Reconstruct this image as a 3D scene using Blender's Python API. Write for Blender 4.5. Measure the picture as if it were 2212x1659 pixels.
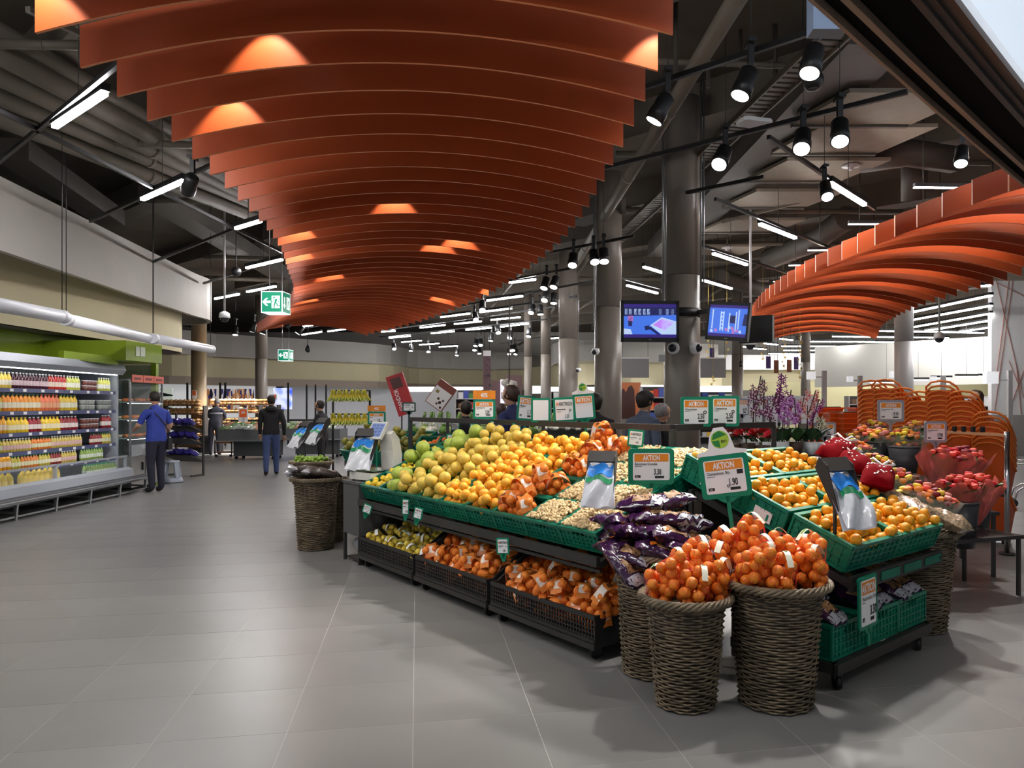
import bpy, bmesh, math, random
from mathutils import Vector, Matrix, Euler
for o in list(bpy.data.objects): bpy.data.objects.remove(o, do_unlink=True)
SC = bpy.context.scene
COL = SC.collection
RND = random.Random(7)
PI = math.pi
# ---------------------------------------------------------------- camera
F_PX, CX, CY, CAM_H = 1656.0, 1212.0, 874.0, 1.585
W_PX, H_PX = 2212.0, 1659.0
cam = bpy.data.cameras.new('camera')
cam.sensor_fit = 'HORIZONTAL'; cam.sensor_width = 36.0
cam.lens = 36.0 * F_PX / W_PX
cam.shift_x = -(CX - W_PX / 2) / W_PX
cam.shift_y = (CY - H_PX / 2) / W_PX
cam.clip_start = 0.05; cam.clip_end = 200
cam_o = bpy.data.objects.new('camera', cam); COL.objects.link(cam_o)
cam_o.location = (0, 0, CAM_H); cam_o.rotation_euler = (PI / 2, 0, 0)
SC.camera = cam_o
# ---------------------------------------------------------------- world and exposure
world = bpy.data.worlds.new('world'); SC.world = world; world.use_nodes = True
bg = world.node_tree.nodes['Background']
bg.inputs[0].default_value = (0.86, 0.93, 1.0, 1); bg.inputs[1].default_value = 0.26
SC.view_settings.view_transform = 'Standard'; SC.view_settings.look = 'None'
SC.view_settings.gamma = 1.0; SC.view_settings.use_curve_mapping = False
SC.view_settings.exposure = -0.1
TUBE_W = 140.0
SPOT_W = 430.0
# ---------------------------------------------------------------- helpers
def P(px, py, Y): return Vector(((px - CX) / F_PX * Y, Y, CAM_H - (py - CY) / F_PX * Y))
def PZ(px, py, z):
    Y = F_PX * (CAM_H - z) / (py - CY); return Vector(((px - CX) / F_PX * Y, Y, z))
def FL(px, py): return PZ(px, py, 0.0)
def lin(c):
    c = c / 255.0
    return c / 12.92 if c <= 0.04045 else ((c + 0.055) / 1.055) ** 2.4
def S(r, g, b): return (lin(r), lin(g), lin(b))
def V(*a): return Vector(a)

class MB:
    def __init__(s): s.v = []; s.f = []; s.m = []; s.s = []
    def add(s, vs, fs, mi=0, M=None, smooth=False):
        n = len(s.v)
        s.v += [tuple(M @ Vector(v)) if M is not None else tuple(v) for v in vs]
        s.f += [tuple(i + n for i in f) for f in fs]
        s.m += [mi] * len(fs); s.s += [smooth] * len(fs); return s
    def box(s, c, d, M=None, mi=0):
        x, y, z = c; a, b, e = d[0] / 2, d[1] / 2, d[2] / 2
        vs = [(x + i * a, y + j * b, z + k * e) for k in (-1, 1) for j in (-1, 1) for i in (-1, 1)]
        return s.add(vs, [(0, 2, 3, 1), (4, 5, 7, 6), (0, 1, 5, 4), (2, 6, 7, 3), (0, 4, 6, 2), (1, 3, 7, 5)], mi, M)
    def bx(s, x0, x1, y0, y1, z0, z1, M=None, mi=0):
        return s.box(((x0 + x1) / 2, (y0 + y1) / 2, (z0 + z1) / 2), (x1 - x0, y1 - y0, z1 - z0), M, mi)
    def bar(s, p0, p1, w, h=None, mi=0, up=(0, 0, 1)):
        p0 = Vector(p0); p1 = Vector(p1); d = p1 - p0; L = d.length
        if L < 1e-6: return s
        d /= L; u = Vector(up)
        if abs(d.dot(u)) > 0.99: u = Vector((1, 0, 0))
        r = d.cross(u).normalized(); u = r.cross(d)
        M = Matrix((d, r, u)).transposed().to_4x4(); M.translation = (p0 + p1) / 2
        return s.box((0, 0, 0), (L, w, h or w), M, mi)
    def ring(s, pts_list, closed=True, caps=True, mi=0, smooth=True, M=None):
        n = len(pts_list[0]); vs = [p for r in pts_list for p in r]; fs = []
        for a in range(len(pts_list) - 1):
            for b in range(n if closed else n - 1):
                b2 = (b + 1) % n
                fs.append((a * n + b, a * n + b2, (a + 1) * n + b2, (a + 1) * n + b))
        s.add(vs, fs, mi, M, smooth)
        if caps:
            k = len(s.v) - len(vs); L = len(pts_list)
            s.f.append(tuple(k + i for i in reversed(range(n)))); s.m.append(mi); s.s.append(False)
            s.f.append(tuple(k + (L - 1) * n + i for i in range(n))); s.m.append(mi); s.s.append(False)
        return s
    def tube(s, pts, r, n=6, mi=0, closed=False, caps=True, smooth=True):
        pts = [Vector(p) for p in pts]; L = len(pts); rs = r if isinstance(r, (list, tuple)) else [r] * L
        rings = []; prev = None
        for i, p in enumerate(pts):
            if closed: d = pts[(i + 1) % L] - pts[i - 1]
            else: d = pts[min(i + 1, L - 1)] - pts[max(i - 1, 0)]
            d.normalize()
            if prev is None:
                u = Vector((0, 0, 1)) if abs(d.z) < 0.9 else Vector((1, 0, 0))
                a = d.cross(u).normalized()
            else:
                a = prev - d * prev.dot(d)
                if a.length < 1e-6: a = d.orthogonal()
                a.normalize()
            prev = a; b = d.cross(a)
            rings.append([tuple(p + (a * math.cos(t) + b * math.sin(t)) * rs[i]) for t in [2 * PI * k / n for k in range(n)]])
        if closed: rings.append(rings[0])
        return s.ring(rings, True, caps and not closed, mi, smooth)
    def cyl(s, p0, p1, r0, r1=None, n=12, mi=0, caps=True, smooth=True):
        return s.tube([p0, p1], [r0, r0 if r1 is None else r1], n, mi, False, caps, smooth)
    def lathe(s, prof, n=16, mi=0, M=None, smooth=True, caps=True):
        rings = [[(r * math.cos(2 * PI * k / n), r * math.sin(2 * PI * k / n), z) for k in range(n)] for r, z in prof]
        return s.ring(rings, True, caps, mi, smooth, M)
    def sphere(s, c=(0, 0, 0), r=1.0, nu=12, nv=8, sc=(1, 1, 1), mi=0, M=None):
        prof = [(max(math.sin(PI * k / nv), 0.02), -math.cos(PI * k / nv)) for k in range(nv + 1)]
        T = Matrix.Translation(c) @ Matrix.Diagonal((r * sc[0], r * sc[1], r * sc[2], 1))
        return s.lathe(prof, nu, mi, (M @ T) if M is not None else T)
    def poly(s, pts, mi=0, M=None): return s.add(pts, [tuple(range(len(pts)))], mi, M)
    def prism(s, poly, z0, z1, M=None, mi=0, smooth=False):
        n = len(poly); vs = [(x, y, z0) for x, y in poly] + [(x, y, z1) for x, y in poly]
        fs = [tuple(reversed(range(n))), tuple(range(n, 2 * n))] + [(i, (i + 1) % n, n + (i + 1) % n, n + i) for i in range(n)]
        return s.add(vs, fs, mi, M, smooth)
    def grid(s, fn, nu, nv, mi=0, smooth=True, M=None):
        vs = [fn(i / nu, j / nv) for j in range(nv + 1) for i in range(nu + 1)]
        fs = [(j * (nu + 1) + i, j * (nu + 1) + i + 1, (j + 1) * (nu + 1) + i + 1, (j + 1) * (nu + 1) + i) for j in range(nv) for i in range(nu)]
        return s.add(vs, fs, mi, M, smooth)
    def mesh(s, name, *mats):
        me = bpy.data.meshes.new(name); me.from_pydata(s.v, [], s.f)
        for m in mats: me.materials.append(m)
        me.polygons.foreach_set('material_index', s.m); me.polygons.foreach_set('use_smooth', s.s)
        me.update(); return me
    def obj(s, name, mat, parent=None, **k):
        return ob(name, s.mesh(name, *(mat if isinstance(mat, (list, tuple)) else [mat])), parent, **k)

def ob(name, me, parent=None, loc=None, rot=None, sc=None, M=None):
    o = bpy.data.objects.new(name, me); COL.objects.link(o)
    if parent is not None: o.parent = parent
    if M is not None: o.matrix_basis = M
    else:
        if loc is not None: o.location = loc
        if rot is not None: o.rotation_euler = rot
        if sc is not None: o.scale = (sc, sc, sc) if isinstance(sc, (int, float)) else sc
    return o
def tag(o, label, cat, group=None):
    o['label'] = label; o['category'] = cat
    if group: o['group'] = group
    return o
def thing(name, label, cat, loc=(0, 0, 0), rz=0.0, group=None, rot=None, M=None):
    o = ob(name, None, None, loc, rot or (0, 0, rz), None, M); o.empty_display_size = 0.1
    return tag(o, label, cat, group)
def struct(o): o['kind'] = 'structure'; return o
def stuff(o): o['kind'] = 'stuff'; return o
def frame_M(o, x, y, z):
    M = Matrix((x, y, z)).transposed().to_4x4(); M.translation = o; return M

# ---------------------------------------------------------------- materials
MATS = {}
def mat(name, col, rough=0.5, metal=0.0, var=0.0, vscale=6.0, rand=0.0, bump=0.0, bscale=60.0, emit=0.0, spec=0.5, alpha=1.0, trans=0.0, col2=None, coat=0.0, sss=0.0):
    if name in MATS: return MATS[name]
    m = bpy.data.materials.new(name); m.use_nodes = True; MATS[name] = m
    nt = m.node_tree; b = nt.nodes['Principled BSDF']; L = nt.links.new
    c4 = (*col, 1)
    b.inputs['Base Color'].default_value = c4
    b.inputs['Roughness'].default_value = rough; b.inputs['Metallic'].default_value = metal
    b.inputs['Specular IOR Level'].default_value = spec
    b.inputs['Alpha'].default_value = alpha; b.inputs['Transmission Weight'].default_value = trans
    b.inputs['Coat Weight'].default_value = coat
    if sss: b.inputs['Subsurface Weight'].default_value = sss; b.inputs['Subsurface Radius'].default_value = (0.02, 0.01, 0.004)
    src = None
    if var or col2:
        tc = nt.nodes.new('ShaderNodeTexCoord'); nz = nt.nodes.new('ShaderNodeTexNoise')
        nz.inputs['Scale'].default_value = vscale; nz.inputs['Detail'].default_value = 4
        L(tc.outputs['Object'], nz.inputs['Vector'])
        mx = nt.nodes.new('ShaderNodeMix'); mx.data_type = 'RGBA'
        c2 = col2 or tuple(max(0, c * (1 - var)) for c in col); c1 = col if col2 else tuple(min(1, c * (1 + var)) for c in col)
        mx.inputs[6].default_value = (*c1, 1); mx.inputs[7].default_value = (*c2, 1)
        mr = nt.nodes.new('ShaderNodeMapRange'); mr.inputs[1].default_value = 0.35; mr.inputs[2].default_value = 0.65
        L(nz.outputs['Fac'], mr.inputs[0]); L(mr.outputs[0], mx.inputs[0]); src = mx.outputs[2]
    if rand:
        oi = nt.nodes.new('ShaderNodeObjectInfo'); hs = nt.nodes.new('ShaderNodeHueSaturation')
        mr = nt.nodes.new('ShaderNodeMapRange'); mr.inputs[3].default_value = 1 - rand; mr.inputs[4].default_value = 1 + rand
        L(oi.outputs['Random'], mr.inputs[0]); L(mr.outputs[0], hs.inputs['Value'])
        mr2 = nt.nodes.new('ShaderNodeMapRange'); mr2.inputs[3].default_value = 0.5 + rand * 0.04; mr2.inputs[4].default_value = 0.5 - rand * 0.04
        L(oi.outputs['Random'], mr2.inputs[0]); L(mr2.outputs[0], hs.inputs['Hue'])
        if src is not None: L(src, hs.inputs['Color'])
        else: hs.inputs['Color'].default_value = c4
        src = hs.outputs[0]
    if src is not None: L(src, b.inputs['Base Color'])
    if bump:
        tc = nt.nodes.new('ShaderNodeTexCoord'); nz = nt.nodes.new('ShaderNodeTexNoise'); nz.inputs['Scale'].default_value = bscale
        nz.inputs['Detail'].default_value = 3
        bp = nt.nodes.new('ShaderNodeBump'); bp.inputs['Strength'].default_value = bump; bp.inputs['Distance'].default_value = 0.01
        L(tc.outputs['Object'], nz.inputs['Vector']); L(nz.outputs['Fac'], bp.inputs['Height']); L(bp.outputs[0], b.inputs['Normal'])
    if emit:
        b.inputs['Emission Color'].default_value = c4; b.inputs['Emission Strength'].default_value = emit
    return m

black = mat('black_metal', S(22, 22, 24), 0.45)
dark = mat('dark_frame', S(52, 49, 48), 0.5, var=0.1)
white = mat('white_plastic', S(228, 230, 232), 0.4)
steel = mat('brushed_steel', S(170, 172, 175), 0.32, 0.9)
chrome = mat('chrome', S(200, 202, 205), 0.18, 1.0)
green_p = mat('green_crate_plastic', S(0, 112, 88), 0.42, var=0.12, vscale=9, rand=0.12)
green_f = mat('green_frame_plastic', S(0, 128, 96), 0.4)
paper = mat('white_paper', S(238, 236, 238), 0.6)
ink = mat('black_ink', S(30, 28, 30), 0.6)
orange_ink = mat('orange_print', S(232, 138, 32), 0.5, var=0.1, vscale=12)
glass = mat('clear_glass', (0.5, 0.56, 0.56), 0.03, alpha=0.07, spec=0.6)
lamp_glow = mat('lamp_diffuser', (1.0, 0.98, 0.97), 0.5, emit=TUBE_W)
lamp_far = mat('lamp_diffuser_far', (1.0, 0.98, 0.97), 0.5, emit=85.0)
spot_glow = mat('spot_lens', (1.0, 0.97, 0.94), 0.5, emit=14.0)

# ---------------------------------------------------------------- lettering
TXT = {}
TMP = bpy.data.scenes.new('bake')          # a small side scene, so that baking a mesh does not evaluate the whole shop
def baked(o):
    TMP.collection.objects.link(o); vl = TMP.view_layers[0]; vl.update(); dg = vl.depsgraph; dg.update()
    me = bpy.data.meshes.new_from_object(o.evaluated_get(dg)); bpy.data.objects.remove(o, do_unlink=True); return me
def text_mesh(s, size, cond=0.62, bold=0.012, align='LEFT'):
    key = (s, round(size, 4), cond, bold, align)
    if key in TXT: return TXT[key]
    c = bpy.data.curves.new('lettering', 'FONT'); c.body = s; c.size = 1.0; c.offset = bold; c.resolution_u = 2
    c.align_x = align; c.extrude = 0.0
    o = bpy.data.objects.new('t', c); me = baked(o)
    me.transform(Matrix(((size * cond, 0, 0, 0), (0, 0, -1, 0), (0, size, 0, 0), (0, 0, 0, 1))))
    # flip so that it faces -Y with x to the right and z up
    TXT[key] = me; return me
def lettering(parent, s, x, z, size, m, y=-0.004, cond=0.62, bold=0.012, align='LEFT', name='lettering'):
    me = text_mesh(s, size, cond, bold, align).copy(); me.materials.clear(); me.materials.append(m)
    return ob(name, me, parent, (x, y, z))
# ================================================================ THE SETTING
tile_m = mat('floor_tile', S(127, 126, 125), 0.33, var=0.05, vscale=1.3, rand=0.035, spec=0.45)
grout_m = mat('floor_grout', S(168, 165, 163), 0.7)
TA = V(-0.188, 1, 0).normalized(); TB = V(TA.y, -TA.x, 0)
G0 = V(-0.736, 3.815, 0); TS = 0.6
fl = MB().bx(-22, 22, -1, 50, -0.2, -0.0009).obj('floor', grout_m); struct(fl)
hs = TS / 2 - 0.0022
tile_me = MB().bx(-hs, hs, -hs, hs, -0.02, 0).mesh('tile', tile_m)
ang = math.atan2(TB.y, TB.x)
near = []; rest = MB()
for i in range(-45, 46):
    for j in range(-12, 85):
        c = G0 + TB * (TS * (i + 0.5)) + TA * (TS * (j + 0.5))
        if not (-20 < c.x < 20 and -0.5 < c.y < 48): continue
        px = CX + c.x / max(c.y, .1) * F_PX
        Y = c.y
        if Y > 2.9 and -140 < px < 2350 and Y < 13: near.append((Y, c))
        else: rest.box((c.x, c.y, 0), (0, 0, 0)) if False else rest.add([tuple(c + TB * (a * hs) + TA * (b * hs)) for a, b in ((-1, -1), (1, -1), (1, 1), (-1, 1))], [(0, 1, 2, 3)])
near.sort(key=lambda t: t[0])
for k, (Y, c) in enumerate(near):
    if k < 300: ob('tile', tile_me, fl, c, (0, 0, ang))
    else: rest.add([tuple(c + TB * (a * hs) + TA * (b * hs)) for a, b in ((-1, -1), (1, -1), (1, 1), (-1, 1))], [(0, 1, 2, 3)])
stuff(rest.obj('tile_field', tile_m, fl))

CEIL = 6.1
ceil_m = mat('ceiling_concrete', S(86, 78, 68), 0.85, var=0.18, vscale=0.8)
rib_m = mat('ceiling_paint', S(92, 84, 74), 0.8, var=0.1, vscale=1.5)
cl = MB().bx(-22, 22, -1, 50, CEIL, CEIL + 0.2).obj('ceiling', ceil_m); struct(cl)
D1 = V(0.755, -0.655, 0).normalized(); D2 = V(0.655, 0.755, 0).normalized()
for k in range(14):                                   # downstand beams of the slab
    c = V(0, 0, 0) + D2 * (3.0 + 3.3 * k)
    m = MB(); m.bar(c - D1 * 26 + V(0, 0, CEIL - 0.25), c + D1 * 22 + V(0, 0, CEIL - 0.25), 0.45, 0.5)
    m.obj('ceiling_beam', rib_m, cl)

# ---- walls
beige = mat('beige_wall', S(196, 186, 152), 0.7, var=0.03, vscale=1)
greyw = mat('pale_grey_wall', S(172, 168, 162), 0.65, var=0.03, vscale=1)
whitew = mat('white_wall', S(216, 216, 217), 0.6, var=0.02, vscale=1)
greenw = mat('lime_green_paint', S(126, 150, 28), 0.5, var=0.06, vscale=2)
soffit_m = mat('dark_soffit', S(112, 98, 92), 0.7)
def curved_band(name, pts, z0, z1, m, th=0.12, parent=None, sub=4, ret=True):
    """a wall following a smooth plan curve"""
    P2 = [Vector((p[0], p[1], 0)) for p in pts]; out = []
    for i in range(len(P2) - 1):
        a, b = P2[i], P2[i + 1]; pa = P2[i - 1] if i else a * 2 - b; pb = P2[i + 2] if i + 2 < len(P2) else b * 2 - a
        for k in range(sub):
            t = k / sub
            out.append(0.5 * ((2 * a) + (b - pa) * t + (2 * pa - 5 * a + 4 * b - pb) * t * t + (3 * a - pa - 3 * b + pb) * t ** 3))
    out.append(P2[-1]); n = len(out); rings = []
    for i, p in enumerate(out):
        d = out[min(i + 1, n - 1)] - out[max(i - 1, 0)]; d.normalize(); q = V(-d.y, d.x, 0) * th
        rings.append([(p.x, p.y, z0), (p.x, p.y, z1), (p.x + q.x, p.y + q.y, z1), (p.x + q.x, p.y + q.y, z0)])
    mb = MB().ring(rings, True, True, 0, False)
    return mb.obj(name, m, parent)
# left-hand bulkhead: pale outer fascia and the beige inner wall under it
struct(curved_band('wall_left_fascia', [(-6.9, 5.0), (-7.5, 10.25), (-8.15, 15), (-8.5, 17.7), (-8.58, 18.7), (-8.95, 19.5), (-9.7, 19.95), (-11.2, 20.1)], 3.65, 4.64, greyw, 0.1))
struct(curved_band('wall_left', [(-8.1, 5.0), (-8.35, 10.9), (-8.58, 15.2), (-8.74, 17.3), (-8.95, 18.1), (-9.4, 18.5), (-10.5, 18.7)], 2.8, 3.9, beige, 0.1))
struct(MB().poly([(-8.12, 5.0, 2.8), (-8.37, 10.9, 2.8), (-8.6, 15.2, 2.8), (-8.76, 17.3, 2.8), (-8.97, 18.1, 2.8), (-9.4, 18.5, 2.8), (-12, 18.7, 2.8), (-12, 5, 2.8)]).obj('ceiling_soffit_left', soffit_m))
struct(MB().bx(-9.2, -9.0, 4, 15.6, 0, 2.8).obj('wall_left_green', greenw))
# far walls
far_pts = [(-20, 29.5), (-15.9, 30.8), (-15.1, 32.8), (-13.8, 34), (-9.3, 38.6), (-8.05, 43), (-4.5, 45), (-2.1, 44.4)]
struct(curved_band('wall_far_fascia', far_pts, 3.65, 4.64, greyw, 0.1))
struct(curved_band('wall_far', [(p[0], p[1] + 0.5) for p in far_pts], 2.72, 3.7, beige, 0.1))
struct(curved_band('wall_far_header', [(p[0], p[1] + 0.3) for p in far_pts], 2.42, 2.76, mat('taupe_wall', S(150, 136, 124), 0.7), 0.1))
struct(curved_band('wall_far_middle_fascia', [(-0.6, 41), (-0.3, 38), (0.6, 36.6), (2.9, 36.4), (5, 37.5), (8, 39)], 3.65, 4.64, greyw, 0.1))
struct(curved_band('wall_far_middle', [(-4.5, 45.6), (-2, 45.2), (0.2, 39.4), (0.8, 37.6), (2.9, 37.2), (5, 38.2), (8.3, 39.6)], 2.55, 3.75, beige, 0.1))
struct(curved_band('wall_far_right_fascia', [(8.0, 40), (12, 40), (16.2, 40), (16.7, 40.3), (16.9, 41)], 3.4, 4.18, whitew, 0.1))
struct(curved_band('wall_far_right', [(7.8, 40.6), (12, 40.6), (17, 40.6), (21, 40.6)], 2.35, 3.5, beige, 0.1))
struct(MB().bx(-21.8, 21.8, 47.8, 48, 0, 6.1).obj('wall_back', greyw))
struct(MB().bx(-21.9, -21.7, -1, 48, 0, 6.1).obj('wall_far_left', greyw))
struct(MB().bx(21.7, 21.9, -1, 48, 0, 6.1).obj('wall_far_right_side', greyw))
# right rear wall: slanting away to the right
a = P(1760, 0, 33).xy; b = P(2150, 0, 27.5).xy
struct(curved_band('wall_right_rear', [(a.x, a.y), ((a.x + b.x) / 2, (a.y + b.y) / 2), (b.x, b.y)], 2.33, 4.05, mat('cream_wall', S(205, 203, 196), 0.65), 0.1))
# white panelled wall at the right edge with thin red cables crossing it
wr = P(2142, 0, 23.6); zt = 5.4
wo = MB().bx(wr.x, wr.x + 5, 23.6, 23.8, 0.0, zt).obj('wall_right', whitew); struct(wo)
MB().bx(wr.x - 0.01, wr.x + 5, 23.57, 23.6, 0.0, 1.27).obj('dado_panel', mat('grey_dado', S(150, 148, 146), 0.6), wo)
cable = mat('red_brown_line', S(170, 120, 110), 0.6)
m = MB()
for (x0, y0, x1, y1) in ((2152, 606, 2207, 840), (2180, 600, 2150, 830), (2212, 640, 2152, 610), (2148, 890, 2188, 606), (2176, 895, 2212, 800), (2180, 780, 2212, 860), (2196, 790, 2206, 895)):
    m.bar(P(x0, y0, 23.57), P(x1, y1, 23.57), 0.018)
m.obj('line_pattern', cable, wo)

# ---- round columns
col_m = mat('column_paint', S(118, 110, 102), 0.38, var=0.03, vscale=1)
colw_m = mat('column_paint_pale', S(176, 174, 174), 0.4, var=0.03, vscale=1)
colb_m = mat('column_paint_tan', S(150, 130, 100), 0.4, var=0.03, vscale=1)
def column(px0, px1, Y, m, label, ztop=None):
    c = (px0 + px1) / 2; r = (px1 - px0) / 2 / F_PX * Y; x = (c - CX) / F_PX * Y
    t = thing('column', label, 'column', (x, Y, 0))
    MB().lathe([(r, 0), (r, 3.35)], 32).obj('shaft', m, t)
    MB().lathe([(r * 0.985, 3.35), (r * 0.985, 3.36)], 32).obj('joint', dark, t)
    MB().lathe([(r, 3.36), (r, (ztop or CEIL) - 0.3)], 32).obj('upper_shaft', m, t)
    MB().lathe([(r * 1.03, 0), (r * 1.03, 0.08)], 32).obj('base_ring', dark, t)
    return t
column(1434, 1512, 10.6, col_m, 'large grey round column carrying the two screens')
column(1284, 1343, 14.0, col_m, 'grey round column just left of the left screen')
column(1207, 1248, 20.7, col_m, 'grey round column behind the blank green-framed sign')
column(1168, 1190, 27.0, col_m, 'slim grey column behind the AKTION sign row, second from the far end')
column(1132, 1149, 28.5, col_m, 'slimmest grey column beside the brown far partition')
column(414, 445, 25.5, colb_m, 'tan round column rising behind the bread shelves')
column(552, 577, 29.8, col_m, 'grey round column behind the man in the black jacket')
column(1581, 1605, 27.0, col_m, 'grey round column left of the purple orchids')
column(1730, 1750, 32.0, col_m, 'grey round column above the purple orchids under the right canopy')
column(1933, 1972, 21.5, colw_m, 'pale round column with white conduit right of the trolley stacks')
# ================================================================ CANOPIES OF CURVED ORANGE FINS
fin_edge = mat('pale_fin_edge', S(232, 150, 104), 0.5)  # paler tone for the bottom edge and ends of each fin
fin_m = mat('orange_fin_lacquer', S(180, 80, 40), 0.42, var=0.03, vscale=2, spec=0.4)
def lerp_list(keys, i):
    for (a, va), (b, vb) in zip(keys, keys[1:]):
        if i <= b: return va + (vb - va) * (i - a) / (b - a)
    return keys[-1][1]
def fin_mesh(L, R, zb, hgt, rise, th=0.024, n=26):
    """one fin: from L to R in plan, bottom edge arched"""
    d = (R - L); d.z = 0; q = V(-d.y, d.x, 0).normalized() * (th / 2); rings = []
    for k in range(n + 1):
        u = k / n; p = L.lerp(R, u); z = zb + rise * (1 - (2 * u - 1) ** 2) 
        rings.append([tuple(V(p.x, p.y, z) - q), tuple(V(p.x, p.y, z) + q), tuple(V(p.x, p.y, z + hgt) + q), tuple(V(p.x, p.y, z + hgt) - q)])
    m = MB().ring(rings, True, True, 0, False)
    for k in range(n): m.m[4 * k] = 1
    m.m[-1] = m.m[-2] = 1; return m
def smooth_keys(keys, i):
    # Catmull-Rom through uneven keys
    ks = [k for k, _ in keys]; vs = [v for _, v in keys]
    j = max(0, min(len(ks) - 2, next((n for n in range(len(ks) - 1) if i <= ks[n + 1]), len(ks) - 2)))
    t = (i - ks[j]) / (ks[j + 1] - ks[j])
    def tan(n):
        a = max(0, n - 1); b = min(len(ks) - 1, n + 1); return (vs[b] - vs[a]) / (ks[b] - ks[a])
    h = ks[j + 1] - ks[j]; m0 = tan(j) * h; m1 = tan(j + 1) * h
    return (2 * t ** 3 - 3 * t * t + 1) * vs[j] + (t ** 3 - 2 * t * t + t) * m0 + (-2 * t ** 3 + 3 * t * t) * vs[j + 1] + (t ** 3 - t * t) * m1
def canopy(label, H, fins, rise, hgt):
    t = thing('slatted_ceiling_canopy', label, 'ceiling canopy', (fins[0][0].x, fins[0][0].y, CAM_H + H))
    o = V(*t.location)
    for (L, R) in fins:
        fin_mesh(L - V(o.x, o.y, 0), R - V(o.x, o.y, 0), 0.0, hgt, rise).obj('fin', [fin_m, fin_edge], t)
    for (L, R) in fins[1::4]:
        for u in (0.2, 0.8):
            p = L.lerp(R, u) - o; p.z = hgt + rise * 0.6; MB().cyl(p, (p.x, p.y, CEIL - o.z), 0.008, None, 4).obj('hanger_rod', black, t)
    return t
H1 = 2.3
lx = [(0, -1.405), (1, -1.414), (4, -1.458), (8, -1.557), (12, -1.69), (15, -1.838), (18, -2.03), (24, -2.42), (30, -2.95), (35, -3.5), (41, -4.2)]
rx = [(0, 0.305), (1, 0.302), (5, 0.241), (12, 0.041), (18, -0.295), (24, -0.752), (30, -1.35), (36, -2.07), (41, -2.80)]
fins1 = []
for i in range(0, 42):
    yl = F_PX * H1 * (0.001247 + 0.0001285 * (i - 1)); yr = F_PX * H1 * (0.001252 + 0.0001365 * (i - 1))
    fins1.append((V(smooth_keys(lx, i) * H1, yl, 0), V(smooth_keys(rx, i) * H1, yr, 0)))
canopy('big canopy of arched orange-red fins over the aisle and fruit display', H1, fins1, 0.118 * H1, 0.124 * H1)
H2 = 2.1
lx2 = [(-6, 2.36), (-3, 2.2), (0, 2.06), (3, 1.989), (6, 1.94), (9, 1.915), (12, 1.934), (15, 1.993), (18, 2.085), (22, 2.27), (26, 2.52), (30, 2.82), (35, 3.24)]
rx2 = [(-6, 3.42), (0, 3.47), (9, 3.59), (13, 3.644), (17, 3.68), (20, 3.77), (26, 4.08), (30, 4.4), (35, 4.82)]
fins2 = []
for i in range(-5, 36):
    yl = F_PX * H2 * (0.00232 + 0.0001465 * i); yr = F_PX * H2 * (0.00361 + 0.0001330 * (i - 9))
    fins2.append((V(smooth_keys(lx2, i) * H2, yl, 0), V(smooth_keys(rx2, i) * H2, yr, 0)))
canopy('right canopy of arched orange fins above the flowers and checkouts', H2, fins2, 0.15 * H2, 0.127 * H2)

# ================================================================ LAMPS
def lamp_spot(name, loc, target, watts, size=50, blend=0.7, radius=0.08, parent=None, col=(1, 0.95, 0.9)):
    l = bpy.data.lights.new(name, 'SPOT'); l.energy = watts; l.spot_size = math.radians(size); l.spot_blend = blend
    l.shadow_soft_size = radius; l.color = col
    o = bpy.data.objects.new(name, l); COL.objects.link(o)
    d = Vector(target) - Vector(loc); o.rotation_euler = d.to_track_quat('-Z', 'Y').to_euler(); o.location = loc
    return o
TRZ = 4.45
def luminaire(p0, p1, label, group, w=0.055, glow=None):
    p0 = Vector(p0); p1 = Vector(p1); c = (p0 + p1) / 2; L = (p1 - p0).length; a = math.atan2(p1.y - p0.y, p1.x - p0.x)
    t = thing('linear_lamp', label, 'lamp', c, a, group)
    MB().bx(-L / 2 - 0.02, L / 2 + 0.02, -w / 2 - 0.012, w / 2 + 0.012, 0.0, 0.07).obj('housing', black, t)
    MB().bx(-L / 2, L / 2, -w / 2, w / 2, -0.035, 0.002).obj('diffuser', glow or lamp_glow, t)
    MB().cyl((0, 0, 0.06), (0, 0, CEIL - c.z), 0.005, None, 4).obj('hanger', black, t)
    return t
def track(p0, p1, label):
    o = MB().bar(p0, p1, 0.04, 0.045).obj('light_track', black)
    # origin stays at the world origin; a single bar hung on thin rods
    return tag(o, label, 'light track', 'black lighting tracks under the ceiling')
spot_body = MB().lathe([(0.035, 0.0), (0.06, 0.02), (0.06, 0.11), (0.066, 0.13), (0.066, 0.2), (0.058, 0.2)], 16).mesh('body', black)
spot_lens = MB().lathe([(0.056, 0.196), (0.056, 0.203)], 16).mesh('lens', spot_glow)
spot_stem = MB().bx(-0.018, 0.018, -0.018, 0.018, -0.1, 0.03).bx(-0.025, 0.025, -0.06, 0.06, -0.12, -0.09).mesh('bracket', black)
def spotlight(px, py, z, label, tgt=None, watts=None, sc=1.0, size=48):
    p = PZ(px, py, z)
    t = thing('track_spotlight', label, 'spotlight', p, 0, 'black track spotlights')
    tg = Vector(tgt) if tgt is not None else V(p.x + RND.uniform(-1, 1), p.y + RND.uniform(-2.5, -0.5), 0.5)
    d = (tg - p).normalized(); q = d.to_track_quat('Z', 'Y').to_euler()
    b = ob('body', spot_body, t, None, q, sc); ob('lens', spot_lens, b)
    ob('bracket', spot_stem, t, (0, 0, 0.06 * sc), (0, PI, 0), sc); MB().cyl((0, 0, 0.1), (0, 0, CEIL - z), 0.004, None, 4).obj('drop_cable', black, t)
    if watts: lamp_spot('spot_beam', p + d * 0.215 * sc, tg, watts, size)
    return t
def lum_px(x0, y0, x1, y1, label, group, z=4.4, w=0.055, glow=None): return luminaire(PZ(x0, y0, z), PZ(x1, y1, z), label, group, w, glow)
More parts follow.
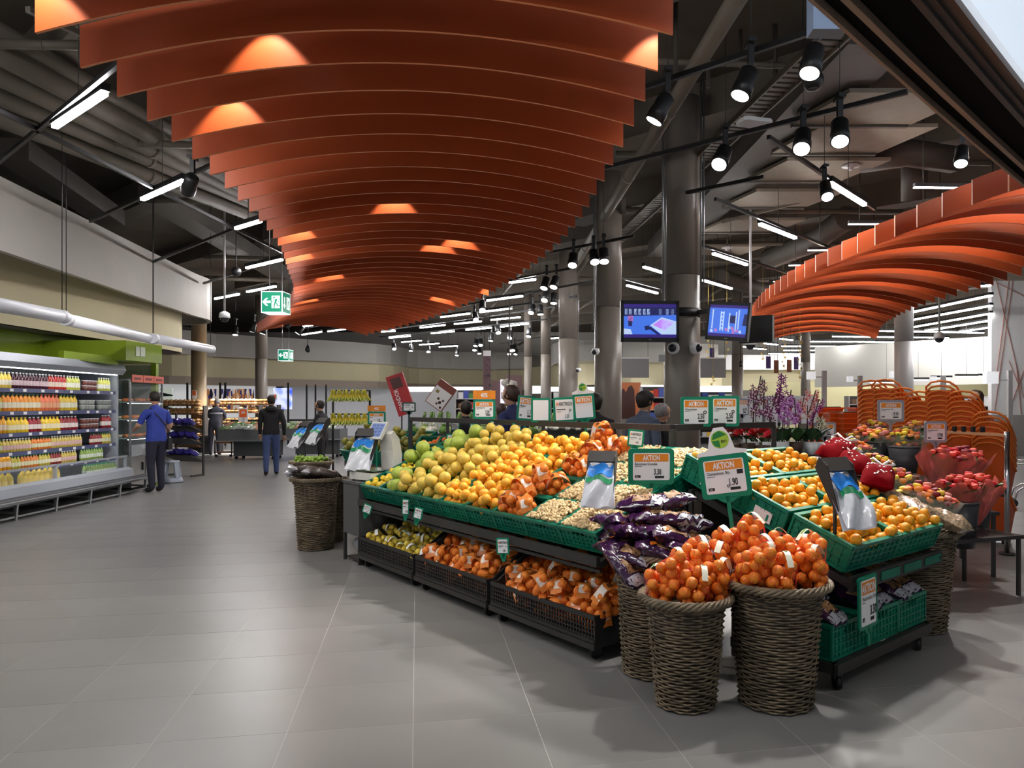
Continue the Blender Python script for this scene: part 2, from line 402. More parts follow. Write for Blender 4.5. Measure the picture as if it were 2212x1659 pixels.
left_l = [(118, 270, 227, 197), (308, 428, 397, 388), (510, 491, 563, 475), (533, 577, 609, 559), (534, 629, 595, 617), (465, 644, 516, 634), (462, 560, 508, 548)]
wh = ['nearest to the grey bulkhead at top left', 'beside the black spotlight left of the canopy', 'half hidden behind the left canopy edge', 'above the exit sign cube', 'just left of the exit sign cube', 'above the dome camera pole left of the canopy', 'short one left of the canopy']
for k, e in enumerate(left_l[:6]): lum_px(*e, 'glowing linear ceiling lamp ' + wh[k], 'linear lamps left of the canopy')
ctr = [(1100, 609, 1156, 602), (1053, 648, 1128, 638), (1037, 673, 1105, 665), (953, 684, 1014, 676), (1061, 690, 1123, 684), (982, 699, 1039, 693), (1082, 705, 1141, 698), (908, 707, 961, 701), (1007, 712, 1061, 707), (932, 719, 981, 715), (841, 729, 886, 725), (868, 738, 910, 735), (907, 744, 948, 741), (949, 749, 988, 746), (652, 705, 688, 699), (653, 722, 694, 716), (709, 715, 746, 710), (823, 716, 853, 714), (1191, 730, 1207, 729)]
ORD = ['first', 'second', 'third', 'fourth', 'fifth', 'sixth', 'seventh', 'eighth', 'ninth', 'tenth', 'eleventh', 'twelfth', 'thirteenth', 'fourteenth', 'fifteenth', 'sixteenth', 'seventeenth', 'eighteenth', 'nineteenth', 'twentieth'] + ['further'] * 20
for k, e in enumerate(sorted(ctr)): lum_px(*e, 'slim glowing linear lamp beyond the big canopy, ' + ORD[k] + ' counted from the left', 'far linear lamps beyond the big canopy')
rgt = [(1793, 393, 1868, 440), (1642, 482, 1718, 512), (1541, 546, 1613, 570), (1391, 575, 1434, 588), (1519, 604, 1580, 622), (1355, 615, 1420, 632)]
whr = ['right of the single track spotlight, nearest of the right row', 'second nearest right of the big column', 'third nearest right of the big column', 'partly hidden behind the big column', 'just above the right screen', 'just above the left screen']
for k, e in enumerate(rgt): lum_px(*e, 'glowing linear ceiling lamp ' + whr[k], 'linear lamps right of the canopy')
farr = [(2116, 617, 2140, 615), (1967, 674, 2141, 637), (1971, 690, 2141, 659), (1971, 706, 2141, 676), (2000, 714, 2141, 691), (1901, 714, 2124, 718), (1799, 726, 2048, 729), (1751, 737, 1931, 738), (1689, 747, 1907, 748), (1693, 756, 1847, 757), (1661, 763, 1807, 765), (1650, 741, 1679, 744), (1686, 731, 1711, 734), (1586, 747, 1614, 749), (1627, 752, 1654, 754), (2074, 716, 2141, 706)]
for k, e in enumerate(sorted(farr, key=lambda q: q[1])): lum_px(*e, 'long linear lamp under the right canopy, ' + ORD[k] + ' counted from the top', 'far linear lamps under the right canopy', 4.4, 0.09, lamp_far)
# rows of lamps outside the frame, continuing the grid overhead and to the sides
for k, (cxy) in enumerate(((-2.2, 3.2), (0.6, 2.4), (3.4, 1.2), (-6.2, 5.2), (-7.6, 1.8), (-3.8, 0.6))):
    c = V(cxy[0], cxy[1], 4.4); luminaire(c - D1 * 0.75, c + D1 * 0.75, 'linear ceiling lamp of the row behind the viewpoint', 'linear lamps above the entrance')
# tracks (two directions)
def trk(px0, py0, px1, py1, z=TRZ): return PZ(px0, py0, z), PZ(px1, py1, z)
names = iter(['from the grey bulkhead up to the canopy, nearest', 'second from the near left', 'third from the near left', 'fourth on the left', 'crossing the left tracks lengthwise', 'with three spotlights right of the canopy', 'with three spotlights before the big column', 'with the nearest right lamp', 'with the second right lamp', 'with the third right lamp', 'with the lamp above the right screen', 'short stub right of the big column', 'over the second column', 'over the third column', 'over the far columns', 'beyond the far columns'] + ['of the far rows beyond the canopy, ' + w + ' one' for w in ('nearest', 'second', 'left', 'right', 'farthest', 'extra')])
for a in [(-30, 372, 262, 132), (195, 478, 480, 345), (330, 566, 570, 468), (440, 612, 612, 556), (-20, 230, 610, 545), (1300, 219, 1775, 62), (1180, 394, 1960, 198), (1660, 296, 1890, 452), (1545, 430, 1850, 560), (1500, 525, 1740, 602), (1480, 590, 1650, 640), (1440, 425, 1650, 382), (1190, 545, 1370, 510), (1060, 612, 1242, 578), (1000, 660, 1280, 607), (960, 682, 1245, 640), (840, 712, 1200, 662), (820, 728, 1180, 690), (640, 712, 760, 690), (1340, 600, 1430, 624), (1080, 742, 1180, 726)]:
    track(*trk(*a), 'black lighting track ' + next(names))
# spotlights
DT = {'a': (0.1, 5.6, 0.8), 'b': (1.0, 4.7, 0.9), 'c': (2.0, 5.4, 0.9), 'd': (-0.9, 6.9, 0.9), 'e': (1.4, 5.2, 0.9)}
spotlight(1443, 205, 4.25, 'black track spotlight hanging just right of the canopy fins, nearest', DT['d'], SPOT_W, 1.25)
spotlight(1622, 148, 4.25, 'black track spotlight in the middle of the nearest right track', DT['a'], SPOT_W, 1.25)
spotlight(1760, 100, 4.25, 'black track spotlight by the dark curved beam on the nearest track', DT['b'], SPOT_W, 1.25)
spotlight(1567, 322, 4.25, 'black track spotlight just right of the big column', DT['a'], SPOT_W * 1.1, 1.35)
spotlight(1735, 285, 4.25, 'black track spotlight, second on the track before the column', DT['e'], SPOT_W * 1.1, 1.35)
spotlight(1814, 262, 4.25, 'black track spotlight, third on the track before the column', DT['c'], SPOT_W * 1.1, 1.35)
spotlight(1781, 396, 4.25, 'black track spotlight beside the nearest right linear lamp', (3.0, 7.0, 0.9), SPOT_W, 1.2)
spotlight(2078, 318, 4.25, 'black track spotlight close under the dark curved beam', (3.2, 6.5, 0.8), SPOT_W, 1.1)
spotlight(416, 381, 4.25, 'black track spotlight at the left canopy edge', (-7.6, 13.0, 1.2), SPOT_W, 1.3)
fs = [(1239, 552), (1282, 545), (1304, 541), (1181, 603), (1202, 601), (1181, 634), (1197, 636), (1151, 662), (1166, 662), (1042, 654), (1025, 679), (1074, 707), (1104, 720), (1062, 724), (1030, 737), (1038, 736), (1105, 750), (1112, 749), (1099, 757), (1115, 757), (1026, 748), (1034, 755), (1144, 714), (888, 748), (925, 752), (850, 746), (988, 759)]
for k, (x, y) in enumerate(fs):
    far = y > 690
    spotlight(x, y - 4, 4.25, ('small black spotlight among the far tracks, ' if far else 'black track spotlight beside the middle columns, ') + ORD[k] + ' counted from the nearest', None, (SPOT_W * 1.3 if k in (1, 3, 6, 9) else None), 1.35 if not far else 1.5)
for k, (x, y) in enumerate(((509, 708), (549, 700), (574, 706), (628, 692), (654, 708))): spotlight(x, y - 3, 4.25, 'small black spotlight over the bread shelves, ' + ORD[k] + ' from the left', (-11, 25.5, 1.0), SPOT_W * 2.2, 1.5)
# downlights tucked between the canopy fins
def fin_light(px, py, i, fins, H, watts=85, dz=0.20):
    """a small downlight between fin i-1 and fin i that washes the face of fin i"""
    L0, R0 = fins[i - 1]; L1, R1 = fins[i]
    # point on fin i seen at px
    best = min((abs(CX + L1.lerp(R1, u / 200).x / L1.lerp(R1, u / 200).y * F_PX - px), u / 200) for u in range(201)); u = best[1]
    rise = 0.118 * H; z = CAM_H + H + rise * (1 - (2 * u - 1) ** 2)
    p = L1.lerp(R1, u) * 0.55 + L0.lerp(R0, u) * 0.45; p = V(p.x, p.y, z + 0.124 * H + dz)
    t = thing('recessed_downlight', 'small warm downlight shining between the orange fins', 'downlight', p, 0, 'downlights between the canopy fins')
    MB().lathe([(0.03, 0.0), (0.045, 0.01), (0.045, 0.1), (0.02, 0.12)], 12).obj('body', black, t)
    MB().lathe([(0.028, -0.002), (0.01, -0.002)], 10).obj('lens', spot_glow, t)
    lamp_spot('fin_beam', p - V(0, 0, 0.01), p - V(0, -0.12, 1.0), watts, 75, 0.35, 0.02, None, (1, 0.92, 0.76))
for (x, y, i) in ((585, 145, 3), (500, 275, 5), (848, 415, 12), (640, 478, 14), (985, 505, 16), (938, 520, 17), (640, 556, 17), (712, 583, 22), (1056, 620, 23), (945, 628, 27), (660, 650, 28), (1440, 100, 2), (100, 40, 1)):
    fin_light(x, y, i, fins1, H1)
for i in (6, 9, 13, 17, 20, 24, 28, 31, 34, 37, 40):  # unseen strips added above the fins to brighten their faces
    L0, R0 = fins2[i - 1]; L1, R1 = fins2[i]; a = L0.lerp(L1, .5); b = R0.lerp(R1, .5); c = a.lerp(b, 0.5)
    zz = CAM_H + H2 + 0.127 * H2 + 0.15 * H2 + 0.12
    p0 = a.lerp(b, 0.12); p1 = a.lerp(b, 0.88)
    t = thing('fin_fill_strip', 'added unseen warm strip that lights the fins of the right canopy', 'lamp', (c.x, c.y, zz), math.atan2(b.y - a.y, b.x - a.x), 'added fill strips in the right canopy')
    Lh = (p1 - p0).length / 2
    MB().bx(-Lh, Lh, -0.03, 0.03, 0.0, 0.05).obj('housing', black, t)
    MB().bx(-Lh, Lh, -0.02, 0.02, -0.012, 0.001).obj('diffuser', mat('warm_strip', (1, 0.9, 0.74), 0.5, emit=52.0), t)

# ================================================================ CEILING SERVICES
duct_m = mat('service_paint', S(94, 86, 76), 0.6, var=0.08, vscale=2)
duct_d = mat('service_paint_dark', S(66, 60, 53), 0.65, var=0.08, vscale=2)
def pipe(pts, r, label, cat='pipe', m=duct_m, joints=True):
    o = MB().tube(pts, r, 10)
    if joints:
        a, b = Vector(pts[0]), Vector(pts[-1]); n = max(2, int((b - a).length / 2.2))
        for k in range(1, n): o.tube([a.lerp(b, (k - 0.012) / n), a.lerp(b, (k + 0.012) / n)], r * 1.12, 10)
    o = o.obj('ceiling_pipe' if cat == 'pipe' else 'air_duct', m); return tag(o, label, cat)
for k, (y0, y1, z, r) in enumerate(((112, 418, 5.3, 0.13), (165, 434, 5.25, 0.12), (215, 446, 5.2, 0.1), (262, 470, 5.1, 0.12), (62, 392, 5.45, 0.09))):
    pipe([PZ(-60, y0 - 30, z), PZ(560, y1, z)], r, ['thick painted pipe, topmost of the left bundle but one', 'second thick pipe in the left bundle', 'thinner pipe in the middle of the left bundle', 'lowest thick pipe of the left bundle', 'thin topmost pipe of the left bundle'][k])
pipe([PZ(1602, -20, 4.95), PZ(1238, 580, 4.95)], 0.085, 'long slanting tan pipe right of the big canopy')
pipe([PZ(1300, 640, 4.9), PZ(1120, 745, 4.9)], 0.06, 'thin slanting pipe crossing the far lamp rows')
for k, (x0, x1, y0, y1, z, r) in enumerate(((1420, 1910, 132, 150, 5.5, 0.035), (1330, 2140, 332, 352, 5.4, 0.045), (1300, 1950, 452, 458, 5.4, 0.05), (1500, 1960, 524, 530, 5.3, 0.05), (1200, 1660, 600, 606, 5.2, 0.05), (0, 190, 95, 98, 5.3, 0.05), (190, 430, 308, 314, 5.2, 0.05), (340, 540, 432, 437, 5.2, 0.05), (1500, 1800, 564, 568, 5.2, 0.04), (440, 640, 555, 560, 5.0, 0.05), (440, 620, 600, 606, 5.0, 0.06))):
    pipe([PZ(x0, y0, z), PZ(x1, y1, z)], r, 'horizontal sprinkler pipe ' + ['by the big canopy near the top', 'before the big column, longest', 'passing the big column higher up', 'right of the big column', 'behind the left screen column', 'at the top left corner', 'left of the canopy, upper', 'left of the canopy, lower', 'above the right screen', 'above the exit sign, upper', 'above the exit sign, lower'][k])
for k, (x, y0, y1, z) in enumerate(((1460, 0, 175, 5.2), (1530, 30, 320, 5.4), (1600, 30, 245, 5.4), (1675, 20, 330, 5.4), (1385, 40, 190, 5.2))):
    a = PZ(x, y0 + 160, z); tag(MB().tube([a, (a.x, a.y, CEIL)], 0.025, 6).obj('conduit_drop', duct_d), 'thin vertical conduit dropping from the slab, ' + ['first', 'second', 'third', 'fourth', 'fifth'][k] + ' right of the canopy', 'conduit')
# cable tray
a, b = PZ(1830, 52, 5.0), PZ(1330, 520, 5.0); d = (b - a).normalized(); s_ = V(-d.y, d.x, 0); t = thing('cable_tray', 'perforated tan cable tray running diagonally behind the big column', 'cable tray', a)
m = MB(); L = (b - a).length
for sg in (-1, 1): m.bar(s_ * 0.13 * sg, d * L + s_ * 0.13 * sg, 0.02, 0.07)
m.obj('side_rail', duct_m, t); m = MB()
for k in range(int(L / 0.12)): m.bar(d * (0.12 * k) - s_ * 0.13, d * (0.12 * k) + s_ * 0.13, 0.07, 0.012)
stuff(m.obj('rung', duct_m, t))
# suspended flat ceiling boards, stepping down the diagonal
board_m = mat('ceiling_board', S(132, 123, 110), 0.8, var=0.05)
for k, (x, y, w, l) in enumerate(((1905, 232, 1.5, 1.0), (1838, 300, 1.5, 1.0), (1762, 366, 1.5, 1.0), (1690, 428, 1.5, 1.0), (1622, 486, 1.5, 1.0), (1556, 540, 1.5, 1.0))):
    c = PZ(x, y, 5.15); t = thing('ceiling_board', ['topmost', 'second', 'third', 'fourth', 'fifth', 'lowest'][k] + ' of the tan ceiling boards stepping along the diagonal', 'ceiling board', c, 0.0, 'tan ceiling boards')
    sh = Matrix(((1, -0.35, 0, 0), (0, 1, 0, 0), (0, 0, 1, 0), (0, 0, 0, 1)))
    MB().box((0, 0, 0), (w, l, 0.05), sh).obj('panel', board_m, t)
    MB().bar((-w * 0.62, l * 0.52, -0.03), (w * 0.36, l * 0.52, -0.03), 0.06, 0.05).obj('edge_rail', duct_d, t)
# big rectangular and round ducts
a, b = PZ(1650, 340, 5.5), PZ(1440, 620, 5.5)
tag(MB().bar(PZ(1905, 60, 5.38), PZ(1430, 540, 5.38), 0.7, 0.35).obj('air_duct', duct_d), 'dark rectangular duct running beside the cable tray', 'duct')
pipe([PZ(1860, 345, 5.3), PZ(1960, 330, 5.3), PZ(2060, 345, 5.3)], 0.2, 'fat round elbow duct above the right canopy', 'duct', duct_d, False)
pipe([PZ(1975, 330, 5.6), PZ(1975, 432, 4.9)], 0.2, 'fat vertical round duct above the right canopy', 'duct', duct_d, False)
pipe([PZ(1660, 560, 5.1), PZ(1760, 520, 5.2), PZ(1830, 470, 5.3)], 0.25, 'fat slanting round duct behind the right lamp rows', 'duct', duct_d, False)
pipe([PZ(1560, 600, 5.0), PZ(1690, 640, 5.0)], 0.22, 'grey round duct low behind the right canopy edge', 'duct', duct_d, False)
for k, (x0, y0, x1, y1, z) in enumerate(((1000, 560, 1300, 500, 5.3), (700, 330, 1300, 300, 5.4), (1240, 470, 1330, 440, 5.3), (20, 320, 240, 470, 5.3), (330, 420, 620, 600, 5.3))):
    tag(MB().bar(PZ(x0, y0, z), PZ(x1, y1, z), 0.5, 0.3).obj('air_duct', duct_d), 'flat dark duct ' + ['beside the middle columns', 'hidden above the big canopy', 'by the second column', 'above the grey bulkhead', 'above the exit sign'][k], 'duct')
# zig-zag braces
for k, (x0, y0, x1, y1) in enumerate(((1500, 660, 1660, 560), (1560, 480, 1790, 420), (1040, 690, 1150, 560), (60, 20, 420, 190), (1180, 690, 1270, 560))):
    tag(MB().bar(PZ(x0, y0, 5.0), PZ(x1, y1, 5.2), 0.05).obj('ceiling_brace', duct_m), 'thin slanting ceiling brace ' + ['above the right screen', 'behind the second right lamp', 'beyond the canopy right edge', 'at top left behind the fins', 'by the third column'][k], 'brace')
# grey ball speakers, detectors, wifi box, dome cameras on poles
def ball_speaker(px, py, Y, r, label):
    p = P(px, py, Y); t = thing('ball_speaker', label, 'speaker', p)
    MB().sphere((0, 0, 0), r, 20, 14).obj('shell', black, t); MB().lathe([(r * 0.6, -r * 0.83), (r * 0.3, -r * 0.97)], 16).obj('grille', dark, t)
    MB().cyl((0, 0, r * 0.9), (0, 0, CEIL - p.z), 0.012, None, 6).obj('rod', black, t)
ball_speaker(1756, 174, 7.6, 0.105, 'black ball loudspeaker under the nearest right track')
ball_speaker(510, 587, 15.5, 0.1, 'black ball loudspeaker above the exit sign cube')
def drop_speaker(px, py, Y, r, label):
    p = P(px, py, Y); t = thing('pendant_speaker', label, 'speaker', p)
    MB().lathe([(0.02, r * 1.6), (r * 0.75, r * 0.5), (r, -r * 0.3), (r * 0.7, -r), (0.02, -r * 1.25)], 16).obj('shell', black, t)
    MB().cyl((0, 0, r * 1.5), (0, 0, CEIL - p.z), 0.012, None, 6).obj('rod', black, t)
drop_speaker(665, 754, 25.0, 0.09, 'black teardrop speaker hanging right of the far exit sign')
drop_speaker(1600, 787, 25.0, 0.07, 'black teardrop speaker hanging beside the column left of the orchids')
def dome_cam(px, py, Y, label, s=1.0, ztop=CEIL):
    p = P(px, py, Y); t = thing('dome_camera', label, 'security camera', p, 0, None)
    MB().lathe([(0.02, 0.12 * s), (0.09 * s, 0.08 * s), (0.1 * s, 0.0), (0.085 * s, -0.01 * s)], 18).obj('housing', white, t)
    MB().sphere((0, 0, -0.01 * s), 0.08 * s, 14, 10).obj('dome', mat('smoked_dome', S(40, 40, 48), 0.1), t)
    MB().cyl((0, 0, 0.1 * s), (0, 0, ztop - p.z), 0.022 * s, None, 8).obj('pole', colw_m, t)
dome_cam(485, 686, 15.5, 'white dome camera on a long pole left of the exit sign cube', 1.1)
dome_cam(1621, 744, 14.0, 'white dome camera on a pole right of the right screen', 1.1)
dome_cam(2029, 730, 17.0, 'white dome camera on a pole under the right canopy', 1.2)
def smoke_detector(px, py, z, label):
    p = PZ(px, py, z); t = thing('smoke_detector', label, 'smoke detector', p)
    MB().lathe([(0.12, 0.02), (0.13, 0.0), (0.05, -0.015), (0.03, -0.05), (0.015, -0.05)], 18).obj('housing', colw_m, t)
    MB().cyl((0, 0, 0.01), (0, 0, 0.4), 0.015, None, 6).obj('stem', duct_m, t)
smoke_detector(1838, 360, 5.1, 'round pale smoke detector between lamp and canopy on the right')
smoke_detector(1571, 536, 5.0, 'round pale smoke detector right of the big column')
p = PZ(1629, 265, 4.55); t = thing('wifi_box', 'white rounded wireless box under the cable tray', 'access point', p, 0.3)
MB().prism([(-0.17, -0.08), (-0.13, -0.11), (0.13, -0.11), (0.17, -0.08), (0.17, 0.08), (0.13, 0.11), (-0.13, 0.11), (-0.17, 0.08)], -0.02, 0.02).obj('housing', white, t)
MB().bx(0.09, 0.105, -0.005, 0.005, -0.022, -0.018).obj('led', mat('violet_led', (0.4, 0.3, 1.0), emit=2.0), t)
# exit sign cubes
exit_g = mat('exit_green', S(0, 150, 112), 0.4, emit=0.55)
exit_w = mat('exit_white', (0.92, 0.97, 1.0), 0.4, emit=1.0)
def exit_face(par, M, arrow_down=False):
    g = MB().bx(-0.46, 0.46, -0.004, 0.0, -0.46, 0.46, M).obj('green_panel', exit_g, par)
    w = MB(); y = -0.006
    def q(pts): w.poly([(x, y, z) for x, z in pts], 0, M)
    dx = 0.0
    q([(0.0, 0.28), (0.38, 0.28), (0.38, -0.30), (0.0, -0.30)])
    if not arrow_down: q([(-0.44, 0.0), (-0.26, 0.18), (-0.16, 0.18), (-0.28, 0.05), (-0.04, 0.05), (-0.04, -0.05), (-0.28, -0.05), (-0.16, -0.18), (-0.26, -0.18)])
    else: q([(-0.25, -0.3), (-0.4, -0.1), (-0.3, -0.1), (-0.3, 0.25), (-0.2, 0.25), (-0.2, -0.1), (-0.1, -0.1)])
    w.obj('pictogram', exit_w, par)
    r = MB(); y = -0.008
    def q2(pts): r.poly([(x, y, z) for x, z in pts], 0, M)
    q2([(0.11 + 0.045 * math.cos(a), 0.19 + 0.045 * math.sin(a)) for a in [2 * PI * k / 10 for k in range(10)]])
    q2([(0.17, 0.13), (0.26, 0.13), (0.22, -0.06), (0.12, -0.06)]); q2([(0.12, 0.12), (0.17, 0.13), (0.08, -0.0), (0.0, -0.0), (0.0, 0.03), (0.07, 0.03)])
    q2([(0.24, 0.13), (0.28, 0.11), (0.35, 0.0), (0.32, -0.02)]); q2([(0.2, -0.06), (0.26, -0.05), (0.29, -0.16), (0.40, -0.16), (0.40, -0.2), (0.25, -0.2)])
    q2([(0.12, -0.06), (0.19, -0.06), (0.15, -0.18), (0.13, -0.30), (0.09, -0.30), (0.10, -0.18)])
    r.obj('running_figure', exit_g, par)
def exit_cube(px, py, Y, w_px, rz, label):
    p = P(px, py, Y); s = w_px / F_PX * Y
    t = thing('exit_sign', label, 'exit sign', p, rz); k = ob('sign_box', None, t, None, None, s) if False else None
    M0 = Matrix.Scale(s, 4)
    MB().box((0, 0, 0), (1, 1, 1), M0).obj('light_box', exit_w, t)
    exit_face(t, M0 @ Matrix.Translation((0, -0.5, 0)))
    exit_face(t, M0 @ Matrix.Rotation(PI / 2, 4, 'Z') @ Matrix.Translation((0, -0.5, 0)), True)
    MB().cyl((-s * 0.3, 0, s / 2), (-s * 0.3, 0, CEIL - p.z), 0.006, None, 5).cyl((s * 0.3, 0, s / 2), (s * 0.3, 0, CEIL - p.z), 0.006, None, 5).obj('hanger', steel, t)
exit_cube(596, 655, 13.5, 46, -0.02, 'lit green exit sign cube with arrow left, the nearer one')
exit_cube(617, 768, 24.0, 24, -0.02, 'lit green exit sign cube, the smaller far one')

# ================================================================ DARK CURVED SHUTTER BEAM AND LIT GLAZING AT TOP RIGHT
beam_d = mat('beam_black', S(16, 16, 18), 0.85, spec=0.1); beam_g = mat('beam_grey', S(62, 57, 55), 0.45); beam_t = mat('beam_tan', S(150, 128, 112), 0.5); beam_b = mat('beam_brown', S(96, 74, 60), 0.5)
bz = 3.25
inner = [(1180, -760), (1440, -360), (1590, -170), (1690, -60), (1750, 0), (1820, 62), (1900, 134), (2000, 222), (2100, 308), (2212, 402), (2330, 492), (2480, 590)]
ip = [PZ(x, y, bz) for x, y in inner]
tb = thing('shutter_beam', 'dark curved beam with strips crossing the top right corner', 'beam', ip[6])
o0 = V(*tb.location)
def strip(name, a, b, z0, z1, m):
    rings = []
    for i, p in enumerate(ip):
        d = (ip[min(i + 1, len(ip) - 1)] - ip[max(i - 1, 0)]).normalized(); q = V(d.y, -d.x, 0); p = p - o0
        A = p + q * a; B = p + q * b
        rings.append([(A.x, A.y, z0), (B.x, B.y, z0), (B.x, B.y, z1), (A.x, A.y, z1)])
    return MB().ring(rings, True, True, 0, False).obj(name, m, tb)
strip('edge_lip', 0.0, 0.018, -0.01, 0.06, beam_t)
strip('inner_channel', 0.018, 0.09, 0.03, 0.12, beam_d)
strip('tan_strip', 0.09, 0.12, 0.0, 0.1, beam_t)
strip('shutter_slot', 0.12, 0.31, 0.04, 0.3, beam_d)
strip('outer_moulding', 0.31, 0.34, -0.01, 0.06, beam_g)
strip('moulding_rib', 0.34, 0.375, 0.01, 0.06, beam_g)
strip('outer_fascia', 0.375, 0.42, 0.03, 0.09, beam_b)
strip('inner_upstand', 0.0, 0.03, 0.06, 0.5, beam_d)
glow_m = mat('daylit_glazing', S(214, 226, 240), 0.3, emit=0.85)
gl = []
for i, p in enumerate(ip):
    d = (ip[min(i + 1, len(ip) - 1)] - ip[max(i - 1, 0)]).normalized(); q = V(d.y, -d.x, 0); gl.append(p + q * 0.43)
tg = thing('daylit_glazing', 'bright daylit glazing above the dark beam at top right', 'window', gl[6])
o1 = V(*tg.location); rings = []
for i, p in enumerate(gl):
    d = (gl[min(i + 1, len(gl) - 1)] - gl[max(i - 1, 0)]).normalized(); q = V(d.y, -d.x, 0) * 0.03; p = p - o1
    rings.append([(p.x, p.y, 0.05), (p.x + q.x, p.y + q.y, 0.05), (p.x + q.x, p.y + q.y, 1.9), (p.x, p.y, 1.9)])
MB().ring(rings, True, True, 0, False).obj('pane', glow_m, tg)
m = MB(); p = gl[6].lerp(gl[7], 0.35) - o1; m.box((p.x - 0.02, p.y, 1.0), (0.05, 0.05, 1.8)); m.obj('mullion', mat('blue_grey_mullion', S(92, 108, 146), 0.4), tg)
m = MB(); p = gl[8] - o1; m.sphere((p.x - 0.12, p.y - 0.1, 1.42), 0.16, 16, 10); m.obj('yellow_globe', mat('yellow_globe', S(226, 196, 120), 0.5, emit=0.3), tg)
# blue-grey bell box above the beam
p = P(1787, 28, 4.4); t = thing('alarm_box', 'blue-grey alarm box with round sounder by the dark beam', 'alarm box', p)
MB().box((0, 0, 0), (0.2, 0.12, 0.24)).obj('housing', mat('blue_grey_paint', S(118, 136, 162), 0.5), t)
MB().cyl((0.0, -0.06, 0.0), (0.0, -0.075, 0.0), 0.05, None, 18).obj('sounder', colw_m, t)
# ================================================================ LEFT SIDE: COOLER WITH BOTTLES
cool = thing('refrigerated_shelf', 'open refrigerated wall shelf filled with juice bottles at the left', 'cooler', (-8.05, 13.85, 0), math.atan2(-0.9987, 0.05))
# local: +x runs towards the viewer, +y into the aisle
CL = 5.6
shelf_m = mat('cooler_dark_steel', S(46, 48, 56), 0.5, 0.2); lip_m = mat('blue_grey_price_rail', S(76, 82, 122), 0.4)
silver = mat('cooler_silver', S(170, 176, 186), 0.35, 0.3)
MB().bx(0, CL, -0.86, -0.78, 0.1, 2.25).obj('back_panel', mat('cooler_back', S(150, 152, 158), 0.5), cool)
MB().bx(-0.06, 0.0, -0.86, 0.02, 0.1, 2.28).obj('end_panel', silver, cool)
MB().prism([(-0.86, 2.2), (0.1, 2.12), (0.16, 2.2), (0.12, 2.32), (-0.86, 2.34)], -0.06, CL, Matrix(((0, 0, 1, 0), (1, 0, 0, 0), (0, 1, 0, 0), (0, 0, 0, 1)))).obj('top_canopy', silver, cool)
MB().bx(0.05, CL, 0.02, 0.06, 2.11, 2.13).obj('canopy_lamp', mat('cooler_lamp', (0.95, 0.97, 1), emit=9.0), cool)
prof = [(-0.8, 0.12), (0.12, 0.12), (0.26, 0.2), (0.3, 0.3), (0.28, 0.42), (0.2, 0.46), (0.12, 0.44), (0.1, 0.36), (-0.8, 0.36)]
MB().prism(prof, -0.06, CL, Matrix(((0, 0, 1, 0), (1, 0, 0, 0), (0, 1, 0, 0), (0, 0, 0, 1)))).obj('base_tub', silver, cool)
MB().bx(0, CL, 0.19, 0.2, 0.46, 0.66).obj('well_glass', glass, cool)
MB().bx(0, CL, 0.17, 0.21, 0.64, 0.67).obj('glass_rail', silver, cool)
for x in (0.02, 2.1, 4.0): MB().bx(x, x + 0.04, 0.17, 0.21, 0.44, 0.66).obj('glass_post', silver, cool)
SZ = [1.82, 1.485, 1.17, 0.895, 0.64]
for z in SZ:
    s = MB().bx(0, CL, -0.78, -0.02, z - 0.03, z).obj('shelf', shelf_m, cool)
    MB().bx(0, 1.55, -0.02, 0.0, z - 0.055, z + 0.004).obj('price_rail', lip_m, s); MB().bx(1.56, 3.4, -0.02, 0.0, z - 0.055, z + 0.004).obj('price_rail', lip_m, s); MB().bx(3.41, CL, -0.02, 0.0, z - 0.055, z + 0.004).obj('price_rail', lip_m, s)
    for k in range(14):
        x = 0.15 + k * 0.38 + RND.uniform(-0.08, 0.08); MB().bx(x, x + 0.075, 0.0, 0.003, z - 0.045, z - 0.005).obj('price_tag', paper, s)
    MB().bx(0, CL, -0.045, -0.03, z - 0.045, z - 0.032).obj('shelf_glow_strip', mat('shelf_strip', (0.95, 0.97, 1), emit=5.0), s)
# checkered bumper rail on brackets
bum = thing('bumper_rail', 'silver checker-plate bumper rail on short brackets before the cooler', 'rail', (-8.05, 13.85, 0), math.atan2(-0.9987, 0.05))
MB().prism([(0.3, 0.26), (0.48, 0.22), (0.5, 0.26), (0.34, 0.31)], -0.3, CL, Matrix(((0, 0, 1, 0), (1, 0, 0, 0), (0, 1, 0, 0), (0, 0, 0, 1)))).obj('top_plate', steel, bum)
st = MB()
for k in range(170):
    for j in range(2):
        x = -0.28 + k * 0.034 + j * 0.017; y0 = 0.36 + j * 0.065; zz = lambda y: 0.3125 - (y - 0.34) * 0.3125
        st.add([(x, y0, zz(y0)), (x + 0.019, y0, zz(y0)), (x + 0.019, y0 + 0.05, zz(y0 + 0.05)), (x, y0 + 0.05, zz(y0 + 0.05))], [(0, 1, 2, 3)])
stuff(st.obj('checker_stud', mat('dark_stud', S(64, 62, 66), 0.4, 0.5), bum))
for k in range(7):
    x = -0.2 + k * 0.9; MB().bar((x, 0.44, 0.24), (x, 0.42, 0.0), 0.04).bar((x, 0.42, 0.1), (x, 0.05, 0.12), 0.03).obj('bracket', steel, bum)
MB().bar((-0.2, 0.42, 0.05), (CL, 0.42, 0.05), 0.025).obj('lower_bar', steel, bum)

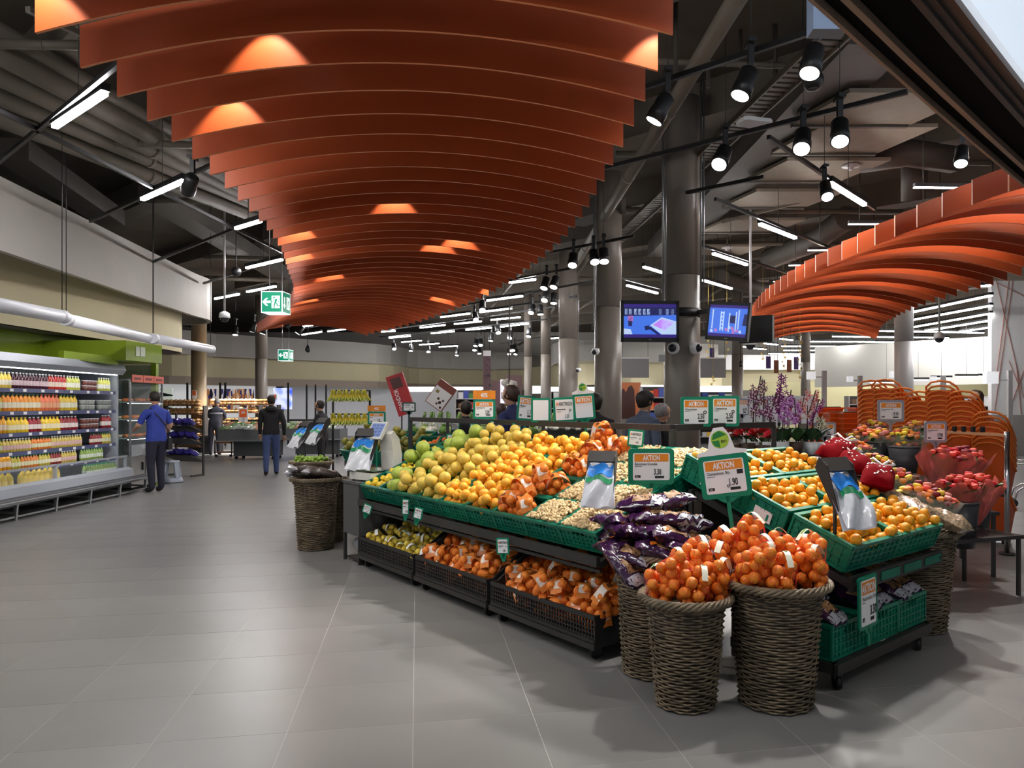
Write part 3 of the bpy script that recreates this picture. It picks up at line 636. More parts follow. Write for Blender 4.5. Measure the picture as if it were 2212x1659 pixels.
# bottles: one of each kind, then copies
def bottle_kind(name, r, h, juice, label_c, cap_c, neck=0.34, square=True):
    jm = mat('juice_' + name, juice, 0.25, rand=0.1, coat=0.3); lm = mat('label_' + name, label_c, 0.5, rand=0.06); cm = mat('cap_' + name, cap_c, 0.4)
    n = 8 if square else 12
    body = MB().lathe([(r * 0.9, 0), (r, h * 0.03), (r, h * 0.62), (r * 0.75, h * 0.76), (r * neck, h * 0.88), (r * neck, h * 0.94)], n).mesh('body', jm)
    lab = MB().lathe([(r * 1.02, h * 0.2), (r * 1.02, h * 0.52)], n, caps=False).mesh('wrap_label', lm)
    cap = MB().lathe([(r * neck * 1.25, h * 0.92), (r * neck * 1.25, h)], 8).mesh('cap', cm)
    return body, lab, cap
Y_, O_, R_, G_, W_ = S(240, 200, 50), S(240, 150, 40), S(170, 40, 40), S(30, 120, 60), S(240, 240, 235)
KB = {
    'smoothie_yellow': bottle_kind('smoothie_yellow', 0.036, 0.235, S(238, 206, 84), S(244, 236, 214), W_),
    'smoothie_berry': bottle_kind('smoothie_berry', 0.036, 0.235, S(72, 22, 40), S(226, 200, 204), W_),
    'smoothie_red': bottle_kind('smoothie_red', 0.036, 0.235, S(190, 52, 40), S(244, 226, 206), W_),
    'smoothie_lime': bottle_kind('smoothie_lime', 0.036, 0.235, S(206, 206, 96), S(240, 240, 224), W_),
    'juice_yellow': bottle_kind('juice_yellow', 0.045, 0.255, S(216, 184, 50), S(232, 232, 206), S(40, 96, 60)),
    'juice_orange': bottle_kind('juice_orange', 0.045, 0.255, S(236, 150, 46), S(236, 230, 204), S(40, 96, 60)),
    'juice_blood': bottle_kind('juice_blood', 0.045, 0.255, S(226, 120, 74), S(232, 170, 130), S(190, 90, 60)),
    'jug_orange': bottle_kind('jug_orange', 0.042, 0.245, S(248, 176, 30), S(244, 226, 200), S(240, 150, 60), 0.3, False),
    'jug_lemon': bottle_kind('jug_lemon', 0.046, 0.225, S(244, 206, 44), S(250, 240, 200), S(244, 200, 60), 0.3, False),
    'jug_cherry': bottle_kind('jug_cherry', 0.044, 0.225, S(150, 28, 34), S(240, 232, 226), S(240, 240, 240), 0.3, False),
    'small_green': bottle_kind('small_green', 0.032, 0.19, S(206, 186, 70), S(232, 232, 200), S(36, 110, 70)),
    'small_red': bottle_kind('small_red', 0.032, 0.19, S(150, 44, 40), S(236, 224, 206), S(36, 96, 60)),
    'small_white': bottle_kind('small_white', 0.032, 0.19, S(214, 190, 90), S(226, 190, 186), W_),
    'small_orange': bottle_kind('small_orange', 0.032, 0.19, S(226, 130, 50), S(226, 226, 190), S(36, 110, 70)),
    'big_jug': bottle_kind('big_jug', 0.062, 0.27, S(244, 214, 80), S(248, 220, 120), W_, 0.3, False),
    'aloe_bottle': bottle_kind('aloe_bottle', 0.034, 0.2, S(150, 180, 90), S(220, 230, 210), S(0, 140, 110)),
}
tub_b = MB().lathe([(0.036, 0), (0.046, 0.075)], 14).mesh('cup', mat('tub_cup', S(150, 156, 150), 0.35, rand=0.2)); tub_l = MB().lathe([(0.049, 0.075), (0.049, 0.087)], 14).mesh('lid', mat('tub_lid', S(226, 228, 232), 0.4))
tub_b2 = MB().lathe([(0.036, 0), (0.046, 0.075)], 14).mesh('cup', mat('tub_cup_b', S(120, 70, 60), 0.35, rand=0.2))
pret = {'smoothie_yellow': 'yellow smoothie bottle', 'smoothie_berry': 'dark berry smoothie bottle', 'smoothie_red': 'red smoothie bottle', 'smoothie_lime': 'pale lime smoothie bottle', 'juice_yellow': 'yellow juice bottle with pale label', 'juice_orange': 'orange juice bottle with pale label', 'juice_blood': 'blood-orange juice bottle', 'jug_orange': 'round orange juice bottle', 'jug_lemon': 'squat yellow lemonade bottle', 'jug_cherry': 'dark cherry juice bottle', 'small_green': 'small green-capped bottle', 'small_red': 'small dark red bottle', 'small_white': 'small white-capped bottle', 'small_orange': 'small orange bottle', 'big_jug': 'large yellow jug with white cap', 'aloe_bottle': 'green-capped aloe bottle'}
shelf_nm = ['top shelf', 'second shelf', 'third shelf', 'fourth shelf', 'fifth shelf', 'bottom well']
CM = Matrix.Translation((-8.05, 13.85, 0)) @ Matrix.Rotation(math.atan2(-0.9987, 0.05), 4, 'Z')
def put_bottle(kind, x, y, z, shelf):
    t = thing('juice_bottle', pret[kind] + ' on the ' + shelf_nm[shelf] + ' of the cooler', 'bottle', CM @ V(x, y, z + 0.001), RND.uniform(-0.2, 0.2) - 1.5, pret[kind] + 's on the ' + shelf_nm[shelf])
    b, l, c = KB[kind]; ob('body', b, t); ob('wrap_label', l, t); ob('cap', c, t)
def run(shelf, x0, kinds, z, dy=-0.075):
    """kinds: list of (kind, count) from the far (right) end towards the viewer"""
    x = x0
    for kind, n in kinds:
        r = {'smo': 0.038, 'jui': 0.047, 'jug': 0.047, 'sma': 0.034, 'big': 0.066, 'alo': 0.037}[kind[:3]]
        if kind == 'tub':
            pass
        for k in range(n):
            x += r; put_bottle(kind, x, dy + RND.uniform(-0.004, 0.004), z, shelf); x += r + 0.001
        x += 0.012
    return x
def tubs(shelf, x0, n, z, me, colr):
    for k in range(n):
        for lv in (0, 1):
            t = thing('yoghurt_tub', colr + ' tub with pale lid stacked on the ' + shelf_nm[shelf] + (', upper layer' if lv else ', lower layer'), 'tub', CM @ V(x0 + 0.1 * k, -0.08, z + 0.001 + lv * 0.089), 0, colr + ' tubs on the ' + shelf_nm[shelf])
            ob('cup', me, t); ob('lid', tub_l, t)
    return x0 + 0.1 * n + 0.03
run(0, 0.06, [('smoothie_lime', 5)], SZ[0]); tubs(0, 0.55, 4, SZ[0], tub_b2, 'dark red')
run(0, 1.0, [('smoothie_lime', 5), ('smoothie_red', 6), ('smoothie_berry', 11), ('smoothie_yellow', 12)], SZ[0])
tubs(1, 0.1, 4, SZ[1], tub_b, 'grey'); tubs(1, 0.62, 4, SZ[1], tub_b, 'pale grey')
run(1, 1.1, [('juice_yellow', 5), ('juice_blood', 5), ('juice_orange', 9), ('juice_yellow', 12)], SZ[1])
run(2, 0.05, [('jug_cherry', 3)], SZ[2]); tubs(2, 0.5, 5, SZ[2], tub_b2, 'brown')
run(2, 1.08, [('jug_cherry', 5), ('jug_lemon', 5), ('jug_cherry', 3), ('jug_lemon', 5), ('jug_orange', 11)], SZ[2])
run(3, 0.05, [('small_green', 4), ('small_red', 5)], SZ[3])
run(3, 0.95, [('small_white', 12), ('small_orange', 7), ('small_white', 9), ('small_green', 6), ('small_white', 6), ('small_red', 6)], SZ[3])
run(4, 0.3, [('aloe_bottle', 9)], SZ[4])
run(4, 1.1, [('small_white', 6), ('small_red', 4), ('small_green', 4), ('small_orange', 6), ('small_green', 3), ('jug_orange', 6), ('small_green', 3)], SZ[4])
run(5, 0.12, [('aloe_bottle', 12)], 0.37, 0.06); run(5, 0.15, [('aloe_bottle', 11)], 0.37, -0.03)
run(5, 1.85, [('big_jug', 7)], 0.37, 0.08); run(5, 2.95, [('big_jug', 6)], 0.37, 0.08)
# ceiling tubes: white tubular lights without glow, hung on wires
tube_m = mat('white_tube', S(212, 214, 222), 0.35)
def wtube(x0, y0, x1, y1, r, label):
    a, b = PZ(x0, y0, 2.74), PZ(x1, y1, 2.74); t = thing('ceiling_tube', label, 'duct tube', (a + b) / 2)
    c = (a + b) / 2; d = (b - a).normalized()
    MB().tube([a - c, b - c], r, 20).obj('tube', tube_m, t)
    for q in (a, b):
        e = q - c; MB().tube([e - d * 0.05, e + d * 0.05], r * 1.03, 20).obj('end_band', tube_m, t)
        MB().cyl(e + V(0, 0, r), (e.x, e.y, 6.1 - c.z), 0.006, None, 4).obj('wire', black, t)
    MB().tube([a - c - d * 0.01, a - c + d * 0.02], r * 0.94, 20).obj('open_end', black, t)
wtube(-60, 648, 134, 684, 0.085, 'white tube hanging over the cooler, nearest of three')
wtube(143, 690, 330, 733, 0.085, 'white tube hanging over the cooler, middle of three')
wtube(332, 731, 455, 754, 0.085, 'white tube hanging over the cooler, farthest of three')
# green parts over the cooler
gw = MB().bx(-9.0, -7.55, 13.3, 14.5, 2.36, 2.7).obj('sign_header', greenw); tag(gw, 'lime green header box with a lift pictogram over the salad case', 'sign board')
sg = MB().bx(-7.548, -7.54, 13.6, 13.72, 2.45, 2.62).bx(-7.548, -7.54, 13.75, 13.9, 2.45, 2.62).obj('pictogram', mat('picto_white', S(206, 214, 196), 0.5), gw)
g2 = MB(); pz = PZ
for (xa, xb) in ((128, 250),):
    a = P(132, 766, 12.2); b = P(250, 780, 13.4)
    g2.bar(a, b, 0.1, 0.13)
tag(g2.obj('green_shelf_fascia', greenw), 'slim lime green fascia strip above the cooler', 'fascia')
MB().bx(-8.08, -7.98, 15.1, 15.2, 0, 2.6).obj('green_door_post', greenw); tag(bpy.data.objects['green_door_post'], 'lime green door post beside the salad case', 'post')
tag(MB().bx(-8.9, -8.0, 15.15, 15.2, 0, 2.36).obj('grey_partition', mat('frosted_grey', S(148, 152, 150), 0.4)), 'grey partition panel behind the salad case', 'partition')

# ---------------------------------------------------------------- glass salad case
sal = thing('salad_case', 'glass chilled case with bread rolls and salads beside the blue-shirted man', 'display case', (-8.02, 14.0, 0), math.atan2(-0.9987, 0.05))
SL = 1.35       # local x from -SL to 0
st_m = mat('stainless', S(158, 156, 152), 0.35, 0.6)
MB().bx(-SL, -0.1, -0.6, 0.12, 0.05, 0.62).obj('cabinet', st_m, sal)
for x in (-0.62,): MB().bx(x, x + 0.012, 0.12, 0.125, 0.1, 0.6).obj('door_gap', black, sal)
MB().bx(-0.8, -0.78, 0.12, 0.15, 0.35, 0.5).obj('door_handle', black, sal); MB().bx(-0.5, -0.48, 0.12, 0.15, 0.35, 0.5).obj('door_handle', black, sal)
MB().prism([(0.12, 0.62), (0.3, 0.66), (0.34, 0.78), (0.26, 0.84), (0.12, 0.84)], -SL, -0.1, Matrix(((0, 0, 1, 0), (1, 0, 0, 0), (0, 1, 0, 0), (0, 0, 0, 1)))).obj('bag_shelf', mat('clear_plastic', S(190, 192, 196), 0.15, alpha=0.5), sal)
for k, z in enumerate((0.95, 1.3, 1.62)):
    MB().bx(-SL, -0.1, 0.05, 0.065, z - 0.02, z - 0.006).obj('shelf_glow_strip', mat('shelf_strip', (0.95, 0.97, 1), emit=5.0), sal)  # glow strips added to brighten the dark inside of the case
    MB().bx(-SL, -0.1, -0.5, 0.08, z, z + 0.015).obj('glass_shelf', mat('green_glass', S(180, 205, 200), 0.1, alpha=0.5), sal)
    MB().bx(-SL, -0.1, 0.08, 0.1, z - 0.01, z + 0.03).obj('shelf_edge', steel, sal)
MB().bx(-SL, -0.1, 0.1, 0.106, 0.84, 1.98).obj('front_glass', glass, sal)
MB().bx(-SL, -0.1, -0.6, -0.58, 0.62, 2.05).obj('back_panel', mat('case_back', S(120, 132, 132), 0.4), sal)
for x in (-SL, -0.1): MB().bx(x - 0.015, x + 0.015, 0.08, 0.11, 0.62, 2.05).obj('corner_post', steel, sal)
MB().bx(-SL, -0.1, -0.3, 0.1, 2.03, 2.06).obj('top_frame', steel, sal)
red_b = mat('red_header', S(204, 84, 60), 0.5)
for k in range(3):
    x = -SL + 0.42 * k; b = MB().bx(x, x + 0.4, 0.12, 0.13, 2.0, 2.14).obj('red_header_panel', red_b, sal)
    MB().bx(x + 0.08, x + 0.32, 0.13, 0.134, 2.05, 2.09).obj('header_print', mat('dark_red_print', S(120, 40, 34), 0.6), b)
SM = Matrix.Translation((-8.02, 14.0, 0)) @ Matrix.Rotation(math.atan2(-0.9987, 0.05), 4, 'Z')
roll_me = MB().sphere((0, 0, 0), 1, 10, 7, (1, 0.55, 0.42)).mesh('roll', mat('baked_roll', S(190, 112, 62), 0.55, rand=0.25, var=0.15))
for k, z in enumerate((0.97, 1.32, 1.64)):
    for j in range(9):
        o = ob('bread_roll', roll_me, None, SM @ V(-1.22 + 0.125 * j, RND.uniform(-0.1, 0.0), z + 0.035), (RND.uniform(-.2, .2), 0, RND.uniform(0, 3)), 0.075)
        tag(o, 'filled bread roll on the ' + ['lowest', 'middle', 'top'][k] + ' glass shelf of the salad case', 'bread roll', 'rolls on the ' + ['lowest', 'middle', 'top'][k] + ' salad case shelf')
    for j in range(6):
        o = ob('salad_bowl', MB().lathe([(0.03, 0), (0.055, 0.04), (0.05, 0.042)], 12).mesh('salad_bowl', mat('salad_bowl_m', S(216, 206, 186), 0.4)), None, SM @ V(-1.18 + 0.19 * j, -0.25, z + 0.006))
        tag(o, 'pale salad bowl at the back of the ' + ['lowest', 'middle', 'top'][k] + ' glass shelf', 'bowl', 'salad bowls on the ' + ['lowest', 'middle', 'top'][k] + ' salad case shelf')
# ---------------------------------------------------------------- step stool
sp = FL(370, 1042); t = thing('step_stool', 'grey plastic step stool on the floor behind the blue-shirted man', 'stool', sp, 0.3)
gs = mat('stool_grey', S(150, 158, 172), 0.45)
MB().lathe([(0.22, 0), (0.225, 0.02), (0.2, 0.1), (0.195, 0.1)], 20).obj('base_ring', gs, t)
MB().lathe([(0.235, 0.0), (0.235, 0.015)], 20).obj('rubber_ring', black, t)
for k in range(4):
    a = PI / 4 + k * PI / 2; MB().bar((0.19 * math.cos(a), 0.19 * math.sin(a), 0.09), (0.13 * math.cos(a), 0.13 * math.sin(a), 0.43), 0.085, 0.04).obj('leg', gs, t)
MB().lathe([(0.15, 0.40), (0.16, 0.42), (0.15, 0.44), (0.02, 0.445)], 20).obj('seat', gs, t)
# ---------------------------------------------------------------- purple bread packs on slanted rack
pk = FL(372, 1020); rk = thing('tilted_rack', 'dark rack with three tilted shelves of purple packs by the salad case', 'rack', (P(388, 0, 16.9).x, 16.9, 0), -0.3)
for z in (0.45, 0.82, 1.1):
    MB().bx(-0.4, 0.35, -0.05, 0.4, -0.012, 0.012, Matrix.Translation((0, 0, z)) @ Matrix.Rotation(-0.35, 4, 'X')).obj('slanted_shelf', dark, rk)
for x in (-0.4, 0.35): MB().bx(x - 0.015, x + 0.015, 0.3, 0.34, 0, 1.4).obj('upright', dark, rk); MB().bx(x - 0.015, x + 0.015, -0.05, 0.34, 0.0, 0.04).obj('foot', dark, rk)
purp = mat('purple_film', S(62, 52, 150), 0.22, var=0.35, vscale=14, coat=0.5)
def pillow(w, l, h, seed, m, crimp=0.03, wr=0.012, nu=12, nv=8):
    rr = random.Random(seed); ph = [rr.uniform(0, 6.28) for _ in range(8)]
    def top(u, v, sg):
        x = (u - 0.5) * w; y = (v - 0.5) * l; e = (1 - (2 * u - 1) ** 4) * (1 - abs(2 * v - 1) ** 3.0)
        z = sg * h / 2 * e ** 0.6 + wr * e * (math.sin(9 * u + 5 * v + ph[0]) + math.sin(13 * v - 6 * u + ph[1]) * 0.7 + math.sin(21 * u + 17 * v + ph[2]) * 0.4)
        return (x * (1 - 0.08 * (abs(2 * v - 1) < 0.75) * 0), y, z + 0.25 * wr * math.sin(14 * u + ph[3]) * (abs(2 * v - 1) > 0.9))
    mb = MB(); mb.grid(lambda u, v: top(u, v, 1), nu, nv); mb.grid(lambda u, v: top(1 - u, v, -1), nu, nv)
    return mb
pm = [pillow(0.22, 0.34, 0.13, s, purp).mesh('wrapper', purp) for s in (1, 2)]
for k, (x, z) in enumerate(((-0.25, 0.52), (-0.02, 0.52), (0.22, 0.52), (-0.2, 0.9), (0.05, 0.92), (0.24, 0.9), (-0.1, 1.2), (0.15, 1.2))):
    o = ob('bread_pack', pm[k % 2], None, Matrix.Rotation(-0.3, 4, 'Z').to_3x3() @ V(x, 0.1, z) + V(P(388, 0, 16.9).x, 16.9, 0), (-0.35, RND.uniform(-0.2, 0.2), -0.3 + RND.uniform(-0.4, 0.4)))
    tag(o, 'purple film-wrapped pack on the ' + ('lowest' if k < 3 else 'middle' if k < 6 else 'top') + ' tilted rack shelf', 'pack', 'purple packs on the tilted rack')
# ---------------------------------------------------------------- bread shelves along the back left
wood = mat('shelf_wood', S(120, 84, 56), 0.6, var=0.15); bake = mat('baked_goods', S(206, 164, 112), 0.5, var=0.2, vscale=20, rand=0.25)
def bread_unit(px, Y, w, label, tiers, seed, name, group):
    x = (px - CX) / F_PX * Y; t = thing('bread_shelf', label, 'shelf', (x, Y, 0), -0.08)
    for z in tiers: MB().bx(-w / 2, w / 2, -0.25, 0.25, z - 0.02, z).obj('board', wood, t)
    for sx in (-w / 2, w / 2): MB().bx(sx - 0.02, sx + 0.02, -0.02, 0.25, 0, max(tiers)).obj('upright', dark, t)
    rr = random.Random(seed); pn = int(w / 0.14)
    loaf = pillow(0.13, 0.2, 0.1, seed, bake, nu=6, nv=5).mesh('pack', bake)
    for ti, z in enumerate(tiers):
        for k in range(pn):
            for q in range(2 if rr.random() < 0.8 else 1):
                o = ob('bread_pack', loaf, None, (x - w / 2 + 0.08 + k * (w - 0.1) / pn + 0.02, Y - 0.14, z + 0.05 + q * 0.095), (0, 0, rr.uniform(-0.15, 0.15)), (1, 1, 1))
                tag(o, 'pale wrapped ' + name + ' on shelf ' + ['one', 'two', 'three', 'four', 'five', 'six'][ti] + ' from below, ' + label.split(' ')[-2] + ' ' + label.split(' ')[-1], 'bread pack', group)
    return t
bread_unit(396, 24.6, 1.35, 'wooden bread shelf behind the purple packs', (0.25, 0.6, 0.95, 1.28, 1.55), 3, 'bread', 'wrapped breads behind the purple packs')
bread_unit(446, 25.4, 0.85, 'wooden cake shelf under the tan column', (0.62, 0.92, 1.28), 5, 'cake', 'wrapped cakes under the tan column')
bread_unit(510, 25.8, 1.6, 'wooden bread shelf behind the grey-jacket man', (0.3, 0.62, 0.95, 1.32, 1.58), 8, 'loaf', 'wrapped loaves behind the grey-jacket man')
bread_unit(560, 26.6, 1.3, 'wooden roll shelf beside the black-jacket man', (0.62, 0.95, 1.32, 1.58), 9, 'roll', 'wrapped rolls beside the black-jacket man')
# mesh waste basket column
p = FL(455, 978); t = thing('wire_bin', 'dark wire-mesh bin on castors under the cake shelf', 'bin', (p.x, 24.7, 0))
for k in range(9): MB().bx(-0.36 + 0.09 * k - 0.006, -0.36 + 0.09 * k + 0.006, -0.25, -0.24, 0.06, 0.6).obj('wire', black, t)
for k in range(7): MB().bx(-0.36, 0.36, -0.252, -0.24, 0.07 + 0.085 * k, 0.082 + 0.085 * k).obj('wire', black, t)
MB().bx(-0.36, 0.36, -0.2, 0.2, 0.06, 0.58).obj('liner', mat('bin_grey', S(70, 68, 70), 0.6), t)
for sx in (-0.3, 0.3):
    for sy in (-0.18, 0.18): MB().cyl((sx, sy - 0.015, 0.03), (sx, sy + 0.015, 0.03), 0.03).obj('castor', black, t)
# chilled produce carts
def chill_cart(pxc, pyf, w, label, rz):
    p = FL(pxc, pyf); t = thing('chilled_cart', label, 'chiller cart', p, rz)
    gm = mat('cart_grey', S(92, 94, 96), 0.5)
    MB().bx(-w * 0.32, w * 0.45, -0.1, 0.45, 0.1, 0.55).obj('cabinet', gm, t)
    MB().prism([(-w / 2, -0.45), (w / 2, -0.45), (w / 2, 0.55), (-w / 2, 0.55)], 0.55, 0.86).obj('tub', gm, t)
    MB().bx(-w / 2 - 0.06, w / 2 + 0.06, -0.52, -0.45, 0.54, 0.58).obj('bumper', steel, t)
    MB().bx(-w / 2, w / 2, -0.45, -0.43, 0.86, 1.05).obj('front_glass', glass, t)
    MB().bx(-w / 2, w / 2, 0.3, 0.5, 1.08, 1.14).obj('lamp_bar', dark, t)
    for sx in (-w / 2 + 0.04, w / 2 - 0.04): MB().bx(sx - 0.02, sx + 0.02, 0.38, 0.42, 0.86, 1.1).obj('bar_post', dark, t)
    for sx in (-w * 0.28, w * 0.4):
        for sy in (-0.05, 0.4): MB().cyl((sx, sy - 0.015, 0.05), (sx, sy + 0.015, 0.05), 0.05).obj('castor', black, t)
    sal_m = [mat('salad_bag_' + str(i), c, 0.25, rand=0.2, var=0.3, vscale=20, coat=0.5) for i, c in enumerate((S(150, 170, 110), S(196, 206, 190), S(120, 150, 90), S(206, 150, 120)))]
    bags = [pillow(0.17, 0.22, 0.1, i, m_, nu=6, nv=5).mesh('bag', m_) for i, m_ in enumerate(sal_m)]
    R3 = Matrix.Rotation(rz, 3, 'Z')
    for a in range(int(w / 0.17)):
        for b in range(3):
            o = ob('salad_bag', bags[RND.randrange(4)], None, p + R3 @ V(-w / 2 + 0.1 + a * 0.17, -0.33 + b * 0.22, 0.9 + 0.05 * b + RND.uniform(0, 0.03)), (0.3, 0, rz + RND.uniform(-0.5, 0.5)))
            tag(o, 'bagged salad lying in the ' + label, 'salad bag', 'salad bags in the ' + label)
chill_cart(545, 992, 1.6, 'grey chilled cart left of the black-jacket man', -0.05)
chill_cart(680, 988, 1.7, 'grey chilled cart right of the black-jacket man', 0.05)
# low trolley with bread beside the cart
p = FL(490, 986); t = thing('bread_trolley', 'low wooden-shelf trolley on castors at the grey-jacket man', 'trolley', p)
for z in (0.12, 0.42): MB().bx(-0.3, 0.25, -0.2, 0.2, z, z + 0.03).obj('shelf', wood, t)
for sx in (-0.28, 0.23): MB().bx(sx - 0.015, sx + 0.015, -0.2, -0.17, 0.08, 0.5).obj('post', dark, t)
for sx in (-0.25, 0.2): MB().cyl((sx, -0.2, 0.04), (sx, -0.16, 0.04), 0.04).obj('castor', black, t)
# ---------------------------------------------------------------- shop fronts along the far wall: posters, screens, glazing
def poster(px0, px1, py0, py1, Y, label, m, emit_frame=True, cat='poster'):
    a = P(px0, py1, Y); b = P(px1, py0, Y); t = MB().bx(a.x, b.x, Y, Y + 0.06, a.z, b.z).obj('wall_poster', m); tag(t, label, cat); return t
def pattern_mat(name, cols, scale=6.0, emit=0.5, kind='VORONOI', stretch=(1, 1, 1)):
    if name in MATS: return MATS[name]
    m = bpy.data.materials.new(name); m.use_nodes = True; MATS[name] = m; nt = m.node_tree; b = nt.nodes['Principled BSDF']; L = nt.links.new
    tc = nt.nodes.new('ShaderNodeTexCoord'); mp = nt.nodes.new('ShaderNodeMapping'); mp.inputs['Scale'].default_value = stretch; L(tc.outputs['Object'], mp.inputs[0])
    if kind == 'VORONOI': tx = nt.nodes.new('ShaderNodeTexVoronoi'); tx.inputs['Scale'].default_value = scale; out = tx.outputs['Color']
    else: tx = nt.nodes.new('ShaderNodeTexNoise'); tx.inputs['Scale'].default_value = scale; out = tx.outputs['Fac']
    L(mp.outputs[0], tx.inputs['Vector'])
    rp = nt.nodes.new('ShaderNodeValToRGB'); rp.color_ramp.interpolation = 'CONSTANT' if kind == 'VORONOI' else 'LINEAR'
    e = rp.color_ramp.elements
    for i, c in enumerate(cols):
        pos = i / len(cols) if kind == 'VORONOI' else 0.3 + 0.4 * i / max(1, len(cols) - 1)
        if i < 2: e[i].position = pos; e[i].color = (*c, 1)
        else: k = e.new(pos); k.color = (*c, 1)
    L(out, rp.inputs[0]); L(rp.outputs[0], b.inputs['Base Color']); L(rp.outputs[0], b.inputs['Emission Color']); b.inputs['Emission Strength'].default_value = emit
    b.inputs['Roughness'].default_value = 0.5; return m
wall_glow = mat('shop_wall_self_glow', S(220, 222, 224), 0.6, emit=0.45)  # wall glows by itself, standing in for the light inside the shop
a = P(340, 1000, 31.5); b = P(1010, 838, 36)
struct(MB().add([(-17.5, 31.6, 0), (-13.2, 35.5, 0), (-13.2, 35.5, 2.5), (-17.5, 31.6, 2.5)], [(0, 1, 2, 3)]).obj('wall_shop_left', wall_glow))
struct(MB().add([(-13.2, 36.5, 0), (-6.0, 43.6, 0), (-6.0, 43.6, 2.5), (-13.2, 36.5, 2.5)], [(0, 1, 2, 3)]).obj('wall_shop_middle', mat('shop_wall_grey_glow', S(186, 186, 190), 0.6, emit=0.18)))  # emission lifts this wall so that it looks lit
poster(447, 548, 840, 890, 31.0, 'wide dark poster of baguettes and fanned loaves behind the bread shelves', pattern_mat('bread_poster', [S(30, 28, 50), S(196, 130, 80), S(236, 226, 220), S(60, 60, 120), S(226, 190, 150)], 4.0, 0.35, 'VORONOI', (3.5, 1, 0.9)))
poster(346, 372, 838, 884, 30.5, 'white leaf-pattern poster left of the tan column', pattern_mat('leaf_poster', [S(236, 240, 232), S(20, 24, 30), S(226, 236, 220)], 1.6, 0.4, 'VORONOI', (1, 1, 4)))
poster(590, 630, 838, 884, 32.0, 'blue-white lit screen behind the black-jacket man', pattern_mat('blue_screen', [S(60, 90, 220), S(226, 232, 250), S(90, 130, 235)], 1.4, 0.9, 'NOISE'), True, 'screen')
for (x, k) in ((404, 'first'), (475, 'second'), (486, 'third'), (622, 'fourth'), (662, 'fifth'), (681, 'sixth'), (704, 'seventh')):
    a = P(x, 900, 30.2 if x < 640 else 33); tag(MB().bx(a.x - 0.03, a.x + 0.03, a.y, a.y + 0.06, 0, 2.45).obj('shopfront_post', black), 'thin black shopfront post, ' + k + ' from the left along the far wall', 'post')
# ================================================================ MAIN FRUIT DISPLAY
U = V(0.61, -0.793, 0).normalized()        # along the long left face, towards the viewer
N_ = V(0.793, 0.61, 0).normalized()        # into the display
Z_ = V(0, 0, 1)
F0 = V(-1.98, 7.54, 0)                     # far-left front corner on the floor
def DP(t, d, z): return F0 + U * t + N_ * d + Z_ * z
RU = V(0.743, 0.669, 0).normalized(); RV = V(-0.669, 0.743, 0).normalized()
R0 = V(1.60, 4.22, 0)                      # near-left front corner of the right section
def RP(s, d, z): return R0 + RU * s + RV * d + Z_ * z

# ---- green crates: x = width, y = depth (0 front .. D back), z up; walls are open lattices
def lattice(w, h, nx, nz, bar=0.007, th=0.012, hole=None):
    """a panel in the xz plane, x from -w/2..w/2, z 0..h"""
    m = MB()
    m.bx(-w / 2, w / 2, -th * 1.4, th * 0.8, h - 0.022, h); m.bx(-w / 2, w / 2, -th, 0, 0, 0.016)
    for k in range(nx + 1):
        x = -w / 2 + w * k / nx; m.bx(x - bar / 2, x + bar / 2, -th, 0, 0.01, h - 0.01)
    for k in range(1, nz):
        z = h * k / nz
        if hole and k == nz - 1:
            m.bx(-w / 2, -hole, -th, 0, z - bar / 2, z + bar / 2); m.bx(hole, w / 2, -th, 0, z - bar / 2, z + bar / 2)
        else: m.bx(-w / 2, w / 2, -th, 0, z - bar / 2, z + bar / 2)
    if hole:
        pass
    # solid skin behind the lower lattice, set back
    m.bx(-w / 2, w / 2, -th * 0.35, -th * 0.15, 0.0, h * 0.66)
    if hole: m.bx(-w / 2, -hole, -th * 0.35, -th * 0.15, h * 0.66, h); m.bx(hole, w / 2, -th * 0.35, -th * 0.15, h * 0.66, h)
    else: m.bx(-w / 2, w / 2, -th * 0.35, -th * 0.15, h * 0.66, h)
    return m
def crate_kind(w, D, h):
    return {'front_panel': (lattice(w, h, 9, 5, hole=w * 0.14).mesh('front_panel', green_p), Matrix.Translation((0, 0.012, 0))),
            'back_panel': (lattice(w, h, 9, 5, hole=w * 0.14).mesh('back_panel', green_p), Matrix.Translation((0, D - 0.012, 0)) @ Matrix.Rotation(PI, 4, 'Z')),
            'left_panel': (lattice(D, h, 7, 5).mesh('left_panel', green_p), Matrix.Translation((-w / 2 + 0.012, D / 2, 0)) @ Matrix.Rotation(-PI / 2, 4, 'Z')),
            'right_panel': (lattice(D, h, 7, 5).mesh('right_panel', green_p), Matrix.Translation((w / 2 - 0.012, D / 2, 0)) @ Matrix.Rotation(PI / 2, 4, 'Z')),
            'base': (MB().bx(-w / 2 + 0.01, w / 2 - 0.01, 0.01, D - 0.01, 0, 0.012).mesh('base', green_p), Matrix.Identity(4))}
CK_S = crate_kind(0.396, 0.292, 0.15); CK_L = crate_kind(0.596, 0.395, 0.17)
def crate(kind, M, label, group, extra=None):
    t = thing('fruit_crate', label, 'crate', group=group, M=M)
    for n, (me, m) in kind.items(): ob(n, me, t, M=m)
    return t
SLOPE = math.radians(23.4)
def tilted(o, x, back, slope):
    """frame: x along the crate front (to the right seen from the aisle), y up the slope, z normal"""
    y = (back * math.cos(slope) + Z_ * math.sin(slope)).normalized(); z = x.cross(y).normalized()
    return frame_M(o, x, y, z)
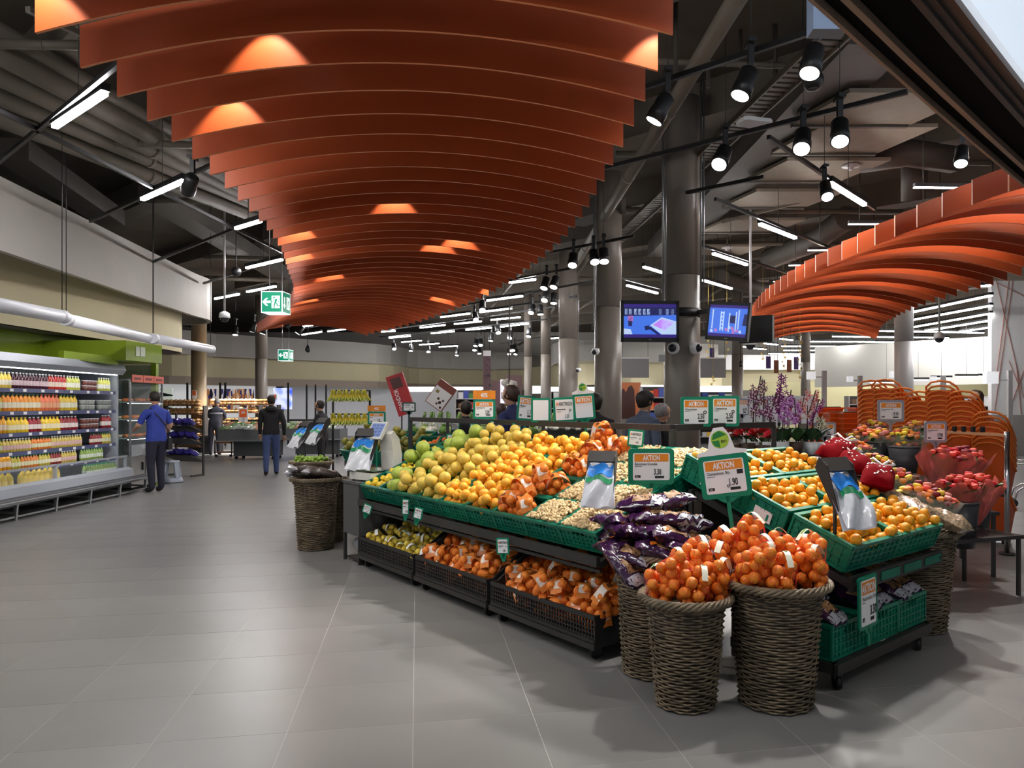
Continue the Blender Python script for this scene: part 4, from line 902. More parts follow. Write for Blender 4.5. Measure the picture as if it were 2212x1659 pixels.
# ---- fruit piles: drop balls one after another, each taking the lowest spot found
def pile(w, D, r, n, seed, h0=0.012, tries=22, margin=0.9, floor_fn=None, x_off=0.0):
    rr = random.Random(seed); P_ = []
    for _ in range(n):
        best = None
        for k in range(tries):
            x = rr.uniform(-w / 2 + r * margin, w / 2 - r * margin); y = rr.uniform(r * margin, D - r * margin)
            q = r * rr.uniform(0.94, 1.06); z = h0 + q + (floor_fn(x, y) if floor_fn else 0)
            for (a, b, c, s) in P_:
                dd = (x - a) ** 2 + (y - b) ** 2; s2 = (q + s) * 0.995
                if dd < s2 * s2: z = max(z, c + math.sqrt(s2 * s2 - dd))
            if best is None or z < best[2]: best = (x, y, z, q)
        P_.append(best)
    return P_
def fruit_mesh(name, col, col2, prof=None, rough=0.38, bump=0.25, bscale=90.0, n=16, nv=11, rand=0.12):
    m = mat(name + '_skin', col, rough, col2=col2, vscale=4.0, rand=rand, bump=bump, bscale=bscale, spec=0.45)
    if prof is None: prof = [(max(math.sin(PI * k / nv), 0.03), -math.cos(PI * k / nv) * 0.95) for k in range(nv + 1)]
    sk = MB().lathe(prof, n).mesh('skin', m)
    st = MB().lathe([(0.07, prof[-1][1] - 0.012), (0.05, prof[-1][1] + 0.015)], 6).mesh('stem_scar', mat('stem_scar', S(96, 92, 48), 0.7))
    return sk, st
def pearish(nv=11, a=0.25): return [(max(math.sin(PI * k / nv), 0.03) * (1 - a * (1 - math.cos(PI * k / nv)) / 2 * 0.5), -math.cos(PI * k / nv)) for k in range(nv + 1)]
lem = [(0.03, -1.28), (0.16, -1.2), (0.28, -1.05), (0.68, -0.75), (0.92, -0.35), (0.98, 0.0), (0.92, 0.35), (0.68, 0.75), (0.3, 1.05), (0.2, 1.2), (0.03, 1.26)]
FK = {
    'orange': fruit_mesh('orange', S(248, 184, 54), S(240, 160, 36)),
    'grapefruit': fruit_mesh('grapefruit', S(214, 194, 78), S(222, 176, 80), None, 0.4, 0.15, 60, 18, 12, 0.06),
    'pomelo': fruit_mesh('pomelo', S(150, 178, 62), S(186, 192, 88), pearish(), 0.4, 0.15, 60, 18, 12, 0.08),
    'lemon': fruit_mesh('lemon', S(238, 206, 62), S(230, 196, 50), lem, 0.4, 0.2, 70, 12, 10, 0.06),
    'mandarin': fruit_mesh('mandarin', S(246, 176, 36), S(228, 146, 24), None, 0.36, 0.25, 90, 16, 11, 0.12),
    'lime': fruit_mesh('lime', S(120, 160, 50), S(150, 180, 74), None, 0.35, 0.15, 60, 10, 8, 0.1),
    'mango': fruit_mesh('mango', S(116, 146, 50), S(160, 116, 56), pearish(9, 0.3), 0.35, 0.1, 40, 12, 9, 0.25),
    'clementine': fruit_mesh('clementine', S(248, 128, 24), S(240, 106, 14), None, 0.36, 0.2, 90, 14, 10, 0.1),
}
def put_fruits(kind, M, balls, label, group, name, cat, stem=True):
    sk, st = FK[kind]
    for (x, y, z, r) in balls:
        c = M @ V(x, y, z); t = thing(name, label, cat, c, 0, group, (RND.uniform(0, 6.3), RND.uniform(-0.9, 0.9), RND.uniform(0, 6.3)))
        ob('skin', sk, t, None, None, r)
        if stem: ob('stem_scar', st, t, None, None, r)
# ---- net bags
def with_net(base, name, line, scale, cover):
    """fruit skin seen through a tight net: the fine net lines are print-fine relief on the fruit"""
    m = base.copy(); m.name = name; nt = m.node_tree; b = nt.nodes['Principled BSDF']; L = nt.links.new
    src = b.inputs['Base Color'].links[0].from_socket
    tc = nt.nodes.new('ShaderNodeTexCoord'); outs = []
    for ax in ((1, 0.25, 0.75), (-0.75, 0.3, 1), ):
        vm = nt.nodes.new('ShaderNodeVectorMath'); vm.operation = 'DOT_PRODUCT'; vm.inputs[1].default_value = ax; L(tc.outputs['Object'], vm.inputs[0])
        mu = nt.nodes.new('ShaderNodeMath'); mu.operation = 'MULTIPLY'; mu.inputs[1].default_value = scale; L(vm.outputs['Value'], mu.inputs[0])
        fr = nt.nodes.new('ShaderNodeMath'); fr.operation = 'FRACT'; L(mu.outputs[0], fr.inputs[0])
        lt = nt.nodes.new('ShaderNodeMath'); lt.operation = 'LESS_THAN'; lt.inputs[1].default_value = cover; L(fr.outputs[0], lt.inputs[0]); outs.append(lt.outputs[0])
    a = nt.nodes.new('ShaderNodeMath'); a.operation = 'MAXIMUM'; L(outs[0], a.inputs[0]); L(outs[1], a.inputs[1])
    mx = nt.nodes.new('ShaderNodeMix'); mx.data_type = 'RGBA'; L(a.outputs[0], mx.inputs[0]); L(src, mx.inputs[6]); mx.inputs[7].default_value = (*line, 1)
    L(mx.outputs[2], b.inputs['Base Color']); return m
net_orange = mat('orange_net', S(240, 120, 50), 0.5); net_red = mat('red_net', S(236, 70, 50), 0.5); net_yel = mat('yellow_net', S(226, 202, 90), 0.5)
def net_fruit(kind, name, line, scale, cover):
    sk, st = FK[kind]; me = sk.copy(); m2 = with_net(sk.materials[0], name, line, scale, cover); me.materials.clear(); me.materials.append(m2); return me
NF_o = net_fruit('clementine', 'netted_orange_skin', S(240, 184, 86), 4.6, 0.13)
NF_c = net_fruit('clementine', 'netted_clementine_skin', S(244, 188, 72), 4.8, 0.13)
NF_l = net_fruit('lemon', 'netted_lemon_skin', S(240, 232, 140), 4.8, 0.12)
band_m = mat('bag_band_orange', S(232, 136, 60), 0.3, coat=0.4, var=0.12, vscale=30); band_w = mat('bag_band_white', S(236, 226, 216), 0.3, coat=0.4); band_dk = mat('bag_print', S(110, 60, 30), 0.4)
def hull(balls, infl=1.03):
    bm = bmesh.new()
    for (x, y, z, r) in balls:
        for (a, b, c) in ((1, 0, 0), (-1, 0, 0), (0, 1, 0), (0, -1, 0), (0, 0, 1), (0, 0, -1), (.6, .6, .5), (-.6, .6, .5), (.6, -.6, .5), (-.6, -.6, .5), (.6, .6, -.5), (-.6, .6, -.5), (.6, -.6, -.5), (-.6, -.6, -.5)):
            bm.verts.new((x + a * r * infl, y + b * r * infl, z + c * r * infl))
    bmesh.ops.convex_hull(bm, input=bm.verts)
    bmesh.ops.delete(bm, geom=[v for v in bm.verts if not v.link_faces], context='VERTS')
    return bm
def bag_mesh_hull(balls, m, name):
    """net strands stretched between the outer fruits"""
    bm = hull(balls); bmesh.ops.subdivide_edges(bm, edges=[e for e in bm.edges if e.calc_length() > 0.03], cuts=1)
    mb = MB()
    for e in bm.edges: mb.cyl(e.verts[0].co, e.verts[1].co, 0.0007, None, 3, 0, False)
    bm.free(); return mb.mesh(name, m)
BAGK = {}
def bag_kind(key, r, n, seed, netm, fm, label_kind):
    """one net bag lying on a surface: local z up, centred"""
    w, D = r * 5.2, r * 4.4
    balls = [(x, y - D / 2, z, q) for (x, y, z, q) in pile(w, D, r, n, seed, 0.0, 60, 0.95)]
    parts = []
    rr = random.Random(seed)
    for b in balls: parts.append(('fruit', fm, Matrix.Translation(b[:3]) @ Euler((rr.uniform(0, 6), rr.uniform(0, 6), rr.uniform(0, 6))).to_matrix().to_4x4() @ Matrix.Scale(b[3], 4)))
    parts.append(('net', bag_mesh_hull(balls, netm, 'net'), Matrix.Identity(4)))
    top = max(b[2] + b[3] for b in balls)
    if label_kind == 'band':
        # a printed film band bent over the top of the bag
        L = w * 0.95; wd = r * 2.3
        def f(u, v, e=0.004):
            a = (u - 0.5) * 2.2; return (math.sin(a) * L * 0.6, (v - 0.5) * wd + 0.006 * math.sin(9 * u + seed), (math.cos(a) - 1) * top * 0.95 + top + e + 0.004 * math.sin(14 * u + 6 * v + seed))
        parts.append(('band', MB().grid(lambda u, v: f(u, v), 12, 3).mesh('band', band_m), Matrix.Identity(4)))
        parts.append(('white_print', MB().grid(lambda u, v: f(0.08 + u * 0.26, 0.06 + v * 0.88, 0.007), 4, 3).mesh('white_print', band_w), Matrix.Identity(4)))
        parts.append(('white_print', MB().grid(lambda u, v: f(0.7 + u * 0.2, 0.1 + v * 0.8, 0.007), 4, 3).mesh('white_print', band_w), Matrix.Identity(4)))
        parts.append(('dark_print', MB().grid(lambda u, v: f(0.42 + u * 0.12, 0.3 + v * 0.36, 0.008), 3, 2).mesh('dark_print', band_dk), Matrix.Identity(4)))
    else:
        def f(u, v): return (w * 0.18 + (v - 0.5) * 0.032, (u - 0.5) * 0.12, top + 0.006 - 0.05 * (2 * u - 1) ** 2 + 0.008 * math.sin(5 * u + seed))
        parts.append(('tag', MB().grid(f, 6, 1).mesh('tag', mat('bag_tag_' + label_kind, S(240, 236, 214) if label_kind == 'tag' else S(244, 244, 244), 0.5)), Matrix.Identity(4)))
        parts.append(('tag_print', MB().grid(lambda u, v: Vector(f(0.55 + u * 0.25, 0.25 + v * 0.5)) + V(0, 0, 0.002), 2, 1).mesh('tag_print', mat('tag_green', S(110, 160, 60), 0.5)), Matrix.Identity(4)))
    BAGK[key] = parts
bag_kind('orange_a', 0.036, 9, 1, net_orange, NF_o, 'band'); bag_kind('orange_b', 0.036, 8, 2, net_orange, NF_o, 'band'); bag_kind('orange_c', 0.036, 10, 3, net_orange, NF_o, 'band')
bag_kind('clem_a', 0.0328, 12, 4, net_red, NF_c, 'tag'); bag_kind('clem_b', 0.0328, 11, 5, net_red, NF_c, 'white'); bag_kind('clem_c', 0.0328, 13, 6, net_red, NF_c, 'tag')
bag_kind('lemon_a', 0.03, 6, 7, net_yel, NF_l, 'white'); bag_kind('lemon_b', 0.03, 5, 8, net_yel, NF_l, 'white')
def put_bag(kind, M, name, label, cat, group, fruit):
    t = thing(name, label, cat, group=group, M=M)
    for n, me, m in BAGK[kind]: ob(fruit if n == 'fruit' else n, me, t, M=m)
    return t

# ---------------------------------------------------------------- the rack that carries the crates
rack = thing('display_rack', 'dark steel rack under the long left side of the fruit display', 'display rack', F0)
def rl(t, d, z): return U * t + N_ * d + Z_ * z
for t_ in (-0.02, 1.19, 2.4, 3.6):
    MB().bar(rl(t_, 0.76, 0.0), rl(t_, 0.76, 0.9), 0.04).obj('front_post', dark, rack)
    MB().bar(rl(t_, 1.12, 0.0), rl(t_, 1.12, 1.12), 0.05).obj('rear_post', dark, rack)
    MB().bar(rl(t_, 0.02, 0.6), rl(t_, 1.12, 1.08), 0.04).obj('slope_beam', dark, rack)
MB().bar(rl(-0.02, 0.0, 0.625), rl(3.62, 0.0, 0.625), 0.03, 0.06).obj('front_rail', dark, rack)
MB().bar(rl(-0.02, 0.02, 0.565), rl(3.62, 0.02, 0.565), 0.02, 0.02).obj('price_rail', dark, rack)
MB().bar(rl(-0.02, 1.12, 0.7), rl(3.62, 1.12, 0.7), 0.03, 1.1).obj('rear_panel', mat('rack_panel', S(44, 42, 42), 0.6), rack)
for k in range(3): MB().bar(rl(0.0, 0.27 * (k + 1), 0.61 + 0.117 * (k + 1)), rl(3.6, 0.27 * (k + 1), 0.61 + 0.117 * (k + 1)), 0.03).obj('shelf_rail', dark, rack)
# rail above the ridge
railr = thing('ridge_rail', 'dark steel rail frame standing along the ridge of the fruit display', 'rail', DP(0, 1.15, 0))
def ro(p): return p - DP(0, 1.15, 0)
RC = V(0.83, 5.77, 0); RE = V(1.86, 6.70, 0)
for a, b, n_ in ((DP(-1.2, 1.15, 0), DP(2.38, 1.15, 0), 5), (DP(2.42, 1.15, 0), RC, 2), (RC + RU * 0.03, RE, 2)):
    MB().bar(ro(a) + Z_ * 1.41, ro(b) + Z_ * 1.41, 0.035, 0.05).obj('top_bar', dark, railr)
    for k in range(n_):
        p = a.lerp(b, k / (n_ - 1)); MB().bar(ro(p) + Z_ * 0.0, ro(p) + Z_ * 1.4, 0.035).obj('post', dark, railr)
# ---------------------------------------------------------------- crates and fruit of the long side: 9 columns x 4 tiers
row_nm = ['front row', 'second row', 'third row', 'back row']
col_kind = ['lemon', 'pomelo', 'grapefruit', 'grapefruit', 'orange', 'orange', 'bag', 'peanut', 'peanut']
col_nm = ['lemon', 'pomelo', 'first grapefruit', 'second grapefruit', 'first orange', 'second orange', 'bagged orange', 'first peanut', 'second peanut']
FRT = {'lemon': (0.03, 0.78), 'pomelo': (0.069, 1), 'grapefruit': (0.051, 1), 'orange': (0.039, 1)}
cnt = {'lemon': 26, 'pomelo': 7, 'grapefruit': 15, 'orange': 27}
pea_m = mat('peanut_shell', S(206, 178, 132), 0.6, var=0.15, vscale=40, rand=0.1)
pn_prof = [(0.1, -1.0), (0.42, -0.8), (0.5, -0.5), (0.36, -0.05), (0.5, 0.45), (0.42, 0.78), (0.1, 1.0)]
def peanut_heap(M, w, D, n, seed, top):
    rr = random.Random(seed); mb = MB(); ln = 0.021
    for k in range(n):
        x = rr.uniform(-w / 2 + 0.02, w / 2 - 0.02); y = rr.uniform(0.02, D - 0.02)
        z = top(x, y) + rr.uniform(-0.012, 0.006)
        R = Euler((PI / 2 + rr.uniform(-0.5, 0.5), rr.uniform(-.3, .3), rr.uniform(0, 6.3))).to_matrix().to_4x4()
        mb.lathe(pn_prof, 5, 0, Matrix.Translation((x, y, z)) @ R @ Matrix.Scale(ln, 4))
    mb.grid(lambda u, v: (-w / 2 + 0.012 + u * (w - 0.024), 0.012 + v * (D - 0.024), top(-w / 2 + u * w, v * D) - 0.02), 6, 6)
    return mb
seed = 100
for tier in range(4):
    for c in range(9):
        d = 0.272 * tier; o = DP(0.4 * (c + 0.5), d, 0.80 - 0.15 * math.cos(SLOPE) + 0.118 * tier) + N_ * (0.15 * math.sin(SLOPE))
        M = tilted(o, U, N_, SLOPE)
        crate(CK_S, M, 'green crate of the ' + row_nm[tier] + ' in the ' + col_nm[c] + ' column', 'small green crates of the long display side')
        k = col_kind[c]; seed += 1
        if k in FRT:
            r, _ = FRT[k]; n = cnt[k]
            if k == 'pomelo' and tier == 0: n = 5
            if k == 'lemon' and tier == 3: n = 22
            if k == 'pomelo' and tier == 3: n = 7
            extra = {'grapefruit': 0.055, 'orange': 0.06, 'lemon': 0.05, 'pomelo': 0.03}[k]
            balls = pile(0.385, 0.28, r, n, seed, 0.02 + extra)
            put_fruits(k, M, balls, {'lemon': 'yellow lemon', 'pomelo': 'large green pomelo', 'grapefruit': 'pale yellow grapefruit', 'orange': 'glossy yellow-orange orange'}[k] + ' in the ' + row_nm[tier] + ' crate of the ' + col_nm[c] + ' column', k + 's in the ' + row_nm[tier] + ' crate of the ' + col_nm[c] + ' column', k, k)
        elif k == 'peanut':
            o_ = peanut_heap(M, 0.385, 0.285, 330, seed, lambda x, y: 0.142 + 0.035 * math.cos(x * 7) * math.cos((y - 0.14) * 8)).mesh('peanut_heap', pea_m)
            o_ = ob('peanut_heap', o_, None, M=M); tag(o_, 'heap of loose peanuts in shell in the ' + row_nm[tier] + ' crate of the ' + col_nm[c] + ' column', 'peanuts', 'peanut heaps in the green crates'); stuff(o_)
bag_spots = [(0, -0.08, 0.13, 0.16, 0.4), (0, 0.09, 0.12, 0.15, -0.5), (0, 0.0, 0.2, 0.2, 0.1), (1, -0.1, 0.12, 0.16, 0.2), (1, 0.08, 0.16, 0.15, 1.0), (1, 0.0, 0.08, 0.22, -0.4), (2, -0.08, 0.14, 0.16, 0.6), (2, 0.1, 0.1, 0.17, -0.2), (2, 0.1, 0.22, 0.2, 0.5), (3, -0.1, 0.12, 0.17, 0.3), (3, 0.08, 0.14, 0.18, -0.6), (3, -0.02, 0.18, 0.25, 1.2), (3, 0.22, 0.15, 0.17, 0.4)]
pos_nm = ['left end', 'right end', 'top', 'left half', 'right half', 'upper middle', 'left side', 'right side', 'upper right', 'left edge', 'right edge', 'peak', 'far right overflow']
for k, (tier, x, y, z, a) in enumerate(bag_spots):
    o = DP(0.4 * 6.5, 0.272 * tier, 0.80 - 0.15 * math.cos(SLOPE) + 0.118 * tier) + N_ * (0.15 * math.sin(SLOPE)); M = tilted(o, U, N_, SLOPE)
    put_bag(['orange_a', 'orange_b', 'orange_c'][k % 3], M @ Matrix.Translation((x, y, z - 0.075)) @ Euler((RND.uniform(-.2, .2), RND.uniform(-.2, .2), a)).to_matrix().to_4x4(), 'orange_net_bag', 'orange net bag with printed band, ' + pos_nm[k] + ' of the ' + row_nm[tier] + ' bag crate', 'net bag', 'net bags of oranges on the display', 'orange')
# ---------------------------------------------------------------- black lower crates with netted lemons and oranges
bk = mat('black_crate', S(44, 43, 44), 0.5)
def low_crate(t0, t1, label):
    L = t1 - t0; o = DP((t0 + t1) / 2, 0.0, 0.12); M = frame_M(o, U, N_, Z_); t = thing('wheeled_crate', label, 'crate', M=M, group='black wheeled crates under the display'); D = 0.7; h = 0.17
    def grd(w, hh, n, back):
        m = MB(); m.bx(-w / 2, w / 2, -0.01, 0.01, hh - 0.025, hh); m.bx(-w / 2, w / 2, -0.012, 0.012, 0, 0.02)
        for k in range(n + 1): x = -w / 2 + w * k / n; m.bx(x - 0.004, x + 0.004, -0.005, 0.005, 0, hh)
        for k in range(1, 6): m.bx(-w / 2, w / 2, -0.005, 0.005, hh * k / 6 - 0.0035, hh * k / 6 + 0.0035)
        return m
    grd(L - 0.02, h, int(L / 0.03), 0).obj('front_grille', bk, t)
    MB().bx(-L / 2 + 0.01, L / 2 - 0.01, 0, D, -0.03, 0.004).obj('base', bk, t)
    for sx in (-1, 1):
        m = MB().prism([(0, 0), (D, 0), (D, 0.42), (0.3, 0.34), (0.05, h), (0, h)], -0.008, 0.008, Matrix.Translation((sx * (L / 2 - 0.015), 0, 0)) @ Matrix(((0, 0, 1, 0), (1, 0, 0, 0), (0, 1, 0, 0), (0, 0, 0, 1))))
        m.obj('side_panel', bk, t)
        for dy in (0.06, D - 0.06):
            w = MB().cyl((sx * (L / 2 - 0.08) - 0.015, dy, -0.08), (sx * (L / 2 - 0.08) + 0.015, dy, -0.08), 0.04, None, 14).obj('castor_wheel', black, t)
            MB().bx(sx * (L / 2 - 0.08) - 0.03, sx * (L / 2 - 0.08) + 0.03, dy - 0.03, dy + 0.03, -0.05, -0.025).obj('castor_fork', dark, t)
    MB().bx(-L / 2, L / 2, -0.02, 0.0, -0.04, -0.005).obj('bumper', dark, t)
    return M
LC = [(low_crate(0.0, 1.16, 'black wheeled crate of netted lemons under the left end'), 'lemon'), (low_crate(1.2, 2.36, 'black wheeled crate of netted oranges, middle one'), 'orange'), (low_crate(2.4, 3.6, 'black wheeled crate of netted oranges, nearest to the wicker baskets'), 'orange2')]
for M, kd in LC:
    rows = []
    for j, (y, z) in enumerate(((0.12, 0.05), (0.1, 0.15), (0.3, 0.2), (0.28, 0.1), (0.48, 0.24))):
        for i in range(6): rows.append((-0.46 + 0.185 * i + 0.05 * (j % 2) + RND.uniform(-0.03, 0.03), y + RND.uniform(-0.02, 0.03), z + RND.uniform(-0.01, 0.02), j))
    rn = ['bottom front', 'upper front', 'middle', 'lower middle', 'rear']
    for q, (x, y, z, j) in enumerate(rows):
        E = Matrix.Translation((x, y, z - 0.03)) @ Euler((RND.uniform(-0.1, 0.5), RND.uniform(-.3, .3), RND.uniform(-1.6, 1.6))).to_matrix().to_4x4()
        col = ['leftmost', 'second from left', 'third from left', 'third from right', 'second from right', 'rightmost'][q % 6]
        if kd == 'lemon': put_bag(['lemon_a', 'lemon_b'][q % 2], M @ E, 'lemon_net_bag', 'yellow net bag of lemons, ' + col + ' in the ' + rn[j] + ' layer', 'net bag', 'net bags of lemons in the lower crate', 'lemon')
        else: put_bag(['orange_a', 'orange_b', 'orange_c'][q % 3], M @ E, 'orange_net_bag', 'net bag of oranges, ' + col + ' in the ' + rn[j] + ' layer, ' + ('middle' if kd == 'orange' else 'right') + ' lower crate', 'net bag', 'net bags of oranges in the lower crates', 'orange')
# ---------------------------------------------------------------- right section: large crates of mandarins, 2 x 3
RSL = math.radians(21.5); trn = ['front', 'middle', 'back']; s_nm = ['left', 'right']
rr_rack = thing('display_rack', 'dark steel rack under the mandarin crates on the right side', 'display rack', R0)
for s in (0.05, 1.2):
    MB().bar(RU * s + RV * 0.8 + Z_ * 0, RU * s + RV * 0.8 + Z_ * 0.85, 0.04).obj('front_post', dark, rr_rack)
    MB().bar(RU * s + RV * 1.1 + Z_ * 0, RU * s + RV * 1.1 + Z_ * 0.98, 0.05).obj('rear_post', dark, rr_rack)
    MB().bar(RU * s + RV * 0.0 + Z_ * 0.57, RU * s + RV * 1.12 + Z_ * 1.0, 0.04).obj('slope_beam', dark, rr_rack)
fr = MB().bar(RU * 0.02 + RV * 0.02 + Z_ * 0.585, RU * 1.24 + RV * 0.02 + Z_ * 0.585, 0.025, 0.085).obj('front_rail', dark, rr_rack)
for k in range(4):
    MB().bar(RU * (0.06 + 0.3 * k) + RV * 0.004 + Z_ * 0.585, RU * (0.3 + 0.3 * k) + RV * 0.004 + Z_ * 0.585, 0.005, 0.05).obj('green_slot', green_p, fr)
MB().bar(RU * 0.0 + RV * 1.12 + Z_ * 0.6, RU * 1.2 + RV * 1.12 + Z_ * 0.6, 0.03, 0.85).obj('rear_panel', MATS['rack_panel'], rr_rack)
for tier in range(3):
    for c in range(2):
        o = RP(0.02 + 0.605 * (c + 0.5), 0.4 * tier, 0.80 - 0.17 * math.cos(RSL) + 0.157 * tier) + RV * (0.17 * math.sin(RSL)); M = tilted(o, RU, RV, RSL)
        t = crate(CK_L, M, 'large green crate of mandarins, ' + trn[tier] + ' row, ' + s_nm[c] + ' one', 'large green crates of mandarins')
        if c == 0:
            for (ch, yy) in (('D', 0.31), ('A', 0.13), ('C', 0.06)):
                me = text_mesh(ch, 0.06, 0.9, 0.0).copy(); me.materials.clear(); me.materials.append(green_f)
                ob('embossed_letter', me, t, M=Matrix.Translation((-0.304, yy + 0.05, 0.09)) @ Matrix.Rotation(-PI / 2, 4, 'Z'))
            if tier: cd = MB().bx(-0.304, -0.3, 0.09, 0.22, 0.03, 0.1).obj('price_card', mat('pinkish_card', S(236, 222, 222), 0.6), t); MB().bx(-0.306, -0.304, 0.11, 0.125, 0.04, 0.08).obj('card_clip', green_f, cd)
        n = (58, 46, 40)[tier]; seed += 1
        fl_ = (lambda x, y: 0.06 + 0.03 * math.cos(x * 4))
        balls = pile(0.58, 0.385, 0.0335, n, seed, 0.02, 20, 0.9, fl_)
        put_fruits('mandarin', M, balls, 'yellow-orange mandarin in the ' + s_nm[c] + ' crate of the ' + trn[tier] + ' row on the right', 'mandarins in the ' + s_nm[c] + ' crate of the ' + trn[tier] + ' row', 'mandarin', 'mandarin')
# crate panel standing on end at the seam, price cards in clips on the crate sides
# ---------------------------------------------------------------- lower right: three green crates of nut bags on castors
nut_cols = mat('walnuts', S(150, 112, 72), 0.6, var=0.35, vscale=60, bump=0.8, bscale=120)
purple = mat('dark_purple_film', S(56, 24, 62), 0.16, var=0.3, vscale=20, coat=0.7, bump=1.0, bscale=22); silv = mat('silver_film', S(196, 196, 206), 0.15, 0.3, coat=0.6, var=0.1, vscale=25, bump=1.0, bscale=22); obadge = mat('orange_badge', S(230, 120, 30), 0.35)
NB = []
for sd in range(5):
    rr = random.Random(sd + 50); ph = [rr.uniform(0, 6.28) for _ in range(6)]; w, l, h = 0.21, 0.30, 0.085
    def top(u, v, sg, e0=0.0, ph=ph):
        x = (u - 0.5) * w; y = (v - 0.5) * l; e = max(0.0, (1 - (2 * u - 1) ** 4)) * max(0.0, (1 - abs(2 * v - 1) ** 2.6))
        z = sg * (h / 2) * e ** 0.55 + 0.006 * (math.sin(11 * u + 6 * v + ph[0]) + 0.8 * math.sin(17 * v - 8 * u + ph[1]) + 0.6 * math.sin(27 * u + 21 * v + ph[2])) * (0.3 + e)
        return (x, y, z + sg * e0 + (abs(2 * v - 1) > 0.86) * 0.012 * math.sin(16 * u + ph[3]))
    wr = MB(); wr.grid(lambda u, v: top(u, v, 1), 14, 14); wr.grid(lambda u, v: top(1 - u, v, -1), 14, 10)
    win = MB().grid(lambda u, v: top(0.1 + 0.8 * u, 0.26 + 0.36 * v, 1, 0.0025), 8, 6)
    sl = MB().grid(lambda u, v: top(0.01 + 0.98 * u, 0.02 + 0.2 * v, 1, 0.002), 10, 3); sl.grid(lambda u, v: top(0.99 - 0.98 * u, 0.02 + 0.2 * v, -1, 0.002), 10, 3)
    bd = MB(); c0 = (0.3 if sd % 2 else 0.66, 0.68)
    bd.add([top(c0[0], c0[1], 1, 0.006)] + [top(c0[0] + 0.12 * math.cos(a), c0[1] + 0.075 * math.sin(a), 1, 0.006) for a in [2 * PI * k / 12 for k in range(12)]], [(0, 1 + k, 1 + (k + 1) % 12) for k in range(12)])
    NB.append((wr.mesh('wrapper', purple), win.mesh('nut_window', nut_cols), sl.mesh('silver_end', silv), bd.mesh('round_badge', obadge)))
def nut_bag(M, label, group):
    t = thing('nut_bag', label, 'snack bag', group=group, M=M); k = RND.randrange(5)
    for n, me in zip(('wrapper', 'nut_window', 'silver_end', 'round_badge'), NB[k]): ob(n, me, t)
    return t
LR0 = V(1.50, 4.13, 0)
dolly = thing('crate_dolly', 'low dark dolly on castors under the lower right crates', 'dolly', LR0 + RU * 0.02, 0)
MB().bar(RV * 0.04 + Z_ * 0.14, RU * 1.22 + RV * 0.04 + Z_ * 0.14, 0.04, 0.06).obj('front_rail', dark, dolly); MB().bar(RV * 0.7 + Z_ * 0.14, RU * 1.22 + RV * 0.7 + Z_ * 0.14, 0.04, 0.06).obj('rear_rail', dark, dolly)
for s in (0.02, 1.2): MB().bar(RU * s + RV * 0.04 + Z_ * 0.14, RU * s + RV * 0.7 + Z_ * 0.14, 0.04, 0.06).obj('side_rail', dark, dolly)
for s in (0.1, 1.12):
    for d in (0.08, 0.64):
        c = RU * s + RV * d; MB().cyl(c + V(-0.015, 0, 0.045), c + V(0.015, 0, 0.045), 0.045, None, 16).obj('castor_wheel', black, dolly); MB().box((c.x, c.y, 0.09), (0.05, 0.05, 0.05)).obj('castor_fork', dark, dolly)
CK_M = crate_kind(0.396, 0.58, 0.2)
for k in range(3):
    M = frame_M(LR0 + RU * (0.03 + 0.2 + 0.405 * k) + RV * 0.06 + Z_ * 0.175, RU, RV, Z_)
    crate(CK_M, M, 'green crate of nut bags on the low dolly, ' + ['nearest', 'middle', 'farthest'][k] + ' of three', 'green crates on the low dolly')
    for j, (x, y, z, rx, rz) in enumerate(((-0.09, 0.13, 0.24, 0.35, 0.1), (0.1, 0.15, 0.25, 0.4, -0.1), (0.0, 0.3, 0.32, 0.4, 0.2), (-0.1, 0.42, 0.33, 0.3, 1.2), (0.1, 0.44, 0.34, 0.3, -0.8))):
        if k == 0 and j in (1,): continue
        nut_bag(M @ Matrix.Translation((x, y, z)) @ Euler((rx, RND.uniform(-.15, .15), rz)).to_matrix().to_4x4(), 'purple nut bag in the ' + ['nearest', 'middle', 'farthest'][k] + ' lower crate, ' + ['front left', 'front right', 'centre', 'rear left', 'rear right'][j], 'purple nut bags in the lower crates')
